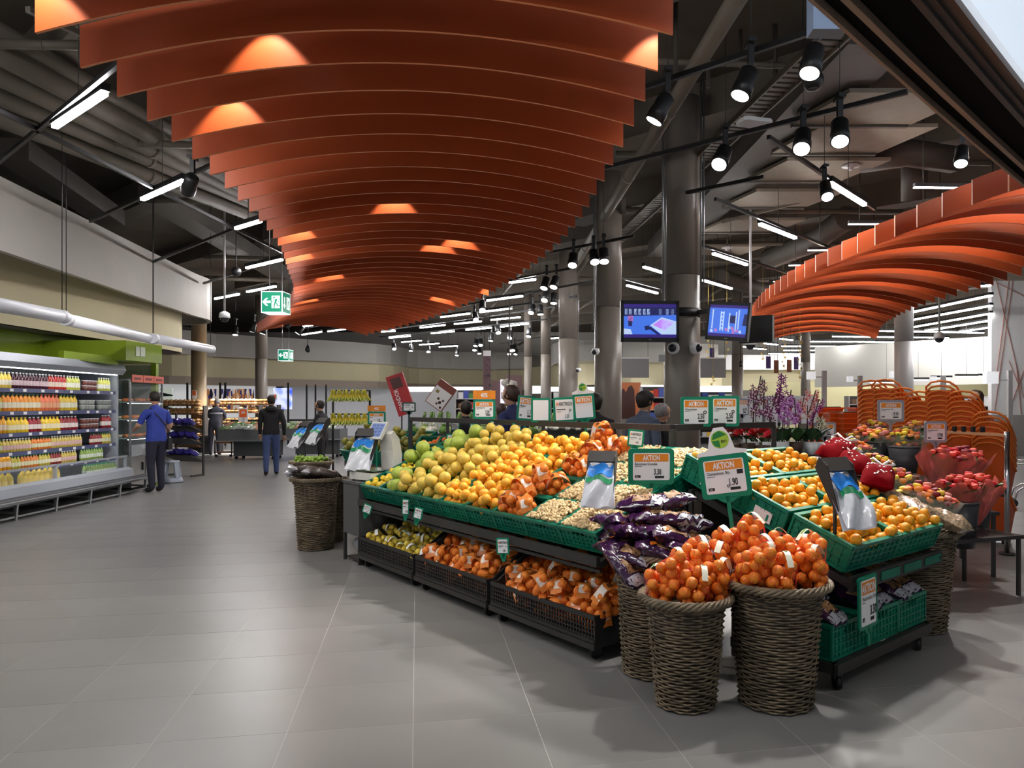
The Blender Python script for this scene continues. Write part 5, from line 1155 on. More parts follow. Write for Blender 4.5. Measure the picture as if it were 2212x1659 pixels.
# ---------------------------------------------------------------- wicker baskets
wick = mat('grey_brown_wicker', S(120, 105, 84), 0.5, var=0.42, vscale=9, bump=0.5, bscale=150); wick_d = mat('wicker_inner_shade', S(58, 48, 38), 0.7)  # inner wall darker: shade of the weave gaps put into its colour
def basket(loc, rb, rt, h, label, lean=0.0, flare=0.03, rows=None, big=True):
    t = thing('wicker_basket', label, 'basket', loc, 0, 'tall wicker baskets')
    rows = rows or int((h - 0.1) / 0.0135); ns = 26; seg = ns * 3
    def rad(z): u = z / h; return rb + (rt - rb) * u + flare * max(0, (u - 0.86) / 0.14) ** 2
    MB().lathe([(rb * 0.9, 0.005), (rb * 0.95, 0.02), (rad(h * 0.5) - 0.014, h * 0.5), (rad(h * 0.97) - 0.012, h * 0.97)], 30, caps=False).obj('inner_wall', wick_d, t)
    MB().lathe([(rb * 0.94, 0.004), (rb * 0.94, 0.02)], 30).obj('bottom', wick_d, t)
    wv = MB()
    for i in range(rows):
        z = 0.012 + (h * 0.9 - 0.012) * i / (rows - 1); r0 = rad(z)
        pts = []
        for k in range(seg):
            a = 2 * PI * k / seg; off = 0.0065 * math.cos(ns * a / 2 + (i % 2) * PI)
            r = r0 + off + 0.0015 * math.sin(3 * a + i * 1.7); pts.append((r * math.cos(a), r * math.sin(a), z + 0.002 * math.sin(5 * a + i * 2.3)))
        wv.tube(pts, 0.0058, 4, 0, True)
    wv.obj('woven_wall', wick, t)
    rim = MB()
    for s in range(5):
        pts = []
        for k in range(60):
            a = 2 * PI * k / 60; b = 9 * a + s * 2 * PI / 5
            pts.append(((rad(h) + 0.016 * math.cos(b)) * math.cos(a), (rad(h) + 0.016 * math.cos(b)) * math.sin(a), h - 0.012 + 0.016 * math.sin(b)))
        rim.tube(pts, 0.0095, 5, 0, True)
    rim.obj('braided_rim', wick, t)
    band = MB()
    for s in range(3):
        pts = []
        for k in range(60):
            a = 2 * PI * k / 60; b = 13 * a + s * 2 * PI / 3
            pts.append(((rad(h * 0.93) + 0.01 * math.cos(b)) * math.cos(a), (rad(h * 0.93) + 0.01 * math.cos(b)) * math.sin(a), h * 0.935 + 0.012 * math.sin(b)))
        band.tube(pts, 0.007, 4, 0, True)
    band.obj('braided_band', wick, t)
    return t
B1 = V(1.145, 4.085, 0); basket(B1, 0.188, 0.24, 0.655, 'wide wicker basket of clementines, right one at the front corner')
B2 = V(0.660, 4.06, 0); basket(B2, 0.152, 0.205, 0.585, 'narrow wicker basket of clementines, middle one at the front corner')
B3 = V(0.545, 4.55, 0); basket(B3, 0.175, 0.215, 0.72, 'wicker basket heaped with purple nut bags at the front corner')
pc = FL(2000, 1290); B4 = RP(1.5, 0.3, 0); basket(B4, 0.2, 0.27, 0.72, 'wicker basket of nut packs at the far right of the display')
B5 = FL(704, 1172); B5 = V(B5.x, 8.45, 0); basket(B5, 0.185, 0.23, 0.78, 'wicker basket of wrapped roots before the scale cabinet')
B6 = FL(664, 1100); B6 = V(-3.82, 11.75, 0); basket(B6, 0.19, 0.27, 0.72, 'wicker basket of limes by the mangoes', 0, 0.05)
B7 = V(-2.72, 8.95, 0); basket(B7, 0.185, 0.225, 0.72, 'wicker basket half hidden behind the root basket')
# clementine bags heaped on the two front baskets
def heap(center, spots, name, grp):
    nm = ['front', 'left', 'right', 'rear', 'top', 'front left', 'front right', 'rear right', 'rear left', 'crown', 'upper left', 'upper right']
    for k, (x, y, z, a) in enumerate(spots):
        put_bag(['clem_a', 'clem_b', 'clem_c'][k % 3], Matrix.Translation(center + V(x * 1.3, y * 1.2, z - 0.012)) @ Euler((RND.uniform(-.2, .2) - y * 1.4, RND.uniform(-.2, .2) + x * 1.2, a)).to_matrix().to_4x4(), 'clementine_net_bag', 'red net bag of clementines, ' + nm[k] + ' of the ' + name, 'net bag', grp, 'clementine')
heap(B1, [(-0.02, -0.13, 0.62, 0.1), (-0.15, -0.02, 0.62, 1.2), (0.14, -0.05, 0.62, -0.8), (0.0, 0.12, 0.63, 0.3), (-0.05, 0.0, 0.70, 0.8), (-0.12, -0.1, 0.66, 0.5), (0.12, 0.1, 0.66, -0.4), (0.03, 0.02, 0.73, 1.5), (-0.12, 0.12, 0.7, 0.2), (-0.08, 0.06, 0.78, 0.9), (-0.16, 0.1, 0.73, 0.4), (0.13, -0.0, 0.68, 1.9)], 'right clementine basket', 'clementine bags in the right basket')
heap(B2, [(0.0, -0.1, 0.55, 0.1), (-0.1, 0.0, 0.55, 1.2), (0.11, -0.02, 0.55, -0.8), (0.02, 0.1, 0.58, 0.3), (0.0, 0.02, 0.62, 0.8), (-0.04, -0.06, 0.6, 0.5), (0.1, 0.08, 0.64, -0.4), (0.05, 0.05, 0.69, 0.4)], 'middle clementine basket', 'clementine bags in the middle basket')
nn = ['front', 'front left', 'front right', 'left', 'right', 'rear', 'rear left', 'rear right', 'centre', 'top', 'top left', 'top right', 'upper rear', 'overhanging left', 'upper front', 'inner right', 'crest left', 'crest right', 'upper left flank', 'lower right flank']
for k, (x, y, z, rx, rz) in enumerate(((0.02, -0.17, 0.74, 0.35, 1.5), (-0.15, -0.13, 0.72, 0.3, 1.1), (0.17, -0.12, 0.75, 0.3, 1.8), (-0.2, 0.0, 0.74, 0.2, 2.6), (0.19, 0.02, 0.78, 0.2, 0.7), (0.0, 0.18, 0.82, -0.3, 1.4), (-0.16, 0.14, 0.8, -0.2, 2.0), (0.17, 0.16, 0.84, -0.3, 1.0), (0.0, -0.04, 0.82, 0.1, 1.3), (0.0, 0.08, 0.9, 0.0, 1.9), (-0.12, 0.0, 0.83, 0.2, 2.3), (0.13, 0.06, 0.89, -0.1, 0.9), (0.03, 0.22, 0.94, -0.2, 1.6), (-0.17, -0.18, 0.66, 0.7, 0.9), (0.08, -0.1, 0.82, 0.3, 1.9), (0.22, 0.12, 0.86, 0.0, 0.3), (-0.05, 0.16, 0.98, -0.1, 1.2), (0.12, 0.2, 0.99, -0.1, 1.9), (-0.2, 0.12, 0.87, 0.2, 2.4), (0.26, -0.02, 0.76, 0.3, 1.3))):
    nut_bag(Matrix.Translation(B3 + V(x, y, z)) @ Euler((rx, RND.uniform(-.2, .2), rz)).to_matrix().to_4x4(), 'purple nut bag on the wicker basket heap, ' + nn[k], 'purple nut bags heaped on the wicker basket')
nut_clear = mat('clear_nut_pack', S(150, 128, 104), 0.15, var=0.5, vscale=45, coat=0.8, bump=0.6, bscale=60); gold_clip = mat('foil_white', S(226, 222, 220), 0.2, coat=0.6)
npk = [pillow(0.15, 0.26, 0.1, s, nut_clear, nu=10, nv=8, wr=0.01).mesh('pack', nut_clear) for s in (21, 22)]
end_me = pillow(0.1, 0.06, 0.03, 23, gold_clip, nu=6, nv=4, wr=0.006).mesh('foil_end', gold_clip)
for k in range(12):
    s = 1.32 + RND.uniform(-0.05, 0.1); dd = 0.95 - 0.085 * k; p = RP(s, dd, 0.78 + 0.32 * max(0, dd) + RND.uniform(0, 0.04))
    t = thing('nut_pack', 'clear pack of mixed nuts, ' + ['first', 'second', 'third', 'fourth', 'fifth', 'sixth', 'seventh', 'eighth', 'ninth', 'tenth', 'eleventh', 'lowest'][k] + ' down the right edge of the mandarin crates', 'snack bag', p, 0, 'clear nut packs along the right edge', (0.35, RND.uniform(-.2, .4), RND.uniform(-0.6, 0.6) + 0.7))
    ob('pack', npk[k % 2], t); ob('foil_end', end_me, t, (0, 0.14, 0.0))
# two red stockings with white dots on the nut packs
redst = mat('red_dotted_cloth', S(112, 4, 14), 0.9, spec=0.05); whd = mat('white_dot', S(236, 232, 230), 0.7)
for k, (s, dd, z, a) in enumerate(((1806, 972, 5.9, 0.3), (1850, 1000, 5.65, 0.9), (1897, 1030, 5.4, 0.5))):
    p = P(s, dd, z); t = thing('gift_sack', 'red gift sack with white dots and ribbon, ' + ['highest', 'middle', 'lowest'][k] + ' of three beside the mandarins', 'gift sack', p, 0, 'red gift sacks beside the mandarins', (0.25, 0.2, a - 0.9))
    pl = pillow(0.22, 0.36, 0.13, 31 + k, redst, nu=10, nv=10, wr=0.012); pl.obj('cloth', redst, t)
    for j in range(20):
        x = RND.uniform(-0.085, 0.085); y = RND.uniform(-0.13, 0.13); MB().box((0, 0, 0), (0.011, 0.011, 0.005)).obj('white_dot', whd, t, loc=(x, y, 0.065 * (1 - (x / 0.11) ** 4) ** .5 * (1 - abs(y / 0.18) ** 3) ** .6 + 0.004), rot=(0, 0, RND.uniform(0, 1.5)))
    MB().tube([(0, 0.17, 0.02), (0.05, 0.22, 0.06), (0.09, 0.19, 0.05), (0.02, 0.16, 0.03), (-0.06, 0.21, 0.06), (-0.09, 0.17, 0.04), (0, 0.165, 0.02)], 0.01, 5).obj('ribbon', whd, t)
# limes, roots, mangoes
lb = [(x, y - 0.25, z, r) for x, y, z, r in pile(0.46, 0.46, 0.027, 62, 301, 0.0, 20, 0.9, lambda x, y: 0.07 - 0.9 * (x * x + (y - 0.23) ** 2))]
put_fruits('lime', Matrix.Translation(B6 + V(0, 0.02, 0.68)), lb, 'small green lime heaped on the wicker basket by the mangoes', 'limes heaped on the wicker basket', 'lime', 'lime', False)
film = mat('clear_film', S(206, 206, 212), 0.12, coat=0.8, var=0.25, vscale=30); root_m = mat('dark_root', S(66, 52, 46), 0.5, var=0.5, vscale=25, coat=0.6)
for k in range(7):
    p = B5 + V(RND.uniform(-0.16, 0.18), RND.uniform(-0.2, 0.18), 0.80 + 0.012 * k); o = thing('wrapped_roots', 'film-wrapped pack of dark roots, ' + ['lowest', 'second', 'third', 'fourth', 'fifth', 'sixth', 'topmost'][k] + ' on the root basket', 'vegetable pack', p, 0, 'wrapped roots on the wicker basket', (0.1, 0.1, RND.uniform(-0.6, 0.6) + 1.3))
    MB().tube([(0, -0.14, 0), (0.01, 0, 0.01), (0, 0.14, 0)], [0.03, 0.045, 0.03], 10).obj('root_bundle', root_m, o); pillow(0.13, 0.1, 0.05, k, film, nu=6, nv=4).obj('film_end', film, o, loc=(0, 0.18, 0))
for c, (x, Y, nm) in enumerate(((742, 10.6, 'left'), (800, 10.3, 'middle'), (848, 9.9, 'right'))):
    o = P(x + 18, 1000, Y); o = V(o.x, o.y, 0.78); M = tilted(o, U, N_, 0.5)
    crate(CK_M, M, 'green crate of mangoes, ' + nm + ' of three behind the scale', 'green mango crates')
    put_fruits('mango', M, pile(0.38, 0.55, 0.052, 30, 320 + c, 0.06), 'green-red mango in the ' + nm + ' mango crate', 'mangoes in the ' + nm + ' crate', 'mango', 'mango', False)
    for z in (0.0,): pass
ms = thing('mango_stand', 'dark stand carrying the mango crates', 'stand', (P(790, 1000, 10.35).x, 10.5, 0), math.atan2(U.y, U.x))
MB().bx(-0.75, 0.75, 0.0, 0.6, 0.02, 0.72).obj('body', dark, ms); MB().bx(-0.78, 0.78, -0.03, 0.03, 0.7, 0.78).obj('front_rail', dark, ms)
# back crates left of the ridge with oranges and peppers
for c in range(3):
    o = P(935 + 45 * c, 965, 9.0 - 0.25 * c); M = tilted(V(o.x, o.y, 0.98), V(1, -0.05, 0).normalized(), V(0.05, 1, 0).normalized(), 0.3)
    crate(CK_S, M, 'green crate with persimmons behind the lemons, ' + ['left', 'middle', 'right'][c] + ' one', 'green crates behind the lemons')
    put_fruits('clementine', M, pile(0.38, 0.28, 0.038, 14, 340 + c, 0.05), 'orange persimmon in the ' + ['left', 'middle', 'right'][c] + ' crate behind the lemons', 'persimmons in the ' + ['left', 'middle', 'right'][c] + ' crate behind the lemons', 'persimmon', 'persimmon')
bs = thing('rear_stand', 'dark stand behind the lemon crates carrying the persimmon crates', 'stand', (P(980, 1000, 8.9).x, 8.9, 0))
MB().bx(-0.62, 0.62, 0.0, 0.35, 0.0, 0.93).obj('body', dark, bs); MB().bx(-0.64, 0.64, -0.02, 0.0, 0.88, 0.96).obj('front_rail', dark, bs)
# ================================================================ SIGNS
def sign(label, pos, w, h, yaw=0.0, pitch=0.0, roll=0.0, frame=None, rows=(), top=None, bio=False, stem=0.0, name='price_sign', rw=0.012, group='price signs with coloured frames', bar=None, cat='price sign'):
    """local x right, z up, faces -y; pos = centre of the sign"""
    M = Matrix.Translation(pos) @ Matrix.Rotation(yaw, 4, 'Z') @ Matrix.Rotation(pitch, 4, 'X') @ Matrix.Rotation(roll, 4, 'Y')
    t = thing(name, label, cat, group=group, M=M); frame = frame or green_f; b = 0.022 * w / 0.25 + 0.003
    c = 0.02 * w / 0.25
    def rr(W, H, r):
        pts = []
        for (sx, sz, a0) in ((1, 1, 0), (-1, 1, PI / 2), (-1, -1, PI), (1, -1, 1.5 * PI)):
            for k in range(4): a = a0 + PI / 2 * k / 3; pts.append((sx * (W / 2 - r) + r * math.cos(a), sz * (H / 2 - r) + r * math.sin(a)))
        return pts
    X = Matrix(((1, 0, 0, 0), (0, 0, -1, 0), (0, 1, 0, 0), (0, 0, 0, 1)))
    MB().prism(rr(w, h, c), -rw, 0, X).obj('frame', frame, t)
    MB().prism(rr(w - 2 * b, h - 2 * b, c * 0.5), 0.0, 0.002, X).obj('paper', paper, t)
    y = -0.004; iw, ih = w - 2 * b, h - 2 * b
    for r in rows:
        kind = r[0]
        if kind == 'bar':
            _, x, z, ww, hh, m = r; MB().bx((x - ww / 2) * iw, (x + ww / 2) * iw, y + 0.0006, y + 0.0012, (z - hh / 2) * ih, (z + hh / 2) * ih).obj('banner', m, t)
        elif kind == 'ring':
            _, x, z, rad, m = r; MB().lathe([(rad * iw, 0), (rad * iw, 0.001)], 16, 0, Matrix.Translation((x * iw, y, z * ih)) @ Matrix.Rotation(PI / 2, 4, 'X')).obj('round_mark', m, t)
            if rad > 0.03: MB().lathe([(rad * iw * 0.5, 0), (rad * iw * 0.5, 0.001)], 10, 0, Matrix.Translation((x * iw, y - 0.001, z * ih)) @ Matrix.Rotation(PI / 2, 4, 'X')).obj('round_mark_core', paper, t)
        else:
            _, s, x, z, size, m, al = r[:7]; bold = r[7] if len(r) > 7 else 0.012; cond = r[8] if len(r) > 8 else 0.62
            lettering(t, s, x * iw, z * ih, size * ih, m, y - 0.001, cond, bold, al)
    if top:     # orange board with 40% on top
        o = MB().bx(-w / 2, w / 2, -0.002, 0.003, h / 2 + 0.004, h / 2 + h * 0.46).obj('discount_board', orange_ink, t); lettering(o, top, 0, h / 2 + h * 0.12, h * 0.3, paper, -0.004, 0.7, 0.02, 'CENTER')
    if bio:     # white arch with a green leaf roundel
        pts = [(-w * 0.5, h / 2), (w * 0.5, h / 2), (w * 0.5, h / 2 + 0.02), (w * 0.27, h / 2 + 0.035), (w * 0.2, h / 2 + 0.1 * w / 0.25), (w * 0.1, h / 2 + 0.14 * w / 0.25), (-w * 0.1, h / 2 + 0.14 * w / 0.25), (-w * 0.2, h / 2 + 0.1 * w / 0.25), (-w * 0.27, h / 2 + 0.035), (-w * 0.5, h / 2 + 0.02)]
        o = MB().prism(pts, -0.003, 0.001, X).obj('bio_header', paper, t); k = w / 0.25
        cz = h / 2 + 0.078 * k
        MB().lathe([(0.045 * k, 0), (0.045 * k, 0.001)], 22, 0, Matrix.Translation((0, -0.002, cz)) @ Matrix.Rotation(PI / 2, 4, 'X')).obj('leaf_roundel', mat('leaf_lime', S(166, 204, 60), 0.5), o)
        MB().poly([(-0.04 * k, -0.0045, cz + 0.0), (-0.03 * k, -0.0045, cz + 0.03 * k), (0.0, -0.0045, cz + 0.044 * k), (0.036 * k, -0.0045, cz + 0.022 * k), (0.0, -0.0045, cz + 0.012 * k)]).poly([(-0.042 * k, -0.0045, cz - 0.006 * k), (-0.005 * k, -0.0045, cz - 0.004 * k), (-0.002 * k, -0.0045, cz - 0.042 * k), (-0.03 * k, -0.0045, cz - 0.03 * k)]).obj('leaf_mark', mat('leaf_green', S(40, 130, 60), 0.5), o)
        lettering(o, 'BIO', 0.004 * k, cz - 0.018 * k, 0.02 * k, ink, -0.005, 0.9, 0.01)
    if stem:
        MB().bx(-0.012, 0.012, 0.0, 0.012, -h / 2 - stem, -h / 2 + 0.01).obj('stem', frame, t)
        MB().prism([(-w * 0.25, -h / 2 + 0.004), (w * 0.25, -h / 2 + 0.004), (0.02, -h / 2 - 0.03), (-0.02, -h / 2 - 0.03)], -0.008, 0.0, X).obj('clip', frame, t)
    return t
def aktion(price, item, extra=(), pct='20%', was=True):
    r = [('bar', 0, 0.33, 0.92, 0.28, orange_ink), ('text', 'AKTION', 0, 0.235, 0.27, paper, 'CENTER', 0.03, 0.62)]
    if item: r.append(('text', item, -0.45, 0.06, 0.13, ink, 'LEFT', 0.01, 0.75)); r.append(('bar', -0.35, 0.01, 0.2, 0.015, ink)); 
    if price: r.append(('text', price, 0.06, -0.29, 0.3, ink, 'LEFT', 0.02, 0.55)); r.append(('bar', 0.22, -0.385, 0.25, 0.08, ink)); r.append(('bar', -0.37, -0.36, 0.15, 0.09, ink)); r.append(('text', pct, -0.42, -0.39, 0.07, paper, 'LEFT', 0.0, 0.8))
    return r + list(extra)
def frisch(price, item=True):
    r = [('text', 'M', -0.44, 0.2, 0.25, mat('orange_text', S(236, 120, 50), 0.5), 'LEFT', 0.02, 0.52), ('text', 'ARKTFRISCH', -0.3, 0.2, 0.25, ink, 'LEFT', 0.02, 0.46), ('bar', -0.18, 0.02, 0.5, 0.045, ink), ('bar', -0.3, -0.1, 0.2, 0.02, ink), ('ring', 0.33, -0.02, 0.065, ink)]
    if price: r.append(('text', price, 0.02, -0.4, 0.24, ink, 'LEFT', 0.015, 0.5))
    return r
grey_f = mat('grey_sign_frame', S(150, 150, 160), 0.4)
def spx(label, x0, x1, y0, y1, Y, yaw, rows, **k):
    c = P((x0 + x1) / 2, (y0 + y1) / 2, Y); w = (x1 - x0) / F_PX * Y / max(0.4, math.cos(yaw)); h = (y1 - y0) / F_PX * Y
    return sign(label, c, w, h, yaw, k.pop('pitch', 0.0), k.pop('roll', 0.0), rows=rows, **k)
spx('green-framed AKTION sign for walnuts at 3.30 in the peanuts', 1357, 1457, 969, 1047, 5.05, 0.08, aktion('3.30', 'Baumnüsse Grenoble', pct='25%'), stem=0.22)
spx('green-framed AKTION sign with leaf arch, clementines at 1.90', 1513, 1619, 982, 1075, 4.72, -0.12, aktion('1.90', 'Clementinen, Bio', [('ring', 0.05, -0.3, 0.035, ink), ('bar', 0.38, 0.1, 0.15, 0.13, ink)]), roll=-0.13, bio=True, stem=0.3, pitch=-0.1)
spx('green-framed AKTION sign at 3.30 on the lower right crate', 1846, 1906, 1243, 1357, 4.28, 0.72, aktion('3.30', 'Baumnüsse Grenoble', pct='25%'), roll=-0.04, stem=0.1)
spx('left of two AKTION signs at 2.50 on the ridge rail', 1470, 1537, 857, 922, 6.0, 0.05, aktion('2.50', 'Clementinen', [('ring', 0.36, -0.02, 0.07, ink)]))
spx('right of two AKTION signs at 2.50 on the ridge rail, pinkish', 1536, 1595, 855, 921, 6.2, -0.3, aktion('2.50', 'Clementinen', [('ring', 0.36, -0.02, 0.07, ink)]))
spx('green-framed AKTION sign at 2.20 under a 40% board', 1022, 1070, 863, 905, 7.6, 0.05, aktion('2.20', 'Kaki Persimon', [('ring', 0.36, 0.0, 0.06, ink)]), top='40%')
spx('green-framed AKTION sign half behind the blank sign', 1118, 1156, 855, 908, 7.9, 0.25, aktion('1.10', 'Mango'), roll=0.08, stem=0.1)
spx('blank green-framed sign on the ridge rail', 1147, 1189, 860, 912, 7.1, 0.0, ())
spx('green-framed market-fresh sign at 3.20 on the ridge rail', 1195, 1243, 858, 912, 6.9, 0.05, frisch('3.20'), roll=-0.05)
spx('green-framed AKTION sign with leaf arch and empty price', 1238, 1285, 851, 907, 6.8, -0.05, aktion('', ''), bio=True, roll=-0.08, stem=0.25)
spx('orange 40% board over an AKTION sign behind the scale', 794, 833, 889, 917, 9.4, 0.0, aktion('1.90', 'Mango'), top='40%', stem=1.22)
spx('dark-framed market-fresh card on the rear green rail', 869, 898, 869, 890, 9.6, 0.0, frisch('3.10'), frame=mat('dark_green_frame', S(40, 80, 74), 0.4), stem=1.35)
cards = [(1015, 1033, 915, 938, 7.9, 0.05, 'right of the second pomelos'), (1057, 1080, 909, 935, 7.7, 0.15, 'by the rail behind the grapefruit'), (1107, 1126, 914, 941, 7.4, 0.12, 'among the rearmost grapefruit'), (1284, 1311, 922, 952, 6.25, 0.0, 'behind the net bags'), (1356, 1391, 928, 965, 5.75, -0.1, 'above the rearmost peanuts'), (908, 923, 966, 987, 7.8, 0.05, 'on the pomelo crate'), (964, 989, 938, 960, 7.95, 0.2, 'on the back lemon crate'), (973, 993, 912, 930, 8.6, -0.2, 'behind the back lemon crate')]
cnm = []
for (x0, x1, y0, y1, Y, yaw, nm) in cards:
    spx('small green-framed market-fresh card ' + nm, x0, x1, y0, y1, Y, yaw, frisch('4.90'), roll=0.1 if x0 in (1057, 1356, 964) else -0.02, stem=0.06, name='price_card', group='small price cards in the fruit', rw=0.006)
for (x0, x1, y0, y1, Y, nm, roll) in ((783, 803, 1089, 1110, 7.2, 'leftmost', -0.3), (868, 884, 1078, 1112, 6.6, 'middle', -0.03), (893, 913, 1096, 1122, 6.3, 'right', -0.22), (1072, 1100, 1162, 1198, 5.4, 'lowest, over the netted oranges', 0.05)):
    spx('small hanging price card under the crate rail, ' + nm, x0, x1, y0, y1, Y, -0.55 + 0.25, frisch('4.90'), roll=-roll, name='price_card', group='small price cards under the crate rail', rw=0.006, stem=0.05)
spx('grey-framed AKTION sign at 19.90 above the rear bouquets', 1896, 1953, 864, 911, 8.2, -0.02, aktion('19.90', 'Rosenstrauss Trio'), frame=grey_f, stem=0.5)
spx('grey-framed AKTION sign at 17.90 above the red bouquets', 1996, 2047, 910, 956, 7.4, 0.1, aktion('17.90', 'Amaryllisstrauss'), frame=grey_f, stem=0.35)
spx('grey-framed AKTION sign at 9.90 beside the orchids', 1759, 1806, 912, 946, 7.6, 0.0, aktion('9.90', 'Poinsettia'), frame=grey_f, stem=0.12)
spx('grey-framed AKTION sign at 6.90 partly behind the orchids', 1588, 1618, 861, 897, 8.6, 0.0, aktion('6.90', ''), frame=grey_f, stem=1.4)
spx('orange discount sign on the bread trolley', 515, 535, 882, 911, 21.5, 0.0, [('bar', 0, 0.15, 1.0, 0.7, mat('vivid_orange', S(236, 104, 40), 0.5)), ('text', '30%', 0, 0.12, 0.3, paper, 'CENTER', 0.02, 0.7), ('text', '1.20', 0, -0.42, 0.25, ink, 'CENTER', 0.01, 0.6)], frame=white, stem=0.15)
spx('small orange discount sign before the tan column', 415, 424, 843, 862, 24.6, 0.0, [('bar', 0, 0.2, 1.0, 0.6, mat('vivid_orange', S(236, 104, 40), 0.5))], frame=white, stem=0.15)
spx('small orange card above the black-jacket man', 580, 598, 851, 863, 21.0, 0.0, [('bar', 0, 0.0, 1.0, 1.0, mat('vivid_orange', S(236, 104, 40), 0.5))], frame=white, stem=0.5)

# ================================================================ BAG DISPENSERS
bagw = mat('thin_white_film', S(226, 228, 236), 0.25, coat=0.5, var=0.06, vscale=20); bagb = mat('print_blue', S(40, 130, 220), 0.35); bagg = mat('print_green', S(30, 140, 90), 0.35)
def bag_dispenser(pos, yaw, label, pole=0.35, tilt=0.95, s=1.0):
    t = thing('bag_dispenser', label, 'bag dispenser', pos, yaw, 'black bag dispensers'); R = Matrix.Rotation(tilt, 4, 'X') @ Matrix.Scale(s, 4)
    # tray local: x width, y up the tray, z normal
    MB().bx(-0.085, 0.085, -0.13, 0.13, -0.004, 0.004, R).obj('tray', dark, t)
    for sx in (-0.085, 0.085): MB().prism([(-0.13, 0), (0.13, 0), (0.16, 0.05), (0.1, 0.075), (-0.12, 0.02)], -0.003, 0.003, R @ Matrix.Translation((sx, 0, 0)) @ Matrix(((0, 0, 1, 0), (1, 0, 0, 0), (0, 1, 0, 0), (0, 0, 0, 1)))).obj('side_wing', dark, t)
    MB().prism([(0.07, 0.055), (0.15, 0.05), (0.15, 0.06), (0.07, 0.07)], -0.085, 0.085, R @ Matrix(((0, 0, 1, 0), (1, 0, 0, 0), (0, 1, 0, 0), (0, 0, 0, 1)))).obj('hood', dark, t)
    b = MB().grid(lambda u, v: ((u - 0.5) * (0.15 + 0.06 * v), 0.08 - 0.30 * v, 0.03 + 0.03 * math.sin(PI * v) + 0.014 * math.sin(9 * u + 7 * v) * (0.3 + v)), 12, 12, M=R).grid(lambda u, v: ((0.5 - u) * (0.15 + 0.06 * v), 0.08 - 0.30 * v, 0.012 - 0.01 * math.sin(8 * u + 5 * v) * v), 8, 8, M=R).obj('bag_sheaf', bagw, t)
    MB().grid(lambda u, v: ((u - 0.5) * 0.15, 0.07 - 0.09 * v - 0.012 * math.sin(9 * u), 0.036 + 0.03 * math.sin(PI * (v * 0.33)) + 0.014 * math.sin(9 * u + 7 * v * 0.33) * (0.3 + v * .3)), 12, 4, M=R).obj('blue_print', bagb, b)
    MB().grid(lambda u, v: ((u - 0.5) * 0.16, -0.03 - 0.035 * v - 0.014 * math.sin(7 * u + 2), 0.066 + 0.013 * math.sin(9 * u + 2.6)), 12, 3, M=R).obj('green_print', bagg, b)
    if pole: MB().cyl((0, 0.03, -0.01), (0, 0.03, -pole), 0.011, None, 8).obj('pole', dark, t)
bag_dispenser(P(1300, 1030, 4.95), -0.25, 'black bag dispenser standing in the peanuts', 0.3, 1.0, 1.05)
bag_dispenser(P(1812, 1058, 4.35), 0.45, 'black bag dispenser on a pole among the mandarins', 0.42, 1.0, 1.15)
bag_dispenser(P(790, 968, 7.9), -0.2, 'black bag dispenser beside the scale', 0.5, 0.95, 1.3)
bag_dispenser(P(656, 938, 12.0), -0.6, 'black bag dispenser behind the limes, left of two', 0.7, 0.9, 1.3)
bag_dispenser(P(693, 930, 12.0), -0.6, 'black bag dispenser behind the limes, right of two', 0.7, 0.9, 1.3)
# ================================================================ SCALE AND ITS CABINET
cab = thing('scale_cabinet', 'grey cabinet at the end of the display carrying the scale', 'cabinet', DP(-0.22, 0.0, 0), math.atan2(U.y, U.x))
cg = mat('cabinet_grey', S(84, 84, 86), 0.5)
MB().bx(-0.2, 0.2, 0.0, 0.55, 0.28, 0.79).obj('body', cg, cab); MB().bx(-0.21, 0.21, -0.01, 0.56, 0.79, 0.815).obj('top', cg, cab)
for sx in (-0.185, 0.185):
    for y in (0.015, 0.53): MB().bx(sx - 0.015, sx + 0.015, y - 0.015, y + 0.015, 0, 0.28).obj('leg', dark, cab)
MB().bx(-0.17, 0.17, 0.03, 0.5, 0.02, 0.04).obj('lower_shelf', dark, cab)
tag(ob('waste_bag', pillow(0.26, 0.3, 0.2, 77, bagw, wr=0.015).mesh('waste_bag', mat('grey_film', S(176, 178, 188), 0.25, coat=0.4)), None, DP(-0.24, 0.2, 0.16), (0, 0, 0.6)), 'crumpled clear waste bag inside the scale cabinet', 'bag')
sc_p = DP(-0.2, 0.26, 0.815); scl = thing('weighing_scale', 'white customer scale with tilted touch screen', 'scale', sc_p, math.atan2(U.y, U.x) + 0.25)
cream = mat('cream_plastic', S(222, 220, 212), 0.4)
MB().bx(-0.17, 0.17, -0.2, 0.17, 0.015, 0.09).obj('base', cream, scl)
for sx in (-.14, .14):
    for sy in (-.17, .14): MB().cyl((sx, sy, 0), (sx, sy, 0.016), 0.015).obj('foot', black, scl)
MB().bx(-0.19, 0.19, -0.21, 0.12, 0.105, 0.115).obj('pan', chrome, scl); MB().bx(-0.05, 0.05, -0.1, 0.05, 0.09, 0.105).obj('pan_support', dark, scl)
MB().prism([(0.1, 0.09), (0.19, 0.09), (0.21, 0.25), (0.17, 0.42), (0.1, 0.5), (0.06, 0.47), (0.09, 0.3)], -0.1, 0.1, Matrix(((0, 0, 1, 0.06), (1, 0, 0, 0), (0, 1, 0, 0), (0, 0, 0, 1)))).obj('tower', cream, scl)
SM_ = Matrix.Translation((-0.03, 0.04, 0.5)) @ Matrix.Rotation(-0.55, 4, 'X')
MB().box((0, 0, 0), (0.24, 0.03, 0.2), SM_).obj('screen_case', cream, scl); MB().box((0, -0.016, 0.0), (0.2, 0.003, 0.155), SM_).obj('touch_screen', mat('scale_screen', S(120, 140, 190), 0.2, emit=0.35), scl)
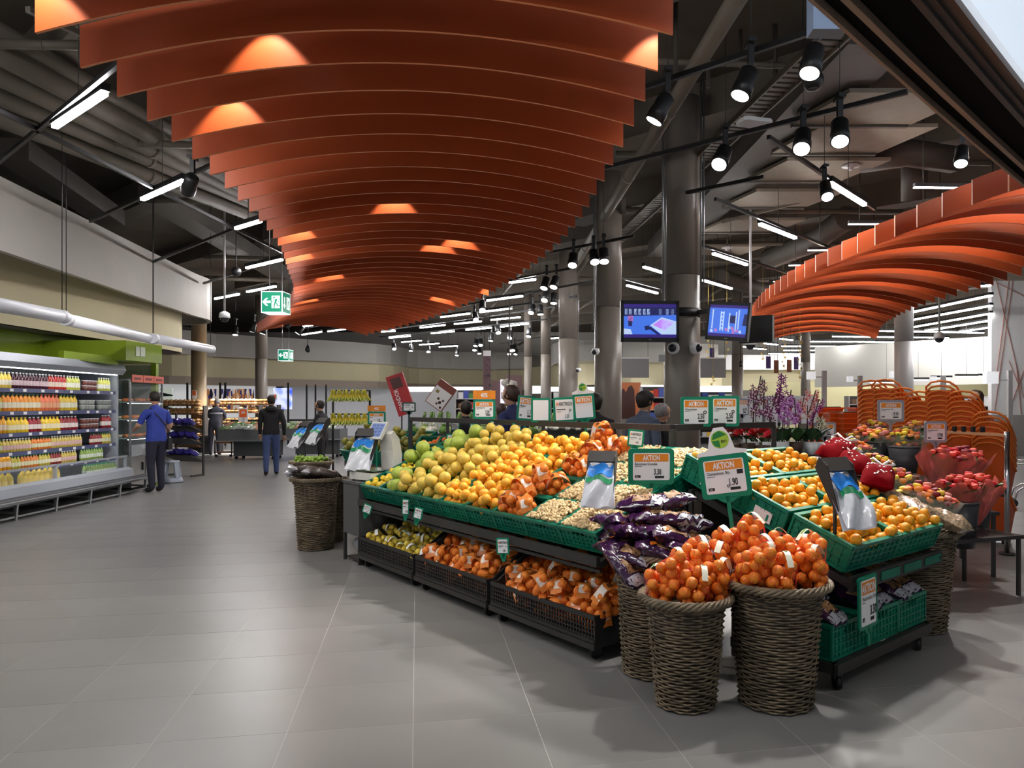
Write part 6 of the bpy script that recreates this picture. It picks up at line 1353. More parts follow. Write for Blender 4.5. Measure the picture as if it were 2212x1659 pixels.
for a in range(3):
    for b in range(4): MB().box((-0.06 + 0.06 * a, -0.018, -0.055 + 0.036 * b), (0.045, 0.001, 0.02), SM_).obj('screen_button', mat('screen_btn', S(90, 104, 150), 0.3, emit=0.2), scl)
# ================================================================ SCREENS ON THE BIG COLUMN
scr_cols = {'floor': S(70, 120, 235), 'lite': S(190, 215, 250), 'dark': S(30, 36, 90), 'pink': S(190, 120, 190), 'band': S(60, 40, 140)}
def em(k, e=0.75): return mat('screen_' + k, scr_cols[k], 0.3, emit=e)
def tv(label, c, w, h, yaw, pitch, roll, art):
    M = Matrix.Translation(c) @ Matrix.Rotation(yaw, 4, 'Z') @ Matrix.Rotation(pitch, 4, 'X') @ Matrix.Rotation(roll, 4, 'Y')
    t = thing('monitor', label, 'screen', M=M)
    MB().bx(-w / 2, w / 2, 0.0, 0.09, -h / 2, h / 2).obj('case', black, t)
    for (x0, x1, z0, z1) in ((-w / 2, w / 2, h * 0.42, h / 2), (-w / 2, w / 2, -h / 2, -h * 0.40), (-w / 2, -w * 0.45, -h / 2, h / 2), (w * 0.45, w / 2, -h / 2, h / 2)): MB().bx(x0, x1, -0.012, 0.0, z0, z1).obj('bezel', black, t)
    s = MB().bx(-w * 0.45, w * 0.45, -0.003, 0.0, -h * 0.40, h * 0.42).obj('picture', em('band', 0.5), t)
    def q(pts, k, y=-0.005): MB().poly([(x * w, y, z * h) for x, z in pts]).obj('picture_patch', em(k), s)
    q([(-0.45, -0.32), (0.45, -0.32), (0.45, 0.34), (-0.45, 0.34)], 'floor', -0.004)
    for pts, k in art: q(pts, k)
    MB().bx(-0.02, 0.02, -0.014, -0.012, -h * 0.46, -h * 0.445).obj('logo', colw_m, t)
rr_ = random.Random(3)
art1 = [([(-0.45, 0.12), (0.45, 0.16), (0.45, 0.34), (-0.45, 0.34)], 'dark')] + [([(x, 0.16), (x + 0.05, 0.16), (x + 0.05, 0.3), (x, 0.3)], 'lite') for x in (-0.43, -0.36, -0.27, -0.2, -0.12, -0.05, 0.15, 0.27, 0.36)] + [([(-0.37, -0.12), (-0.31, -0.12), (-0.29, 0.18), (-0.38, 0.18)], 'dark'), ([(-0.38, 0.0), (-0.29, 0.0), (-0.29, 0.14), (-0.38, 0.14)], 'pink'), ([(0.0, -0.1), (0.2, 0.1), (0.45, 0.0), (0.45, -0.32), (0.2, -0.32)], 'lite'), ([(0.05, -0.09), (0.2, 0.06), (0.42, -0.02), (0.25, -0.22)], 'pink'), ([(-0.02, -0.1), (-0.1, -0.12), (-0.08, -0.22), (0.0, -0.2)], 'dark'), ([(0.0, -0.12), (0.18, -0.32), (0.12, -0.32), (-0.02, -0.18)], 'dark'), ([(-0.45, -0.32), (-0.3, -0.32), (-0.33, -0.2), (-0.45, -0.18)], 'lite')]
art2 = [([(x, z), (x + 0.03, z), (x + 0.03, z + 0.5), (x, z + 0.5)], 'lite') for x, z in ((-0.38, -0.2), (-0.18, -0.25), (-0.12, -0.25), (0.02, -0.28), (0.18, -0.25), (0.24, -0.2))] + [([(-0.17, z), (-0.1, z), (-0.1, z + 0.03), (-0.17, z + 0.03)], 'lite') for z in (-0.2, -0.1, 0.0, 0.1, 0.2)] + [([(0.05, -0.05), (0.18, -0.05), (0.18, 0.15), (0.05, 0.15)], 'dark'), ([(0.35, -0.1), (0.45, -0.1), (0.45, 0.2), (0.38, 0.2)], 'dark')] + [([(x, z), (x + 0.07, z), (x + 0.05, z + 0.08), (x, z + 0.07)], k) for x, z, k in ((-0.05, -0.25, 'pink'), (0.02, -0.2, 'lite'), (0.1, -0.22, 'pink'), (0.2, -0.28, 'pink'), (0.28, -0.3, 'lite'), (0.12, -0.31, 'pink'), (-0.4, -0.3, 'lite'), (-0.3, -0.28, 'pink'))]
tv('left wall screen showing a blue view of the fruit display', P(1404, 694, 9.9), 0.76, 0.53, 0.06, 0.0, 0.0, art1)
tv('right tilted wall screen showing a blue view of flowers', P(1572, 694, 10.0), 0.56, 0.5, -0.5, 0.0, 0.1, art2)
tv('dark back of a third screen behind the right canopy tip', P(1636, 712, 11.5), 0.5, 0.4, 2.6, 0, 0, [])
cc = V((1473 - CX) / F_PX * 10.6, 10.6, 0); t = thing('screen_bracket', 'black collar round the big column holding the screens', 'bracket', (cc.x, cc.y, CAM_H + (874 - 678) / F_PX * 10.6))
MB().lathe([(0.262, -0.06), (0.262, 0.06)], 28).obj('collar', black, t); MB().bar((-0.2, -0.2, 0), (-0.42, -0.55, 0.02), 0.06).obj('arm', black, t); MB().bar((0.2, -0.15, 0), (0.55, -0.5, 0.02), 0.06).obj('arm', black, t)
for (x, y, sgn, nm) in ((1452, 752, -0.5, 'left'), (1508, 752, 0.9, 'right')):
    p = P(x, y, 10.33); t = thing('dome_camera', 'white dome camera on the big column under the screens, ' + nm + ' one', 'security camera', p, sgn)
    MB().lathe([(0.075, 0.1), (0.085, 0.04), (0.07, 0.0)], 20, 0, Matrix.Rotation(PI / 2, 4, 'X') @ Matrix.Translation((0, 0, -0.1))).obj('housing', white, t); MB().sphere((0, -0.0, 0), 0.055, 16, 12).obj('dome', MATS['smoked_dome'], t)
for (x, Y, y0, nm) in ((1432, 10.4, 330, 'left'), (1514, 10.4, 300, 'right'), (1283, 13.8, 560, 'on the second column')):
    a = P(x, 700, Y); tag(MB().cyl((a.x, a.y, 3.0), (a.x, a.y, 6.0), 0.016, None, 6).cyl((a.x + 0.04, a.y, 2.6), (a.x + 0.04, a.y, 6.0), 0.012, None, 6).obj('conduit', steel), 'steel conduits running up the column, ' + nm, 'conduit')
for (x, y, Y, nm) in ((1287, 760, 13.6, 'second'), (1250, 800, 20.3, 'third')):
    p = P(x, y, Y); t = thing('bullet_camera', 'small white camera on a conduit beside the ' + nm + ' column', 'security camera', p); MB().lathe([(0.06, 0.06), (0.07, 0), (0.04, -0.05)], 14).obj('housing', white, t); MB().sphere((-0.03, -0.04, -0.01), 0.045, 12, 8).obj('dome', MATS['smoked_dome'], t)
    MB().cyl((0.0, 0, 0.05), (0, 0, CEIL - p.z), 0.012, None, 5).obj('conduit', steel, t)
p = P(1429, 774, 10.3); tag(MB().box((0, 0, 0), (0.08, 0.05, 0.09)).obj('junction_box', colw_m, loc=p), 'pale junction box left of the big column', 'junction box')
# ================================================================ FLOWERS
rose = MB().lathe([(0.1, -0.5), (0.55, -0.35), (0.8, 0.05), (0.72, 0.45), (0.45, 0.55), (0.3, 0.5), (0.05, 0.52)], 7)
ROSE = {k: rose.mesh('blossom', mat('petal_' + k, c, 0.6, rand=0.12)) for k, c in {'yellow': S(246, 214, 60), 'orange': S(240, 140, 50), 'dark': S(130, 24, 40), 'pink': S(238, 150, 140), 'red': S(206, 34, 36), 'coral': S(232, 92, 74)}.items()}
leaf_mb = MB().grid(lambda u, v: ((v - 0.5) * 0.5 * math.sin(PI * min(1, u + 0.02)), u, 0.25 * math.sin(2 * u) + 0.08 * abs(v - 0.5)), 5, 2)
LEAF = leaf_mb.mesh('leaf', mat('leaf_dark', S(52, 92, 48), 0.45, rand=0.25)); LEAF2 = leaf_mb.mesh('leaf', mat('leaf_mid', S(96, 130, 70), 0.45, rand=0.25))
bucket_m = mat('bucket_dark', S(54, 54, 58), 0.4); film_m = mat('bouquet_film', S(206, 196, 180), 0.15, alpha=0.35, coat=0.5); redwrap = mat('red_wrap_paper', S(214, 104, 96), 0.3, alpha=0.6, coat=0.3, var=0.15, vscale=10)
def bucket(loc, r, h, label):
    t = thing('flower_bucket', label, 'bucket', loc, 0, 'dark flower buckets')
    MB().lathe([(r * 0.72, 0), (r, h), (r * 0.95, h), (r * 0.68, 0.02)], 24).obj('body', bucket_m, t)
    for u in (0.45, 0.5, 1.0): MB().lathe([(r * (0.72 + 0.28 * u) * 1.03, h * u - 0.008), (r * (0.72 + 0.28 * u) * 1.03, h * u + 0.004)], 24).obj('hoop', bucket_m, t)
    return t
def bouquet(loc, r, label, cols, wrap='film', n=22, hgt=0.28, group='mixed rose bouquets'):
    t = thing('bouquet', label, 'bouquet', loc, 0, group, (RND.uniform(-.15, .15), RND.uniform(-.15, .15), RND.uniform(0, 6)))
    for k in range(n):
        a = k * 2.399; q = math.sqrt((k + 0.5) / n); x = r * q * math.cos(a); y = r * q * math.sin(a); z = hgt + r * 0.55 * (1 - q * q) + RND.uniform(-0.015, 0.015)
        ob('blossom', ROSE[RND.choice(cols)], t, (x, y, z), (y * -2.5, x * 2.5, RND.uniform(0, 6)), r * 0.25)
    for k in range(9):
        a = RND.uniform(0, 6.28); ob('leaf', (LEAF, LEAF2)[k % 2], t, (r * 0.75 * math.cos(a), r * 0.75 * math.sin(a), hgt - 0.05), (RND.uniform(0.2, 0.9), RND.uniform(-.3, .3), a - PI / 2), r * 0.75)
    MB().lathe([(0.02, 0), (0.035, hgt * 0.5), (r * 0.8, hgt * 0.98)], 10, caps=False).obj('stems', mat('stem_green', S(70, 110, 50), 0.6), t)
    if wrap == 'film':
        MB().grid(lambda u, v: ((0.04 + (r * 1.15 - 0.04) * v + 0.015 * math.sin(8 * u * 6.28) * v) * math.cos(u * 6.28), (0.04 + (r * 1.15 - 0.04) * v + 0.015 * math.sin(8 * u * 6.28) * v) * math.sin(u * 6.28), hgt * 1.15 * v ** 1.2), 24, 4).obj('film_wrap', film_m, t)
    else:
        rs = RND.uniform(0, 6)
        MB().grid(lambda u, v: ((0.04 + (r * 1.35 - 0.04) * v + (0.035 * math.sin(5 * u * 6.28 + rs) + 0.02 * math.sin(13 * u * 6.28 + 3 * v)) * v) * math.cos(u * 6.28), (0.04 + (r * 1.35 - 0.04) * v + (0.035 * math.sin(5 * u * 6.28 + rs) + 0.02 * math.sin(13 * u * 6.28 + 3 * v)) * v) * math.sin(u * 6.28), hgt * (1.1 + 0.16 * math.sin(7 * u * 6.28 + rs)) * v ** 1.1), 30, 5).obj('paper_wrap', redwrap, t)
    return t
mixed = ['yellow', 'orange', 'dark', 'yellow', 'pink', 'orange', 'coral']
# rear row of bouquets in buckets on a bench, front rows stepping down
def G(px, py, Y): return P(px, py, Y)
flist = [(1868, 935, 8.3, 0.13, 'rear left, red and yellow'), (1905, 938, 8.2, 0.14, 'rear middle, mostly yellow'), (1958, 940, 8.1, 0.14, 'rear right under the 19.90 sign'), (1890, 918, 8.6, 0.12, 'rearmost left'), (1985, 920, 8.6, 0.12, 'rearmost right'), (1850, 962, 7.6, 0.12, 'second row left behind the gift sacks'), (1880, 990, 7.1, 0.12, 'second row middle in film'), (1945, 1030, 6.6, 0.14, 'third row in film, yellow'), (1985, 1062, 6.2, 0.15, 'front row left, many yellow'), (2010, 1075, 6.1, 0.13, 'front row right of the nut packs'), (1962, 960, 8.0, 0.11, 'rear right lower')]
for (x, y, Y, r, nm) in flist:
    p = P(x, y, Y); bouquet(p - V(0, 0, 0.32), r * 1.2, 'bouquet of yellow, orange and dark roses, ' + nm, mixed, 'film', 24, 0.28)
for (x, y, Y, r, nm) in ((2035, 985, 7.2, 0.17, 'rear left'), (2075, 985, 7.3, 0.17, 'rear right'), (2060, 1050, 6.5, 0.16, 'front left with open amaryllis'), (2105, 1045, 6.7, 0.18, 'front right, flaring wide')):
    p = P(x, y, Y); bouquet(p - V(0, 0, 0.36), r, 'red bouquet in red paper wrap, ' + nm, ['red', 'coral', 'red', 'dark', 'coral'], 'paper', 22, 0.34, 'red paper-wrapped bouquets')
pb = P(2076, 1090, 6.35); 
def bpx(x0, x1, ytop, ybot, Y, label):
    c = (x0 + x1) / 2; r = (x1 - x0) / 2 / F_PX * Y; a = P(c, ytop, Y); b = P(c, ybot, Y); return bucket(V(a.x, Y, b.z), r, a.z - b.z, label)
bpx(2043, 2112, 1085, 1182, 6.35, 'dark flower bucket under the front red bouquets, nearer one'); bpx(2098, 2140, 1080, 1150, 6.9, 'dark flower bucket under the red bouquets, farther one')
bpx(1920, 1985, 965, 1040, 7.9, 'dark flower bucket under the rear yellow bouquets'); bpx(1860, 1925, 955, 1020, 8.2, 'dark flower bucket under the rear left bouquets'); bpx(2010, 2075, 1020, 1075, 7.3, 'dark flower bucket behind the red bouquets')
bpx(1955, 2015, 1085, 1150, 6.2, 'dark flower bucket behind the nut packs')
# low dark bench under the near buckets
bz_ = P(2080, 1150, 6.5).z; bc = P(2065, 1150, 6.5); t = thing('flower_bench', 'low dark metal bench under the flower buckets', 'bench', (bc.x, bc.y, 0), 0.35)
MB().bx(-0.75, 0.42, -0.3, 0.3, bz_ - 0.03, bz_).obj('top', dark, t)
for sx in (-0.72, 0.39):
    for sy in (-0.27, 0.27): MB().bx(sx - 0.013, sx + 0.013, sy - 0.013, sy + 0.013, 0, bz_ - 0.03).obj('leg', dark, t)

st2 = thing('flower_stand', 'stepped dark stand behind carrying the rear bouquets', 'stand', (P(1930, 1000, 8.2).x, 8.2, 0), 0.0)
zu = P(1930, 1035, 8.1).z; zl = P(1930, 1100, 7.2).z
MB().bx(-0.6, 0.6, -0.35, 0.35, zu - 0.03, zu).obj('upper_step', dark, st2); MB().bx(-0.3, 0.45, -1.2, -0.35, zl - 0.03, zl).obj('lower_step', dark, st2)
for sx, sy, z in ((-0.57, -0.3, zu), (0.57, -0.3, zu), (-0.57, 0.3, zu), (0.57, 0.3, zu), (-0.27, -1.15, zl), (0.42, -1.15, zl)): MB().bx(sx - 0.015, sx + 0.015, sy - 0.015, sy + 0.015, 0, z - 0.03).obj('leg', dark, st2)
# poinsettias
for k, (x, y) in enumerate(((1580, 940), (1612, 938), (1645, 943))):
    p = P(x, y, 7.1); t = thing('poinsettia', 'potted poinsettia with red bracts behind the ridge rail, ' + ['left', 'middle', 'right'][k], 'plant', p - V(0, 0, 0.2), 0, 'poinsettias behind the ridge rail')
    MB().lathe([(0.06, 0), (0.085, 0.12), (0.08, 0.12)], 16).obj('pot', mat('pot_dark', S(70, 50, 40), 0.6), t)
    rb = leaf_mb.mesh('bract', mat('red_bract', S(206, 26, 40), 0.5, rand=0.15))
    for j in range(18):
        a = j * 2.4; ob('bract', rb, t, (0.05 * math.cos(a), 0.05 * math.sin(a), 0.2 + 0.04 * math.sin(j)), (0.25 + 0.3 * math.sin(j * 1.7), RND.uniform(-.3, .3), a - PI / 2), 0.11)
    for j in range(7):
        a = j * 0.9; ob('leaf', LEAF, t, (0.04 * math.cos(a), 0.04 * math.sin(a), 0.15), (0.1, 0, a - PI / 2), 0.12)
    MB().cyl((0, 0, 0.1), (0, 0, 0.2), 0.008).obj('stem', MATS['stem_green'], t)
pt = thing('plant_table', 'dark table behind the rail carrying poinsettias and orchids', 'table', (P(1680, 1000, 7.4).x, 7.4, 0), 0.1)
MB().bx(-0.75, 0.85, -0.45, 0.5, 1.05, 1.09).obj('top', dark, pt)
for sx in (-0.7, 0.8):
    for sy in (-0.4, 0.45): MB().bx(sx - 0.02, sx + 0.02, sy - 0.02, sy + 0.02, 0, 1.05).obj('leg', dark, pt)
# orchids
petal = MB().lathe([(0.03, 0), (0.5, 0.1), (0.45, 0.14), (0.02, 0.12)], 6)
def orchid_blossom(c, c2, nm):
    b = MB()
    for k in range(5): b.add([(0, 0, 0), (0.35 * math.cos(a0 := 2 * PI * k / 5 - 0.35), -0.05, 0.35 * math.sin(a0)), (0.75 * math.cos(a0 + 0.35), -0.02, 0.75 * math.sin(a0 + 0.35)), (0.35 * math.cos(a0 + 0.7), -0.05, 0.35 * math.sin(a0 + 0.7))], [(0, 1, 2, 3)])
    b.sphere((0, -0.12, -0.08), 0.16, 6, 5, mi=1)
    return b.mesh('blossom', mat('orchid_' + nm, c, 0.5, rand=0.15), mat('orchid_heart_' + nm, c2, 0.5))
OB = {'purple': orchid_blossom(S(150, 14, 140), S(90, 10, 80), 'purple'), 'wine': orchid_blossom(S(120, 30, 84), S(230, 210, 220), 'wine'), 'lilac': orchid_blossom(S(206, 140, 206), S(150, 50, 140), 'lilac'), 'peach': orchid_blossom(S(230, 160, 150), S(180, 60, 70), 'peach'), 'cream': orchid_blossom(S(226, 226, 206), S(120, 110, 60), 'cream')}
def orchid(px, ybase, ytop, Y, kind, n, label, lean=0.1, size=0.058):
    p0 = P(px, ybase, Y); hgt = (ybase - ytop) / F_PX * Y; t = thing('orchid', label, 'orchid', p0, 0, 'potted orchids')
    pts = [(lean * 0.3 * u, 0, hgt * u) for u in [k / 6 for k in range(4)]] + [(lean * (0.15 + 0.5 * (u - .5) * 2), -0.03 * u, hgt * u) for u in (0.7, 0.85, 1.0)]
    MB().tube(pts, 0.006, 5).obj('flower_stem', mat('orchid_stem', S(70, 50, 50), 0.6), t)
    MB().cyl((0.02, 0, 0), (0.02, 0, hgt * 0.7), 0.004).obj('support_stick', black, t)
    MB().lathe([(0.05, -0.12), (0.065, 0), (0.06, 0)], 14).obj('pot', MATS['pot_dark'] if k_odd(n) else white, t)
    for j in range(5):
        a = j * 1.3 + n; ob('leaf', LEAF, t, (0, 0, 0.0), (0.5, 0, a), 0.2)
    for j in range(n):
        u = 0.45 + 0.55 * j / n; i = min(5, int(u * 6)); x = lean * (0.15 + 0.5 * max(0, (u - .5)) * 2); ob('blossom', OB[kind], t, (x + RND.uniform(-0.05, 0.05), RND.uniform(-0.05, 0.0), hgt * u), (RND.uniform(-.4, .4), 0, RND.uniform(-.9, .9)), size * RND.uniform(0.8, 1.15))
def k_odd(n): return n % 2
for a in ((1624, 955, 812, 7.8, 'cream', 9, 'orchid with tiny cream buds, leftmost and tall'), (1628, 955, 832, 7.7, 'wine', 14, 'wine-red orchid, leftmost of the orchids'), (1648, 955, 822, 7.7, 'wine', 13, 'wine-red orchid, second from the left'), (1660, 955, 850, 7.5, 'wine', 18, 'dense speckled wine orchid left of the tall purple one'), (1680, 955, 808, 7.6, 'purple', 22, 'tall purple orchid, highest of all'), (1690, 955, 860, 7.4, 'lilac', 16, 'pale lilac orchid below the tall purple one'), (1700, 955, 842, 7.6, 'purple', 10, 'purple orchid right of the tall one'), (1720, 955, 862, 7.4, 'lilac', 13, 'lilac-purple orchid in the middle'), (1725, 955, 840, 7.7, 'peach', 9, 'peach orchid, left one of two'), (1740, 955, 842, 7.6, 'peach', 12, 'peach orchid, right one of two'), (1752, 955, 862, 7.5, 'purple', 8, 'purple orchid, rightmost of the orchids'), (1765, 955, 900, 7.6, 'cream', 14, 'low white orchid by the 9.90 sign')):
    orchid(*a, lean=RND.uniform(-0.05, 0.15))
# white board behind the orchids with orange figures
spx('big white board with orange figures behind the orchids', 1600, 1768, 855, 915, 9.6, 0.0, [('text', '1540', 0.05, -0.1, 0.45, mat('orange_text', S(236, 120, 50), 0.5), 'LEFT', 0.03, 0.75), ('text', 'Merci pour votre shopping tour', -0.45, -0.42, 0.1, ink, 'LEFT', 0.0, 0.8)], frame=white, stem=0.7, name='info_board', cat='board')
spx('grey-framed card between the orchid stems', 1640, 1660, 862, 893, 8.9, 0.0, aktion('3.90', ''), frame=grey_f, stem=0.4)
# ================================================================ STACKS OF ORANGE ROLLING BASKETS
ob_m = mat('orange_basket_plastic', S(212, 88, 26), 0.38, rand=0.05)
def shell(w0, d0, w1, d1, h, th=0.006):
    """open tapered box"""
    def rect(w, d, z): return [(-w / 2, -d / 2, z), (w / 2, -d / 2, z), (w / 2, d / 2, z), (-w / 2, d / 2, z)]
    m = MB().ring([rect(w1 - 2 * th, d1 - 2 * th, h), rect(w0 - 2 * th, d0 - 2 * th, th), rect(w0, d0, 0), rect(w1, d1, h)], True, False, 0, False)
    n = len(m.v); m.add(rect(w0 - 2 * th, d0 - 2 * th, th), [(0, 1, 2, 3)]); m.add(rect(w0, d0, 0), [(3, 2, 1, 0)])
    return m
def rim_pt(u):
    """rim of the basket: low far end (+y), rising along the sides to an arched grip at the near end"""
    n = len(RIM); f = u * n; i = int(f) % n; return RIM[i].lerp(RIM[(i + 1) % n], f - int(f))
RIM = [V(0, 0.42, 0.30), V(0.14, 0.41, 0.305), V(0.19, 0.34, 0.33), V(0.195, 0.2, 0.42), V(0.19, 0.05, 0.53), V(0.17, -0.02, 0.6), V(0.1, -0.05, 0.655), V(0, -0.055, 0.67), V(-0.1, -0.05, 0.655), V(-0.17, -0.02, 0.6), V(-0.19, 0.05, 0.53), V(-0.195, 0.2, 0.42), V(-0.19, 0.34, 0.33), V(-0.14, 0.41, 0.305)]
WALL = [V(p.x * 0.97, p.y, min(p.z, 0.56)) for p in RIM]; BASE = [V(p.x * 0.72, 0.06 + (p.y + 0.05) * 0.6, 0.0) for p in RIM]
rb_body = MB().ring([[tuple(p) for p in WALL], [tuple(p) for p in BASE]], True, False, 0, True).ring([[(p.x * 0.96, p.y * 0.97 + 0.006, 0.01) for p in BASE], [(p.x * 0.96, p.y * 0.97 + 0.006, p.z) for p in WALL]], True, False, 0, True)
rb_body.add([tuple(p) for p in BASE], [tuple(range(len(BASE)))]); rb_body = rb_body.mesh('body', ob_m)
rb_arch = MB().tube(RIM, 0.013, 6, 0, True).mesh('arched_handle', mat('orange_rim_plastic', S(238, 126, 44), 0.35))
rb_wheel = MB().cyl((-0.02, 0, 0), (0.02, 0, 0), 0.03, None, 12).mesh('wheel', black)
stk = [(1884, 822, 9.9, 10, 'leftmost'), (1914, 820, 9.75, 10, 'second'), (1950, 838, 9.6, 9, 'third'), (1988, 846, 9.4, 9, 'fourth'), (2034, 823, 9.2, 11, 'tallest, fifth'), (2080, 845, 9.0, 10, 'sixth'), (2138, 889, 8.7, 7, 'nearest, rightmost')]
for (x, y, Y, n, nm) in stk:
    top = P(x, y, Y); st_z = 0.058
    for k in range(n):
        z = top.z - 0.67 - st_z * k
        if z < 0.12: break
        t = thing('rolling_basket', 'orange rolling basket in the ' + nm + ' stack' + (', topmost' if k == 0 else ''), 'shopping basket', (top.x, top.y, z), -0.75, 'orange rolling baskets in the ' + nm + ' stack')
        ob('body', rb_body, t); ob('arched_handle', rb_arch, t)
    # the lowest basket of each stack stands on its wheels
    zb = 0.04; t = thing('rolling_basket', 'orange rolling basket at the bottom of the ' + nm + ' stack', 'shopping basket', (top.x, top.y, zb), -0.75, 'orange rolling baskets in the ' + nm + ' stack')
    ob('body', rb_body, t); ob('arched_handle', rb_arch, t)
    for sx in (-0.12, 0.12): ob('wheel', rb_wheel, t, (sx, 0.1, -0.008)); ob('wheel', rb_wheel, t, (sx, 0.3, -0.008))
# flat stacked hand baskets
hb = shell(0.3, 0.2, 0.4, 0.28, 0.2).bx(-0.21, 0.21, -0.15, -0.14, 0.185, 0.205).bx(-0.21, 0.21, 0.14, 0.15, 0.185, 0.205).bx(-0.21, -0.2, -0.14, 0.14, 0.185, 0.205).bx(0.2, 0.21, -0.14, 0.14, 0.185, 0.205).mesh('body', ob_m)
hh = MB().tube([(-0.19, 0, 0.2), (-0.17, -0.1, 0.21), (0.17, -0.1, 0.21), (0.19, 0, 0.2)], 0.007, 5).mesh('handle', black)
for c, (x, n, Y) in enumerate(((1785, 18, 11.2), (1812, 17, 10.9), (1842, 17, 10.7), (1868, 18, 11.2))):
    p = P(x, 0, Y); base = 0.15
    for k in range(n):
        t = thing('hand_basket', 'orange hand basket in the ' + ['leftmost', 'second', 'third', 'rightmost'][c] + ' ribbed pile left of the rolling baskets', 'shopping basket', (p.x, p.y, base + 0.07 * k), 0.1, 'orange hand baskets, ' + ['leftmost', 'second', 'third', 'rightmost'][c] + ' pile')
        ob('body', hb, t)
        if k == n - 1: ob('handle', hh, t)
    tag(MB().box((p.x, p.y, 0.075), (0.42, 0.32, 0.15)).obj('basket_plinth', dark), 'dark plinth under the ' + ['leftmost', 'second', 'third', 'rightmost'][c] + ' hand basket pile', 'plinth')
# chrome barrier with trolley handles
a = P(2175, 930, 8.1); t = thing('trolley_barrier', 'chrome barrier post with orange-white trolley bar', 'barrier', (a.x, 8.1, 0))
zt = P(2175, 932, 8.1).z; MB().cyl((0, 0, 0.0), (0, 0, zt), 0.026, None, 14).obj('post', chrome, t)
x0 = P(2030, 937, 8.6); MB().bar((0, 0, zt - 0.04), (x0.x - a.x, 0.5, zt - 0.02), 0.03).obj('top_bar', mat('orange_white_bar', S(236, 170, 120), 0.4), t); MB().bar((0, 0, 0.62), (x0.x - a.x, 0.5, 0.62), 0.025).obj('lower_bar', dark, t)
for k in range(5): MB().box(((x0.x - a.x) * (0.35 + 0.14 * k), 0.5 * (0.35 + 0.14 * k), zt + 0.015), (0.03, 0.05, 0.06)).obj('coin_lock', black, t)
MB().cyl((0, 0, 0), (0, 0, 0.02), 0.08).obj('base_plate', dark, t)
def cart(px, py, label):
    p = FL(px, py); t = thing('shopping_trolley', label, 'trolley', p, -0.4)
    MB().tube([(0.0, 0, 0.06), (0.05, 0, 0.25), (0.15, 0, 0.32), (0.6, 0, 0.34)], 0.016, 8).obj('lower_tube', chrome, t); MB().tube([(0.2, 0, 0.33), (0.25, 0, 0.75), (0.25, 0, 1.0)], 0.016, 8).obj('upright', chrome, t)
    MB().tube([(-0.1, 0.0, 0.72), (0.5, 0, 0.74)], 0.014, 8).tube([(-0.1, 0.0, 0.66), (0.5, 0, 0.68)], 0.014, 8).obj('basket_rail', chrome, t)
    for y in (0, 0.4): MB().cyl((0, y - 0.015, 0.06), (0, y + 0.015, 0.06), 0.06, None, 16).obj('wheel', black, t)
    MB().tube([(0.0, 0.4, 0.06), (0.05, 0.4, 0.25), (0.15, 0.4, 0.32), (0.6, 0.4, 0.34)], 0.016, 8).obj('lower_tube', chrome, t)
cart(2190, 1095, 'chrome shopping trolley cut by the right edge of the picture')
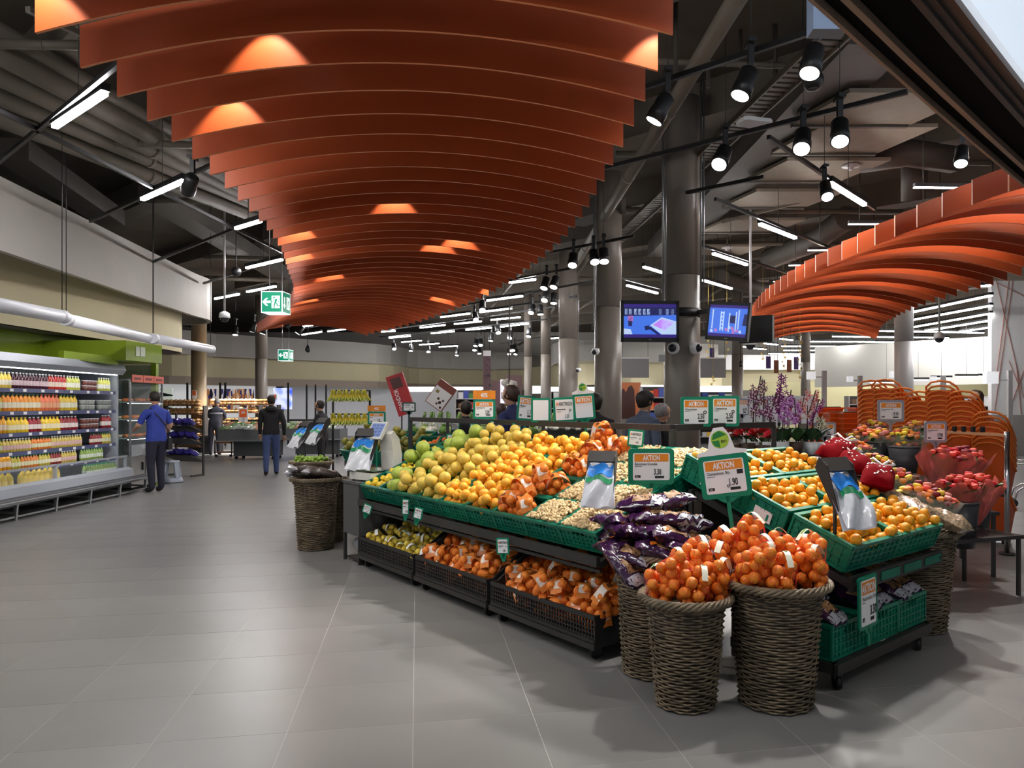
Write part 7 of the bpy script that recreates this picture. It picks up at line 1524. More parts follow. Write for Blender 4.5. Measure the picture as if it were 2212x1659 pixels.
# ================================================================ PEOPLE
SKIN = mat('skin', S(196, 150, 122), 0.5, sss=0.05); SKIN2 = mat('skin_fair', S(212, 168, 142), 0.5, sss=0.05)
SHOE = mat('dark_shoe', S(34, 30, 30), 0.5)
def cloth(n, c): return mat('cloth_' + n, c, 0.8, var=0.12, vscale=10, bump=0.35, bscale=18)
def person(label, loc, yaw, height=1.76, top=None, leg=None, hair=None, skin=None, sleeve='long', lean=0.0, armL=None, armR=None, stride=0.0, head_pitch=0.0, head_yaw=0.0, build=1.0, long_hair=False, cap=None, female=False, extras=(), hem=0.9, sub=2):
    """faces +y locally; z up. The body is one continuous skinned mesh; hair, cap, bag are children."""
    s = height / 1.76; skin = skin or SKIN
    t = thing('person', label, 'person', loc, yaw)
    cl = math.cos(lean); sl = math.sin(lean)
    def up(x, y, z):     # lean the trunk forward about the hips
        dz = z - 0.95; return V(x, y + dz * sl, 0.95 + dz * cl) * s if z > 0.95 else V(x, y, z) * s
    sw = 0.19 if not female else 0.165
    vs = []; es = []; rad = []; zone = []
    def add(p, r, z, par=None):
        vs.append(p); rad.append((r[0] * s * build, r[1] * s * build) if isinstance(r, tuple) else (r * s * build, r * s * build)); zone.append(z)
        if par is not None: es.append((par, len(vs) - 1))
        return len(vs) - 1
    pel = add(up(0, 0, 0.95), (0.155, 0.115), 'leg'); wst = add(up(0, 0.0, 1.08), (0.145, 0.105), 'top', pel); che = add(up(0, 0.0, 1.28), (0.165, 0.115), 'top', wst); sh = add(up(0, -0.01, 1.42), (0.13, 0.085), 'top', che)
    nk = add(up(0, 0.0, 1.50), 0.056, 'skin', sh); hd0 = add(up(0, 0.012, 1.57), 0.058, 'skin', nk)
    for sx, arm in ((-1, armL), (1, armR)):
        a = arm or [(0.235, 0.0, 1.16), (0.235, 0.06, 0.93)]
        s1 = add(up(sx * sw, -0.01, 1.41), 0.062, 'top', sh)
        el = add(up(sx * a[0][0], a[0][1], a[0][2]), 0.046, 'top' if sleeve == 'long' else 'fore', s1); md = None
        wr = add(up(sx * a[1][0], a[1][1], a[1][2]), 0.032, 'cuff' if sleeve == 'long' else 'skin', el)
        d = (vs[wr] - vs[el]).normalized(); add(vs[wr] + d * 0.085 * s, (0.042, 0.022), 'skin', wr)
        sd = 1 if sx > 0 else -1
        hips = add(up(sx * 0.09, 0, 0.9), 0.098, 'leg', pel); st = stride * sx
        kn = add(V(sx * 0.10, 0.03 + st * 0.5, 0.49) * s, 0.066, 'leg', hips); an = add(V(sx * 0.105, -0.01 + st, 0.1 + max(0, -st) * 0.25) * s, 0.05, 'leg', kn)
        hl = add(V(sx * 0.105, 0.02 + st, 0.045 + max(0, -st) * 0.2) * s, 0.045, 'shoe', an); add(V(sx * 0.12, 0.15 + st, 0.035) * s, (0.045, 0.032), 'shoe', hl)
    me = bpy.data.meshes.new('body'); me.from_pydata([tuple(v) for v in vs], es, []); o = bpy.data.objects.new('body', me)
    md = o.modifiers.new('skin', 'SKIN'); md.use_smooth_shade = True
    for i, r in enumerate(rad): me.skin_vertices[0].data[i].radius = r
    me.skin_vertices[0].data[0].use_root = True
    sb = o.modifiers.new('sub', 'SUBSURF'); sb.levels = sub; sb.render_levels = sub
    bm_me = baked(o)
    # head, face and fingers joined into the same body mesh
    hc = vs[hd0] + V(0, 0.012, 0.085) * s; R = Matrix.Rotation(head_yaw, 3, 'Z') @ Matrix.Rotation(-head_pitch - lean * 0.5, 3, 'X')
    hb = MB(); HM = Matrix.Translation(hc) @ R.to_4x4() @ Matrix.Scale(s, 4)
    prof = [(0.02, -0.118), (0.045, -0.108), (0.062, -0.07), (0.072, -0.02), (0.078, 0.03), (0.074, 0.075), (0.052, 0.105), (0.015, 0.118)]
    hb.lathe(prof, 16, 0, HM @ Matrix.Diagonal((0.96, 1.22, 1, 1)))
    hb.sphere((0, 0.1, -0.015), 0.016, 8, 6, (0.8, 1.1, 1.5), 0, HM)
    for sx in (-1, 1):
        hb.sphere((sx * 0.076, -0.005, -0.005), 0.02, 8, 6, (0.35, 0.8, 1.4), 0, HM); hb.sphere((sx * 0.028, 0.084, 0.012), 0.009, 8, 6, (1, 0.7, 0.7), 1, HM)
    hb.sphere((0, 0.083, -0.058), 0.018, 8, 5, (1.2, 0.5, 0.35), 2, HM); hb.sphere((0, 0.07, -0.09), 0.03, 8, 6, (1, 0.8, 0.8), 0, HM)
    for i, (v, z) in enumerate(zip(vs, zone)):
        pass
    hands = [i for i in range(len(vs)) if zone[i] == 'skin' and i > hd0 and zone[i - 1] in ('cuff', 'skin')]
    for i in hands:
        p = vs[i]; d = (vs[i] - vs[i - 1]).normalized(); q = d.cross(V(0, 0, 1)); q = q.normalized() if q.length > 0.1 else V(0, 1, 0); nrm = d.cross(q)
        for f in range(4):
            b0 = p + q * (0.022 - 0.0145 * f) * s; L = (0.06, 0.07, 0.066, 0.05)[f] * s
            hb.tube([b0 - d * 0.01, b0 + d * L * 0.55, b0 + d * L + nrm * 0.016 * s], [0.0085 * s, 0.008 * s, 0.0065 * s], 6)
        hb.tube([p - d * 0.03 * s + q * 0.02 * s, p + q * 0.05 * s + d * 0.01 * s, p + q * 0.055 * s + d * 0.035 * s], [0.01 * s, 0.0095 * s, 0.007 * s], 6)
    mats = [skin, mat('eye_dark', S(40, 30, 28), 0.3), mat('lip', S(170, 104, 92), 0.5), top, leg, SHOE]
    nb = len(bm_me.vertices); V0 = [tuple(v.co) for v in bm_me.vertices]; F0_ = [tuple(p.vertices) for p in bm_me.polygons]
    segs = [(a, b) for a, b in es]; fm = []
    zi = {'skin': 0, 'top': 3, 'leg': 4, 'shoe': 5, 'fore': 0, 'cuff': 3}
    for p in bm_me.polygons:
        c = p.center; best = (1e9, 0)
        for (a, b) in segs:
            A, B = vs[a], vs[b]; ab = B - A; u = max(0, min(1, (c - A).dot(ab) / ab.length_squared)); dd = (c - (A + ab * u)).length - (rad[a][0] * (1 - u) + rad[b][0] * u)
            za, zb = zone[a], zone[b]
            if zb == 'fore': zz = 'top' if u < 0.85 else 'skin'
            elif za == 'fore': zz = 'skin'
            elif za == 'top' and zb == 'skin': zz = 'top' if u < 0.75 else 'skin'
            elif za == 'cuff': zz = 'skin' if u > 0.15 else 'top'
            elif za == 'leg' and zb == 'top': zz = 'top' if u > 0.2 else 'leg'
            elif za == 'leg' and zb == 'shoe': zz = 'leg' if u < 0.6 else 'shoe'
            else: zz = zb if u > 0.5 else za
            if za in ('top', 'leg') and zb in ('top', 'leg') and (a in (pel, wst) or b in (pel, wst) or abs(c.z - hem * s) < 0.08 * s and abs(c.x) < 0.2 * s): zz = 'top' if c.z > hem * s else 'leg'
            if dd < best[0]: best = (dd, zi[zz])
        fm.append(best[1])
    mb = MB(); mb.v = V0; mb.f = F0_; mb.m = fm; mb.s = [True] * len(F0_); mb.add(hb.v, hb.f, 0, None, True)
    mb.m[len(F0_):] = hb.m
    bpy.data.meshes.remove(bm_me)
    mb.obj('body', mats, t)
    if hair:
        h = MB(); hp = [(0.08, -0.045 if not long_hair else -0.1), (0.088, 0.03), (0.083, 0.08), (0.06, 0.115), (0.015, 0.13)]
        h.lathe(hp, 16, 0, HM @ Matrix.Translation((0, -0.016, 0)) @ Matrix.Rotation(0.45, 4, 'X') @ Matrix.Diagonal((0.98, 1.2, 1, 1)))
        h.obj('hair', hair, t)
    if cap:
        c = MB().lathe([(0.088, 0.02), (0.092, 0.05), (0.08, 0.1), (0.03, 0.13)], 16, 0, HM @ Matrix.Diagonal((1, 1.2, 1, 1))); c.obj('cap', cap, t); MB().add([HM @ V(-0.06, 0.09, 0.035), HM @ V(0.06, 0.09, 0.035), HM @ V(0.05, 0.18, 0.02), HM @ V(-0.05, 0.18, 0.02)], [(0, 1, 2, 3), (3, 2, 1, 0)]).obj('cap_peak', cap, t)
    for (nm, fn, m) in extras: fn(s).obj(nm, m, t)
    return t
hair_d = mat('hair_dark', S(38, 30, 26), 0.6, var=0.2, vscale=40); hair_g = mat('hair_grey', S(140, 136, 134), 0.6, var=0.2, vscale=40); hair_b = mat('hair_brown', S(66, 44, 36), 0.55, var=0.2, vscale=40)
navy = cloth('navy_trousers', S(30, 30, 48)); blue = cloth('royal_blue_shirt', S(44, 62, 150)); blk = cloth('black_jacket', S(26, 24, 28)); jeans = cloth('blue_jeans', S(64, 80, 124)); grey_j = cloth('dark_grey_jacket', S(62, 62, 76)); grey_t = cloth('grey_trousers', S(62, 62, 74)); rust = cloth('rust_shirt', S(170, 70, 46)); slate = cloth('slate_jacket', S(78, 86, 104)); dblue = cloth('dark_blue_jacket', S(36, 44, 92))
p = FL(338, 1062)
person('man in royal blue shirt and navy trousers standing at the salad case', p, 1.05, 1.80, blue, navy, hair_d, None, sub=3, sleeve='short', lean=0.06, armL=[(0.27, 0.08, 1.18), (0.2, 0.3, 1.12)], armR=[(0.28, 0.0, 1.18), (0.25, 0.22, 1.02)], stride=0.03, head_pitch=0.35, build=1.12,
       extras=(('shoulder_strap', lambda s: MB().tube([V(-0.14, -0.02, 1.5) * s, V(-0.02, -0.16, 1.3) * s, V(0.12, -0.15, 1.1) * s, V(0.2, -0.06, 0.92) * s], 0.01, 5), black), ('belt_pouch', lambda s: MB().box((0.19 * s, -0.02, 0.84 * s), (0.08, 0.2, 0.2)), mat('black_pouch', S(30, 28, 32), 0.6))))
p = FL(586, 1026)
person('man in black hooded jacket and blue jeans walking away', p, 0.35, 1.78, blk, jeans, hair_d, None, 'long', 0.03, None, [(0.27, -0.05, 1.14), (0.27, 0.02, 0.9)], 0.16, 0.1, 0, 1.18, sub=3,
       extras=(('hood', lambda s: MB().lathe([(0.1, 1.42 * s), (0.13, 1.47 * s), (0.1, 1.53 * s)], 14, 0, Matrix.Translation((0, -0.05, 0))), blk),))
p = FL(463, 983)
person('man in dark grey jacket with a pale chest stripe bending over the bread', p, 0.1, 1.80, grey_j, grey_t, hair_g, None, 'long', 0.42, [(0.24, 0.15, 1.18), (0.14, 0.38, 1.1)], [(0.24, 0.15, 1.18), (0.14, 0.38, 1.1)], 0.06, 0.5, 0, 1.12,
       extras=(('reflective_stripe', lambda s: MB().lathe([(0.195 * s, 1.30 * s), (0.19 * s, 1.345 * s)], 16, 0, Matrix.Translation((0, 0.155, -0.04)) @ Matrix.Diagonal((1.05, 0.8, 1, 1)), caps=False), mat('stripe_grey', S(190, 190, 196), 0.5)),))
p = P(697, 0, 17.0)
person('woman in black coat pushing an orange trolley behind the bananas', V(p.x, 17.0, 0), 1.4, 1.66, blk, blk, hair_d, None, 'long', 0.1, [(0.23, 0.1, 1.15), (0.2, 0.35, 1.0)], [(0.23, 0.1, 1.15), (0.2, 0.35, 1.0)], 0.08, 0.1, 0, 1.1, female=True)
p = P(2134, 0, 9.6)
person('woman with brown bobbed hair in a rust polo shirt behind the trolleys', V(p.x, 9.9, 0), PI - 0.5, 1.75, rust, navy, hair_b, SKIN2, 'short', 0.0, [(0.22, 0.1, 1.16), (0.1, 0.28, 1.14)], [(0.22, 0.1, 1.16), (0.12, 0.25, 1.1)], 0.0, 0.05, -0.5, 1.0, True, female=True,
       extras=(('held_papers', lambda s: MB().box((-0.1, 0.33, 1.2), (0.2, 0.02, 0.14), Matrix.Rotation(0.1, 4, 'X')), paper),))
p = P(1388, 0, 8.6)
person('man in slate jacket and dark cap behind the ridge rail', V(p.x, 8.7, 0), -0.9, 1.72, slate, navy, hair_d, None, 'long', 0.06, None, None, 0.0, 0.1, 0, 1.2, cap=mat('cap_black', S(34, 34, 40), 0.7))
p = P(1420, 0, 9.2)
person('grey-haired person in a black coat beside the man with the cap', V(p.x, 9.3, 0), -1.2, 1.58, blk, blk, hair_g, None, 'long', 0.12, None, None, 0, 0.25, 0, 1.1)
p = P(1112, 0, 9.3)
person('staff man in dark blue jacket behind the ridge rail signs', V(p.x, 9.3, 0), 1.0, 1.80, dblue, navy, hair_b, None, 'long', 0.06, None, None, 0, 0.1, 0, 1.15)
p = P(1084, 0, 10.4)
person('child with dark backpack and pale hood behind the 40% sign', V(p.x, 10.4, 0), 0.1, 1.58, blk, blk, hair_b, None, 'long', 0.0, None, None, 0, 0.1, 0, 1.0, extras=(('backpack', lambda s: pillow(0.3, 0.4, 0.2, 5, blk).__class__().lathe([(0.05, 0.98 * s), (0.15, 1.05 * s), (0.15, 1.3 * s), (0.05, 1.38 * s)], 10, 0, Matrix.Translation((0, -0.16, 0)) @ Matrix.Diagonal((1, 0.6, 1, 1))), mat('backpack_grey', S(70, 72, 84), 0.7)),))
p = P(1289, 0, 9.0)
person('person in a black coat half hidden by the leaf-arch sign', V(p.x, 9.2, 0), 0.3, 1.70, blk, blk, hair_d, None, 'long', 0.03, None, None, 0, 0.0, 0, 1.15)
p = P(1008, 0, 10.8)
person('person in a dark coat left of the 40% sign', V(p.x, 10.8, 0), 0.6, 1.62, blk, blk, hair_d, None, 'long', 0.03, None, None, 0, 0.0, 0, 1.1)
# ================================================================ MIDDLE AND FAR BACKGROUND
# bananas on a two-tier stand
ban = mat('banana_peel', S(214, 184, 50), 0.45, var=0.12, vscale=12, rand=0.12, col2=S(150, 160, 60))
def banana_mesh():
    pts = [(0, -0.075 + 0.0 * k, 0) for k in range(1)]; pts = []
    for k in range(7):
        a = -0.95 + 1.9 * k / 6; pts.append((0, 0.09 - 0.09 * math.cos(a), -0.11 * math.sin(a)))
    return MB().tube(pts, [0.006, 0.014, 0.018, 0.019, 0.018, 0.013, 0.005], 6).mesh('banana', ban)
BM = banana_mesh()
bs_ = P(755, 900, 12.4); t = thing('banana_stand', 'dark two-tier stand hung with banana bunches', 'stand', (bs_.x, 12.4, 0))
for sx in (-0.3, 0.3): MB().bx(sx - 0.015, sx + 0.015, 0.1, 0.13, 0, 1.82).obj('upright', black, t)
for z in (1.8, 1.42): MB().bx(-0.32, 0.32, 0.03, 0.06, z, z + 0.02).bx(-0.32, 0.32, 0.03, 0.13, z + 0.005, z + 0.015).obj('hook_bar', black, t)
for tier, z in enumerate((1.72, 1.34)):
    for b in range(6):
        c = V(bs_.x - 0.25 + 0.1 * b, 12.4, z); q = thing('banana_bunch', 'yellow banana bunch on the ' + ['upper', 'lower'][tier] + ' bar, ' + ['first', 'second', 'third', 'fourth', 'fifth', 'last'][b] + ' from the left', 'bananas', c, 0, 'banana bunches on the stand')
        for k in range(5): ob('banana', BM, q, (-0.04 + 0.02 * k, -0.02, 0.0), (0.15 + 0.25 * RND.random(), 0.2 * (k - 2), PI + (k - 2) * 0.5), 1.15)
        MB().tube([(0, 0.0, 0.1), (0, 0.03, 0.08)], 0.015, 6).obj('stalk', mat('banana_stalk', S(110, 110, 50), 0.6), q)
# two big tilted chocolate boxes hung as decoration
red_bx = mat('red_box', S(176, 34, 40), 0.4, var=0.05); brown_bx = mat('brown_box', S(130, 58, 46), 0.45)
def hung_box(px, py, Y, w, h, roll, label, m):
    c = P(px, py, Y); M = Matrix.Translation(c) @ Matrix.Rotation(roll, 4, 'Y'); t = thing('display_box', label, 'display box', M=M)
    MB().box((0, 0.04, 0), (w, 0.08, h)).obj('carton', m, t); return t
b1 = hung_box(865, 852, 11.5, 0.26, 0.62, -0.33, 'big red tilted chocolate box with white lettering hung over the produce', red_bx)
me = text_mesh('GIANDOR', 0.09, 0.8, 0.005).copy(); me.materials.clear(); me.materials.append(paper); ob('lettering', me, b1, M=Matrix.Translation((-0.02, -0.004, -0.24)) @ Matrix.Rotation(-PI / 2, 4, 'Y'))
MB().bx(-0.08, 0.08, -0.003, 0.0, 0.1, 0.26).obj('dark_picture', mat('choc_brown', S(74, 36, 28), 0.4), b1); MB().bx(-0.13, 0.13, -0.002, 0.0, 0.24, 0.3).obj('red_band', mat('deep_red', S(150, 20, 30), 0.4), b1)
b2 = hung_box(952, 854, 11.8, 0.3, 0.42, 0.62, 'big brown tilted chocolate box with white panel hung over the produce', brown_bx)
w = MB().bx(-0.14, 0.14, -0.004, 0.0, -0.2, 0.1).obj('white_panel', paper, b2); MB().bx(-0.1, -0.05, -0.006, -0.004, 0.0, 0.05).obj('gold_square', mat('gold_print', S(150, 130, 70), 0.4), w)
for (x, z, r) in ((0.05, -0.1, 0.025), (0.0, -0.06, 0.02), (0.08, -0.05, 0.018), (0.1, -0.16, 0.02), (0.02, -0.14, 0.018)): MB().sphere((x, -0.006, z), r, 8, 6, (1, 0.2, 1)).obj('praline_print', MATS['choc_brown'], w)
for (px, Y, b) in ((865, 11.5, 0), (952, 11.8, 1)):
    p = P(px, 850, Y); tag(MB().cyl((p.x, p.y + 0.1, 0.0), (p.x, p.y + 0.1, 1.7), 0.012, None, 6).obj('display_pole', black), 'thin black pole holding the ' + ['red', 'brown'][b] + ' tilted box', 'pole')
# vegetable stand behind the rail: leeks, greens, roots
vs_ = thing('vegetable_stand', 'long dark stand of leeks and greens behind the ridge rail', 'stand', (P(1070, 900, 11.2).x, 11.2, 0), -0.25)
MB().bx(-1.4, 1.6, -0.1, 0.7, 0, 1.12).obj('body', dark, vs_); MB().bx(-1.42, 1.62, -0.14, -0.1, 1.05, 1.16).obj('front_rail', dark, vs_)
lk = mat('leek_white', S(226, 230, 206), 0.5); lk2 = mat('leek_green', S(110, 146, 76), 0.5, rand=0.25); VM = Matrix.Translation((P(1070, 900, 11.2).x, 11.2, 0)) @ Matrix.Rotation(-0.25, 4, 'Z')
lw = MB().cyl((0, 0, 0), (0, 0, 0.22), 0.016, None, 8).mesh('shaft', lk); lg = MB().cyl((0, 0, 0.22), (0.02, 0, 0.36), 0.016, 0.024, 8).mesh('leaves', lk2)
for k in range(46):
    x = -1.3 + 2.8 * k / 46; o = thing('leek', 'white-green leek standing upright in the stand behind the ridge rail', 'leek', VM @ V(x, 0.12 + 0.3 * ((k * 7) % 5) / 5, 1.12), 0, 'leeks in the stand behind the ridge rail', (RND.uniform(-.4, .2), RND.uniform(-.35, .35), 0)); ob('shaft', lw, o); ob('leaves', lg, o)
gr = [mat('lettuce_' + str(i), c, 0.55, var=0.3, vscale=18, rand=0.2) for i, c in enumerate((S(96, 136, 60), S(170, 186, 120), S(200, 200, 190)))]
lm = [MB().sphere((0, 0, 0), 0.09, 10, 7, (1, 1, 0.75)).mesh('head', g) for g in gr]; LFM = [leaf_mb.mesh('leaf', g) for g in gr]
for k in range(18):
    x = -1.3 + 2.8 * k / 18; o = thing('lettuce', 'head of green lettuce at the front of the stand behind the ridge rail', 'lettuce', VM @ V(x, -0.02 + 0.1 * (k % 2), 1.2), 0, 'lettuce heads behind the ridge rail'); ob('head', lm[k % 3], o)
    for j in range(6): ob('leaf', LFM[k % 3], o, (0, 0, -0.02), (0.9, 0, j * 1.05), 0.13)
# garlic strings hanging behind the signs
gb = MB().lathe([(0.02, -0.045), (0.05, -0.03), (0.055, 0.0), (0.03, 0.035), (0.01, 0.07)], 9).mesh('bulb', mat('garlic_white', S(222, 216, 206), 0.5, rand=0.08))
gp = P(1100, 850, 10.0); t = thing('garlic_braid', 'white garlic braid hanging beside the staff man', 'garlic braid', gp)
for k in range(26): ob('bulb', gb, t, (RND.uniform(-0.07, 0.07), RND.uniform(-0.05, 0.05), 0.14 - 0.4 * k / 26), (RND.uniform(-1, 1), RND.uniform(-1, 1), 0))
MB().cyl((0, 0, -0.28), (0, 0, 1.2), 0.01, None, 5).obj('cord', duct_m, t)
# mushroom tray glimpsed under the rail
mp = P(1225, 925, 7.6); t = thing('mushroom_tray', 'tray of white mushrooms glimpsed under the ridge rail', 'tray', mp); MB().bx(-0.25, 0.25, -0.1, 0.2, -0.06, -0.02).obj('tray', black, t)
mu = MB().sphere((0, 0, 0), 0.035, 8, 6, (1, 1, 0.7)).mesh('mushroom', mat('mushroom_white', S(222, 218, 210), 0.6))
for k in range(34): o = ob('mushroom', mu, None, mp + V(-0.22 + 0.055 * (k % 9), -0.06 + 0.06 * (k // 9), 0.0 + 0.02 * (k % 2)), (RND.uniform(-.5, .5), RND.uniform(-.5, .5), 0)); tag(o, 'white mushroom in the tray under the ridge rail', 'mushroom', 'mushrooms in the tray')
tag(MB().bx(mp.x - 0.28, mp.x + 0.28, mp.y - 0.1, mp.y + 0.25, 0, mp.z - 0.06).obj('tray_plinth', dark), 'dark plinth under the mushroom tray', 'plinth')
# far partitions, banner
def slab(x0, x1, y0, y1, Y, d, label, m, name='partition', cat='partition'):
    a = P(x0, y1, Y); b = P(x1, y0, Y); o = tag(MB().bx(a.x, b.x, Y, Y + d, a.z, b.z).obj(name, m), label, cat)
    if name.startswith('hanging'): MB().cyl((a.x + 0.03, Y + d / 2, b.z), (a.x + 0.03, Y + d / 2, CEIL), 0.006, None, 4).obj('cord', black, o); MB().cyl((b.x - 0.03, Y + d / 2, b.z), (b.x - 0.03, Y + d / 2, CEIL), 0.006, None, 4).obj('cord', black, o)
    return o
brn = mat('brown_partition', S(98, 74, 72), 0.6)
slab(1062, 1086, 822, 1010, 24, 0.3, 'brown partition with a lit edge behind the 40% sign', brn); slab(1092, 1127, 810, 1010, 24, 0.4, 'taller brown partition beside the slim columns', brn)
slab(1081, 1089, 820, 880, 23.8, 0.05, 'glowing pale violet light column between the brown partitions', mat('violet_lamp', S(226, 206, 246), 0.4, emit=1.6), 'light_column', 'lamp')
bn = slab(1044, 1060, 757, 842, 20, 0.02, 'tall dark chocolate banner hanging beyond the display', pattern_mat('choc_banner', [S(60, 44, 58), S(110, 84, 90), S(40, 30, 44)], 5, 0.05, 'NOISE'), 'hanging_banner', 'banner'); bp = P(1052, 763, 19.99); MB().bx(bp.x - 0.1, bp.x + 0.1, 19.985, 20.0, bp.z - 0.07, bp.z + 0.07).obj('banner_head', paper, bn)
for (x0, x1, nm) in ((1342, 1402, 'left'), (1510, 1568, 'right')):
    o = slab(x0, x1, 775, 816, 25, 0.08, 'plain grey hanging board beside the big column, ' + nm, mat('board_grey', S(140, 140, 142), 0.6), 'hanging_board', 'board'); a = P(x0, 775, 25); b = P(x1, 775, 25); MB().bx(a.x, b.x, 24.98, 25.1, a.z, a.z + 0.04).obj('top_edge', paper, o)
o = slab(1340, 1384, 826, 905, 24.5, 0.5, 'orange chocolate display wall with dark brown drips', mat('display_orange', S(222, 130, 80), 0.5), 'display_wall', 'display')
dp = [P(x, y, 24.48) for x, y in ((1342, 905), (1342, 845), (1347, 838), (1352, 848), (1357, 836), (1364, 832), (1370, 842), (1373, 905))]; MB().poly([tuple(q) for q in dp]).obj('drip_print', MATS['choc_brown'], o)
# purple and brown Christmas banners, star garlands
for k, (x, y0, y1, c, nm) in enumerate(((1660, 770, 796, S(70, 56, 110), 'purple, left'), (1677, 778, 806, S(120, 74, 50), 'brown, left'), (1705, 777, 804, S(120, 74, 50), 'brown, right'), (1720, 771, 798, S(70, 56, 110), 'purple, right'), (1538, 752, 772, S(70, 56, 120), 'purple, under the right screen'))):
    slab(x - 5, x + 5, y0, y1, 24, 0.02, 'small hanging festive banner, ' + nm, mat('festive_' + str(k), c, 0.5, var=0.3, vscale=6), 'hanging_banner', 'banner')
gold = mat('gold_star', S(214, 186, 96), 0.35, 0.5)
star = MB().prism([((0.05 if k % 2 == 0 else 0.02) * math.cos(PI / 2 + PI * k / 5), (0.05 if k % 2 == 0 else 0.02) * math.sin(PI / 2 + PI * k / 5)) for k in range(10)], -0.006, 0.006, Matrix.Rotation(PI / 2, 4, 'X')).mesh('star', gold)
for k, (x, y0, y1, nm) in enumerate(((1530, 735, 772, 'under the right screen, left'), (1570, 740, 770, 'under the right screen, right'), (1648, 742, 775, 'left of the purple banner'), (1693, 735, 800, 'between the brown banners'), (1728, 730, 815, 'beside the column over the orchids'), (1540, 815, 830, 'before the right grey board'))):
    a = P(x, y0, 19); b = P(x, y1, 19); t = thing('star_garland', 'golden star garland hanging ' + nm, 'garland', a)
    for j in range(max(3, int((y1 - y0) / 8))): ob('star', star, t, (0.04 * math.sin(j * 2.1), 0, -(a.z - b.z) * j / max(2, int((y1 - y0) / 8) - 1)), (0, RND.uniform(-.5, .5), RND.uniform(-.8, .8)), RND.uniform(0.7, 1.1))
    MB().cyl((0, 0, b.z - a.z), (0, 0, CEIL - a.z), 0.004, None, 4).obj('string', gold, t)
# checkout posts with white lit cubes
for k, (x, y, h) in enumerate(((1752, 811, 17), (1836, 819, 12), (1929, 809, 14), (2016, 819, 12), (2140, 816, 26))):
    c = P(x, y, 22); w = h / F_PX * 22; t = thing('checkout_light', 'white lit checkout number box, ' + ['first', 'second', 'third', 'fourth', 'last'][k] + ' from the left', 'checkout light', c, 0, 'checkout number boxes')
    MB().box((0, 0, 0), (w, w * 0.6, w)).obj('light_box', mat('box_glow', S(236, 238, 242), 0.4, emit=0.6), t); MB().bar((w * 0.5, 0, -w * 0.2), (w * 1.4, 0, -w * 0.2), 0.03).obj('arm', colw_m, t); MB().bx(w * 1.4, w * 1.4 + 0.12, -0.05, 0.05, -c.z, w * 0.6).obj('post', colw_m, t)
# long lit strips on the wall under the rear right wall
for k, (x0, x1, y) in enumerate(((1880, 1950, 826), (1962, 2005, 820), (2012, 2055, 816), (2065, 2110, 813), (2115, 2134, 812))): luminaire(P(x0, y, 27), P(x1, y - 1, 27), 'low linear lamp over the rear right counter, ' + ['first', 'second', 'third', 'fourth', 'last'][k], 'low lamps over the rear right counter', 0.06, mat('counter_lamp', (1, 0.98, 0.95), emit=6.0))
struct(MB().bx(9, 21, 34.5, 34.7, 0, 2.6).obj('wall_rear_counter', mat('pale_yellow_wall', S(214, 206, 160), 0.6)))
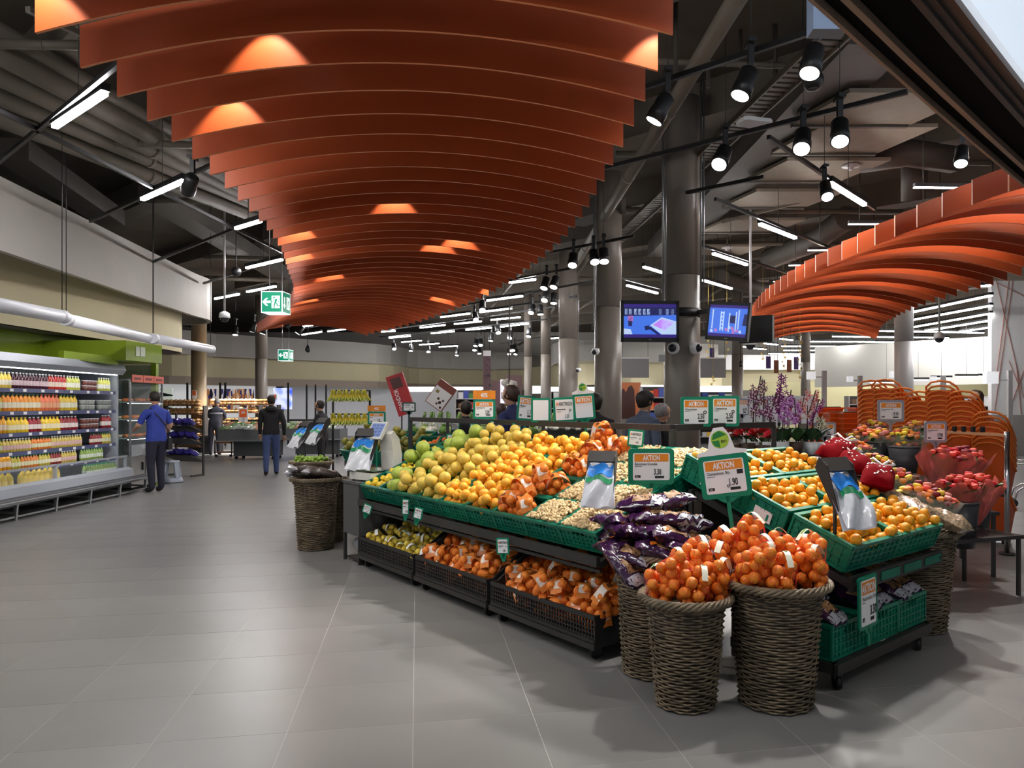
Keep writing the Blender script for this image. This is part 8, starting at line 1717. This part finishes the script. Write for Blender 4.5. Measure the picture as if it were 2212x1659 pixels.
# bright far shop: lit ceiling coffers, shelves of goods
def far_shelf(px0, px1, Y, tiers, label, cols, seed, gname):
    a = P(px0, 0, Y).x; b = P(px1, 0, Y).x; t = thing('goods_shelf', label, 'shelf', ((a + b) / 2, Y, 0)); w = b - a; rr = random.Random(seed)
    for z in tiers: MB().bx(-w / 2, w / 2, -0.2, 0.25, z - 0.03, z).obj('board', colw_m, t)
    for sx in (-w / 2, w / 2): MB().bx(sx - 0.02, sx + 0.02, -0.2, 0.25, 0, max(tiers) + 0.3).obj('upright', colw_m, t)
    MB().bx(-w / 2, w / 2, 0.25, 0.27, 0, max(tiers) + 0.3).obj('back', dark, t)
    for z in tiers:
        x = -w / 2 + 0.1
        while x < w / 2 - 0.2:
            k = rr.randrange(len(cols)); bw = rr.choice((0.14, 0.18, 0.24)); hh = rr.choice((0.18, 0.22, 0.26))
            o = ob('goods_box', GB[(cols[k])], None, ((a + b) / 2 + x + bw / 2, Y - 0.08, z), None, (bw * 0.95, 0.2, hh)); tag(o, cols[k].replace('_', ' ') + ' goods packet on the ' + label, 'packet', gname); x += bw
gb_c = {'red': S(190, 50, 44), 'white': S(226, 226, 226), 'yellow': S(226, 190, 80), 'green': S(80, 130, 70), 'blue': S(70, 90, 170), 'brown': S(120, 84, 60), 'orange': S(226, 120, 50)}
GB = {k: MB().bx(-0.5, 0.5, -0.5, 0.5, 0, 1).mesh('goods_box', mat('packet_' + k, c, 0.5, rand=0.2)) for k, c in gb_c.items()}
TI = (0.3, 0.7, 1.1, 1.45, 1.8)
far_shelf(985, 1060, 27, TI, 'far goods shelf left of the banner', list(gb_c), 1, 'goods left of the banner')
far_shelf(1190, 1285, 30, TI, 'far goods shelf between the columns', ['white', 'blue', 'yellow', 'red'], 2, 'goods between the columns')
far_shelf(1385, 1440, 22, TI, 'far red goods shelf beside the big column', ['red', 'orange', 'red', 'blue', 'white'], 3, 'goods beside the big column')
far_shelf(1510, 1590, 31, TI, 'far pale goods shelf right of the big column', ['white', 'white', 'blue', 'yellow'], 4, 'goods right of the big column')
far_shelf(1830, 1960, 28, (0.9, 1.25, 1.6), 'far goods shelf behind the rolling baskets', ['brown', 'blue', 'white', 'brown'], 5, 'goods behind the rolling baskets')
far_shelf(2040, 2135, 24, (0.9, 1.25, 1.55), 'far goods shelf behind the rust-shirted woman', ['white', 'blue', 'brown', 'red'], 6, 'goods behind the woman')
for k, (x0, x1, y0, y1, Y) in enumerate(((850, 1040, 838, 846, 34), (1190, 1286, 838, 848, 36), (1384, 1438, 834, 846, 34), (1512, 1590, 836, 850, 36), (1150, 1168, 836, 850, 36))):
    a = P(x0, y1, Y); b = P(x1, y0, Y); tag(MB().bx(a.x, b.x, Y, Y + 4, b.z, b.z + 0.05).bx(a.x, b.x, Y, Y + 0.05, a.z, b.z).obj('light_coffer', mat('coffer_glow', (0.96, 0.98, 1.0), 0.5, emit=1.6)), 'bright white light coffer of the far shop, ' + ['left of the banner', 'between the columns', 'beside the big column', 'right of the big column', 'by the slim columns'][k], 'light coffer')
bpy.data.scenes.remove(TMP)
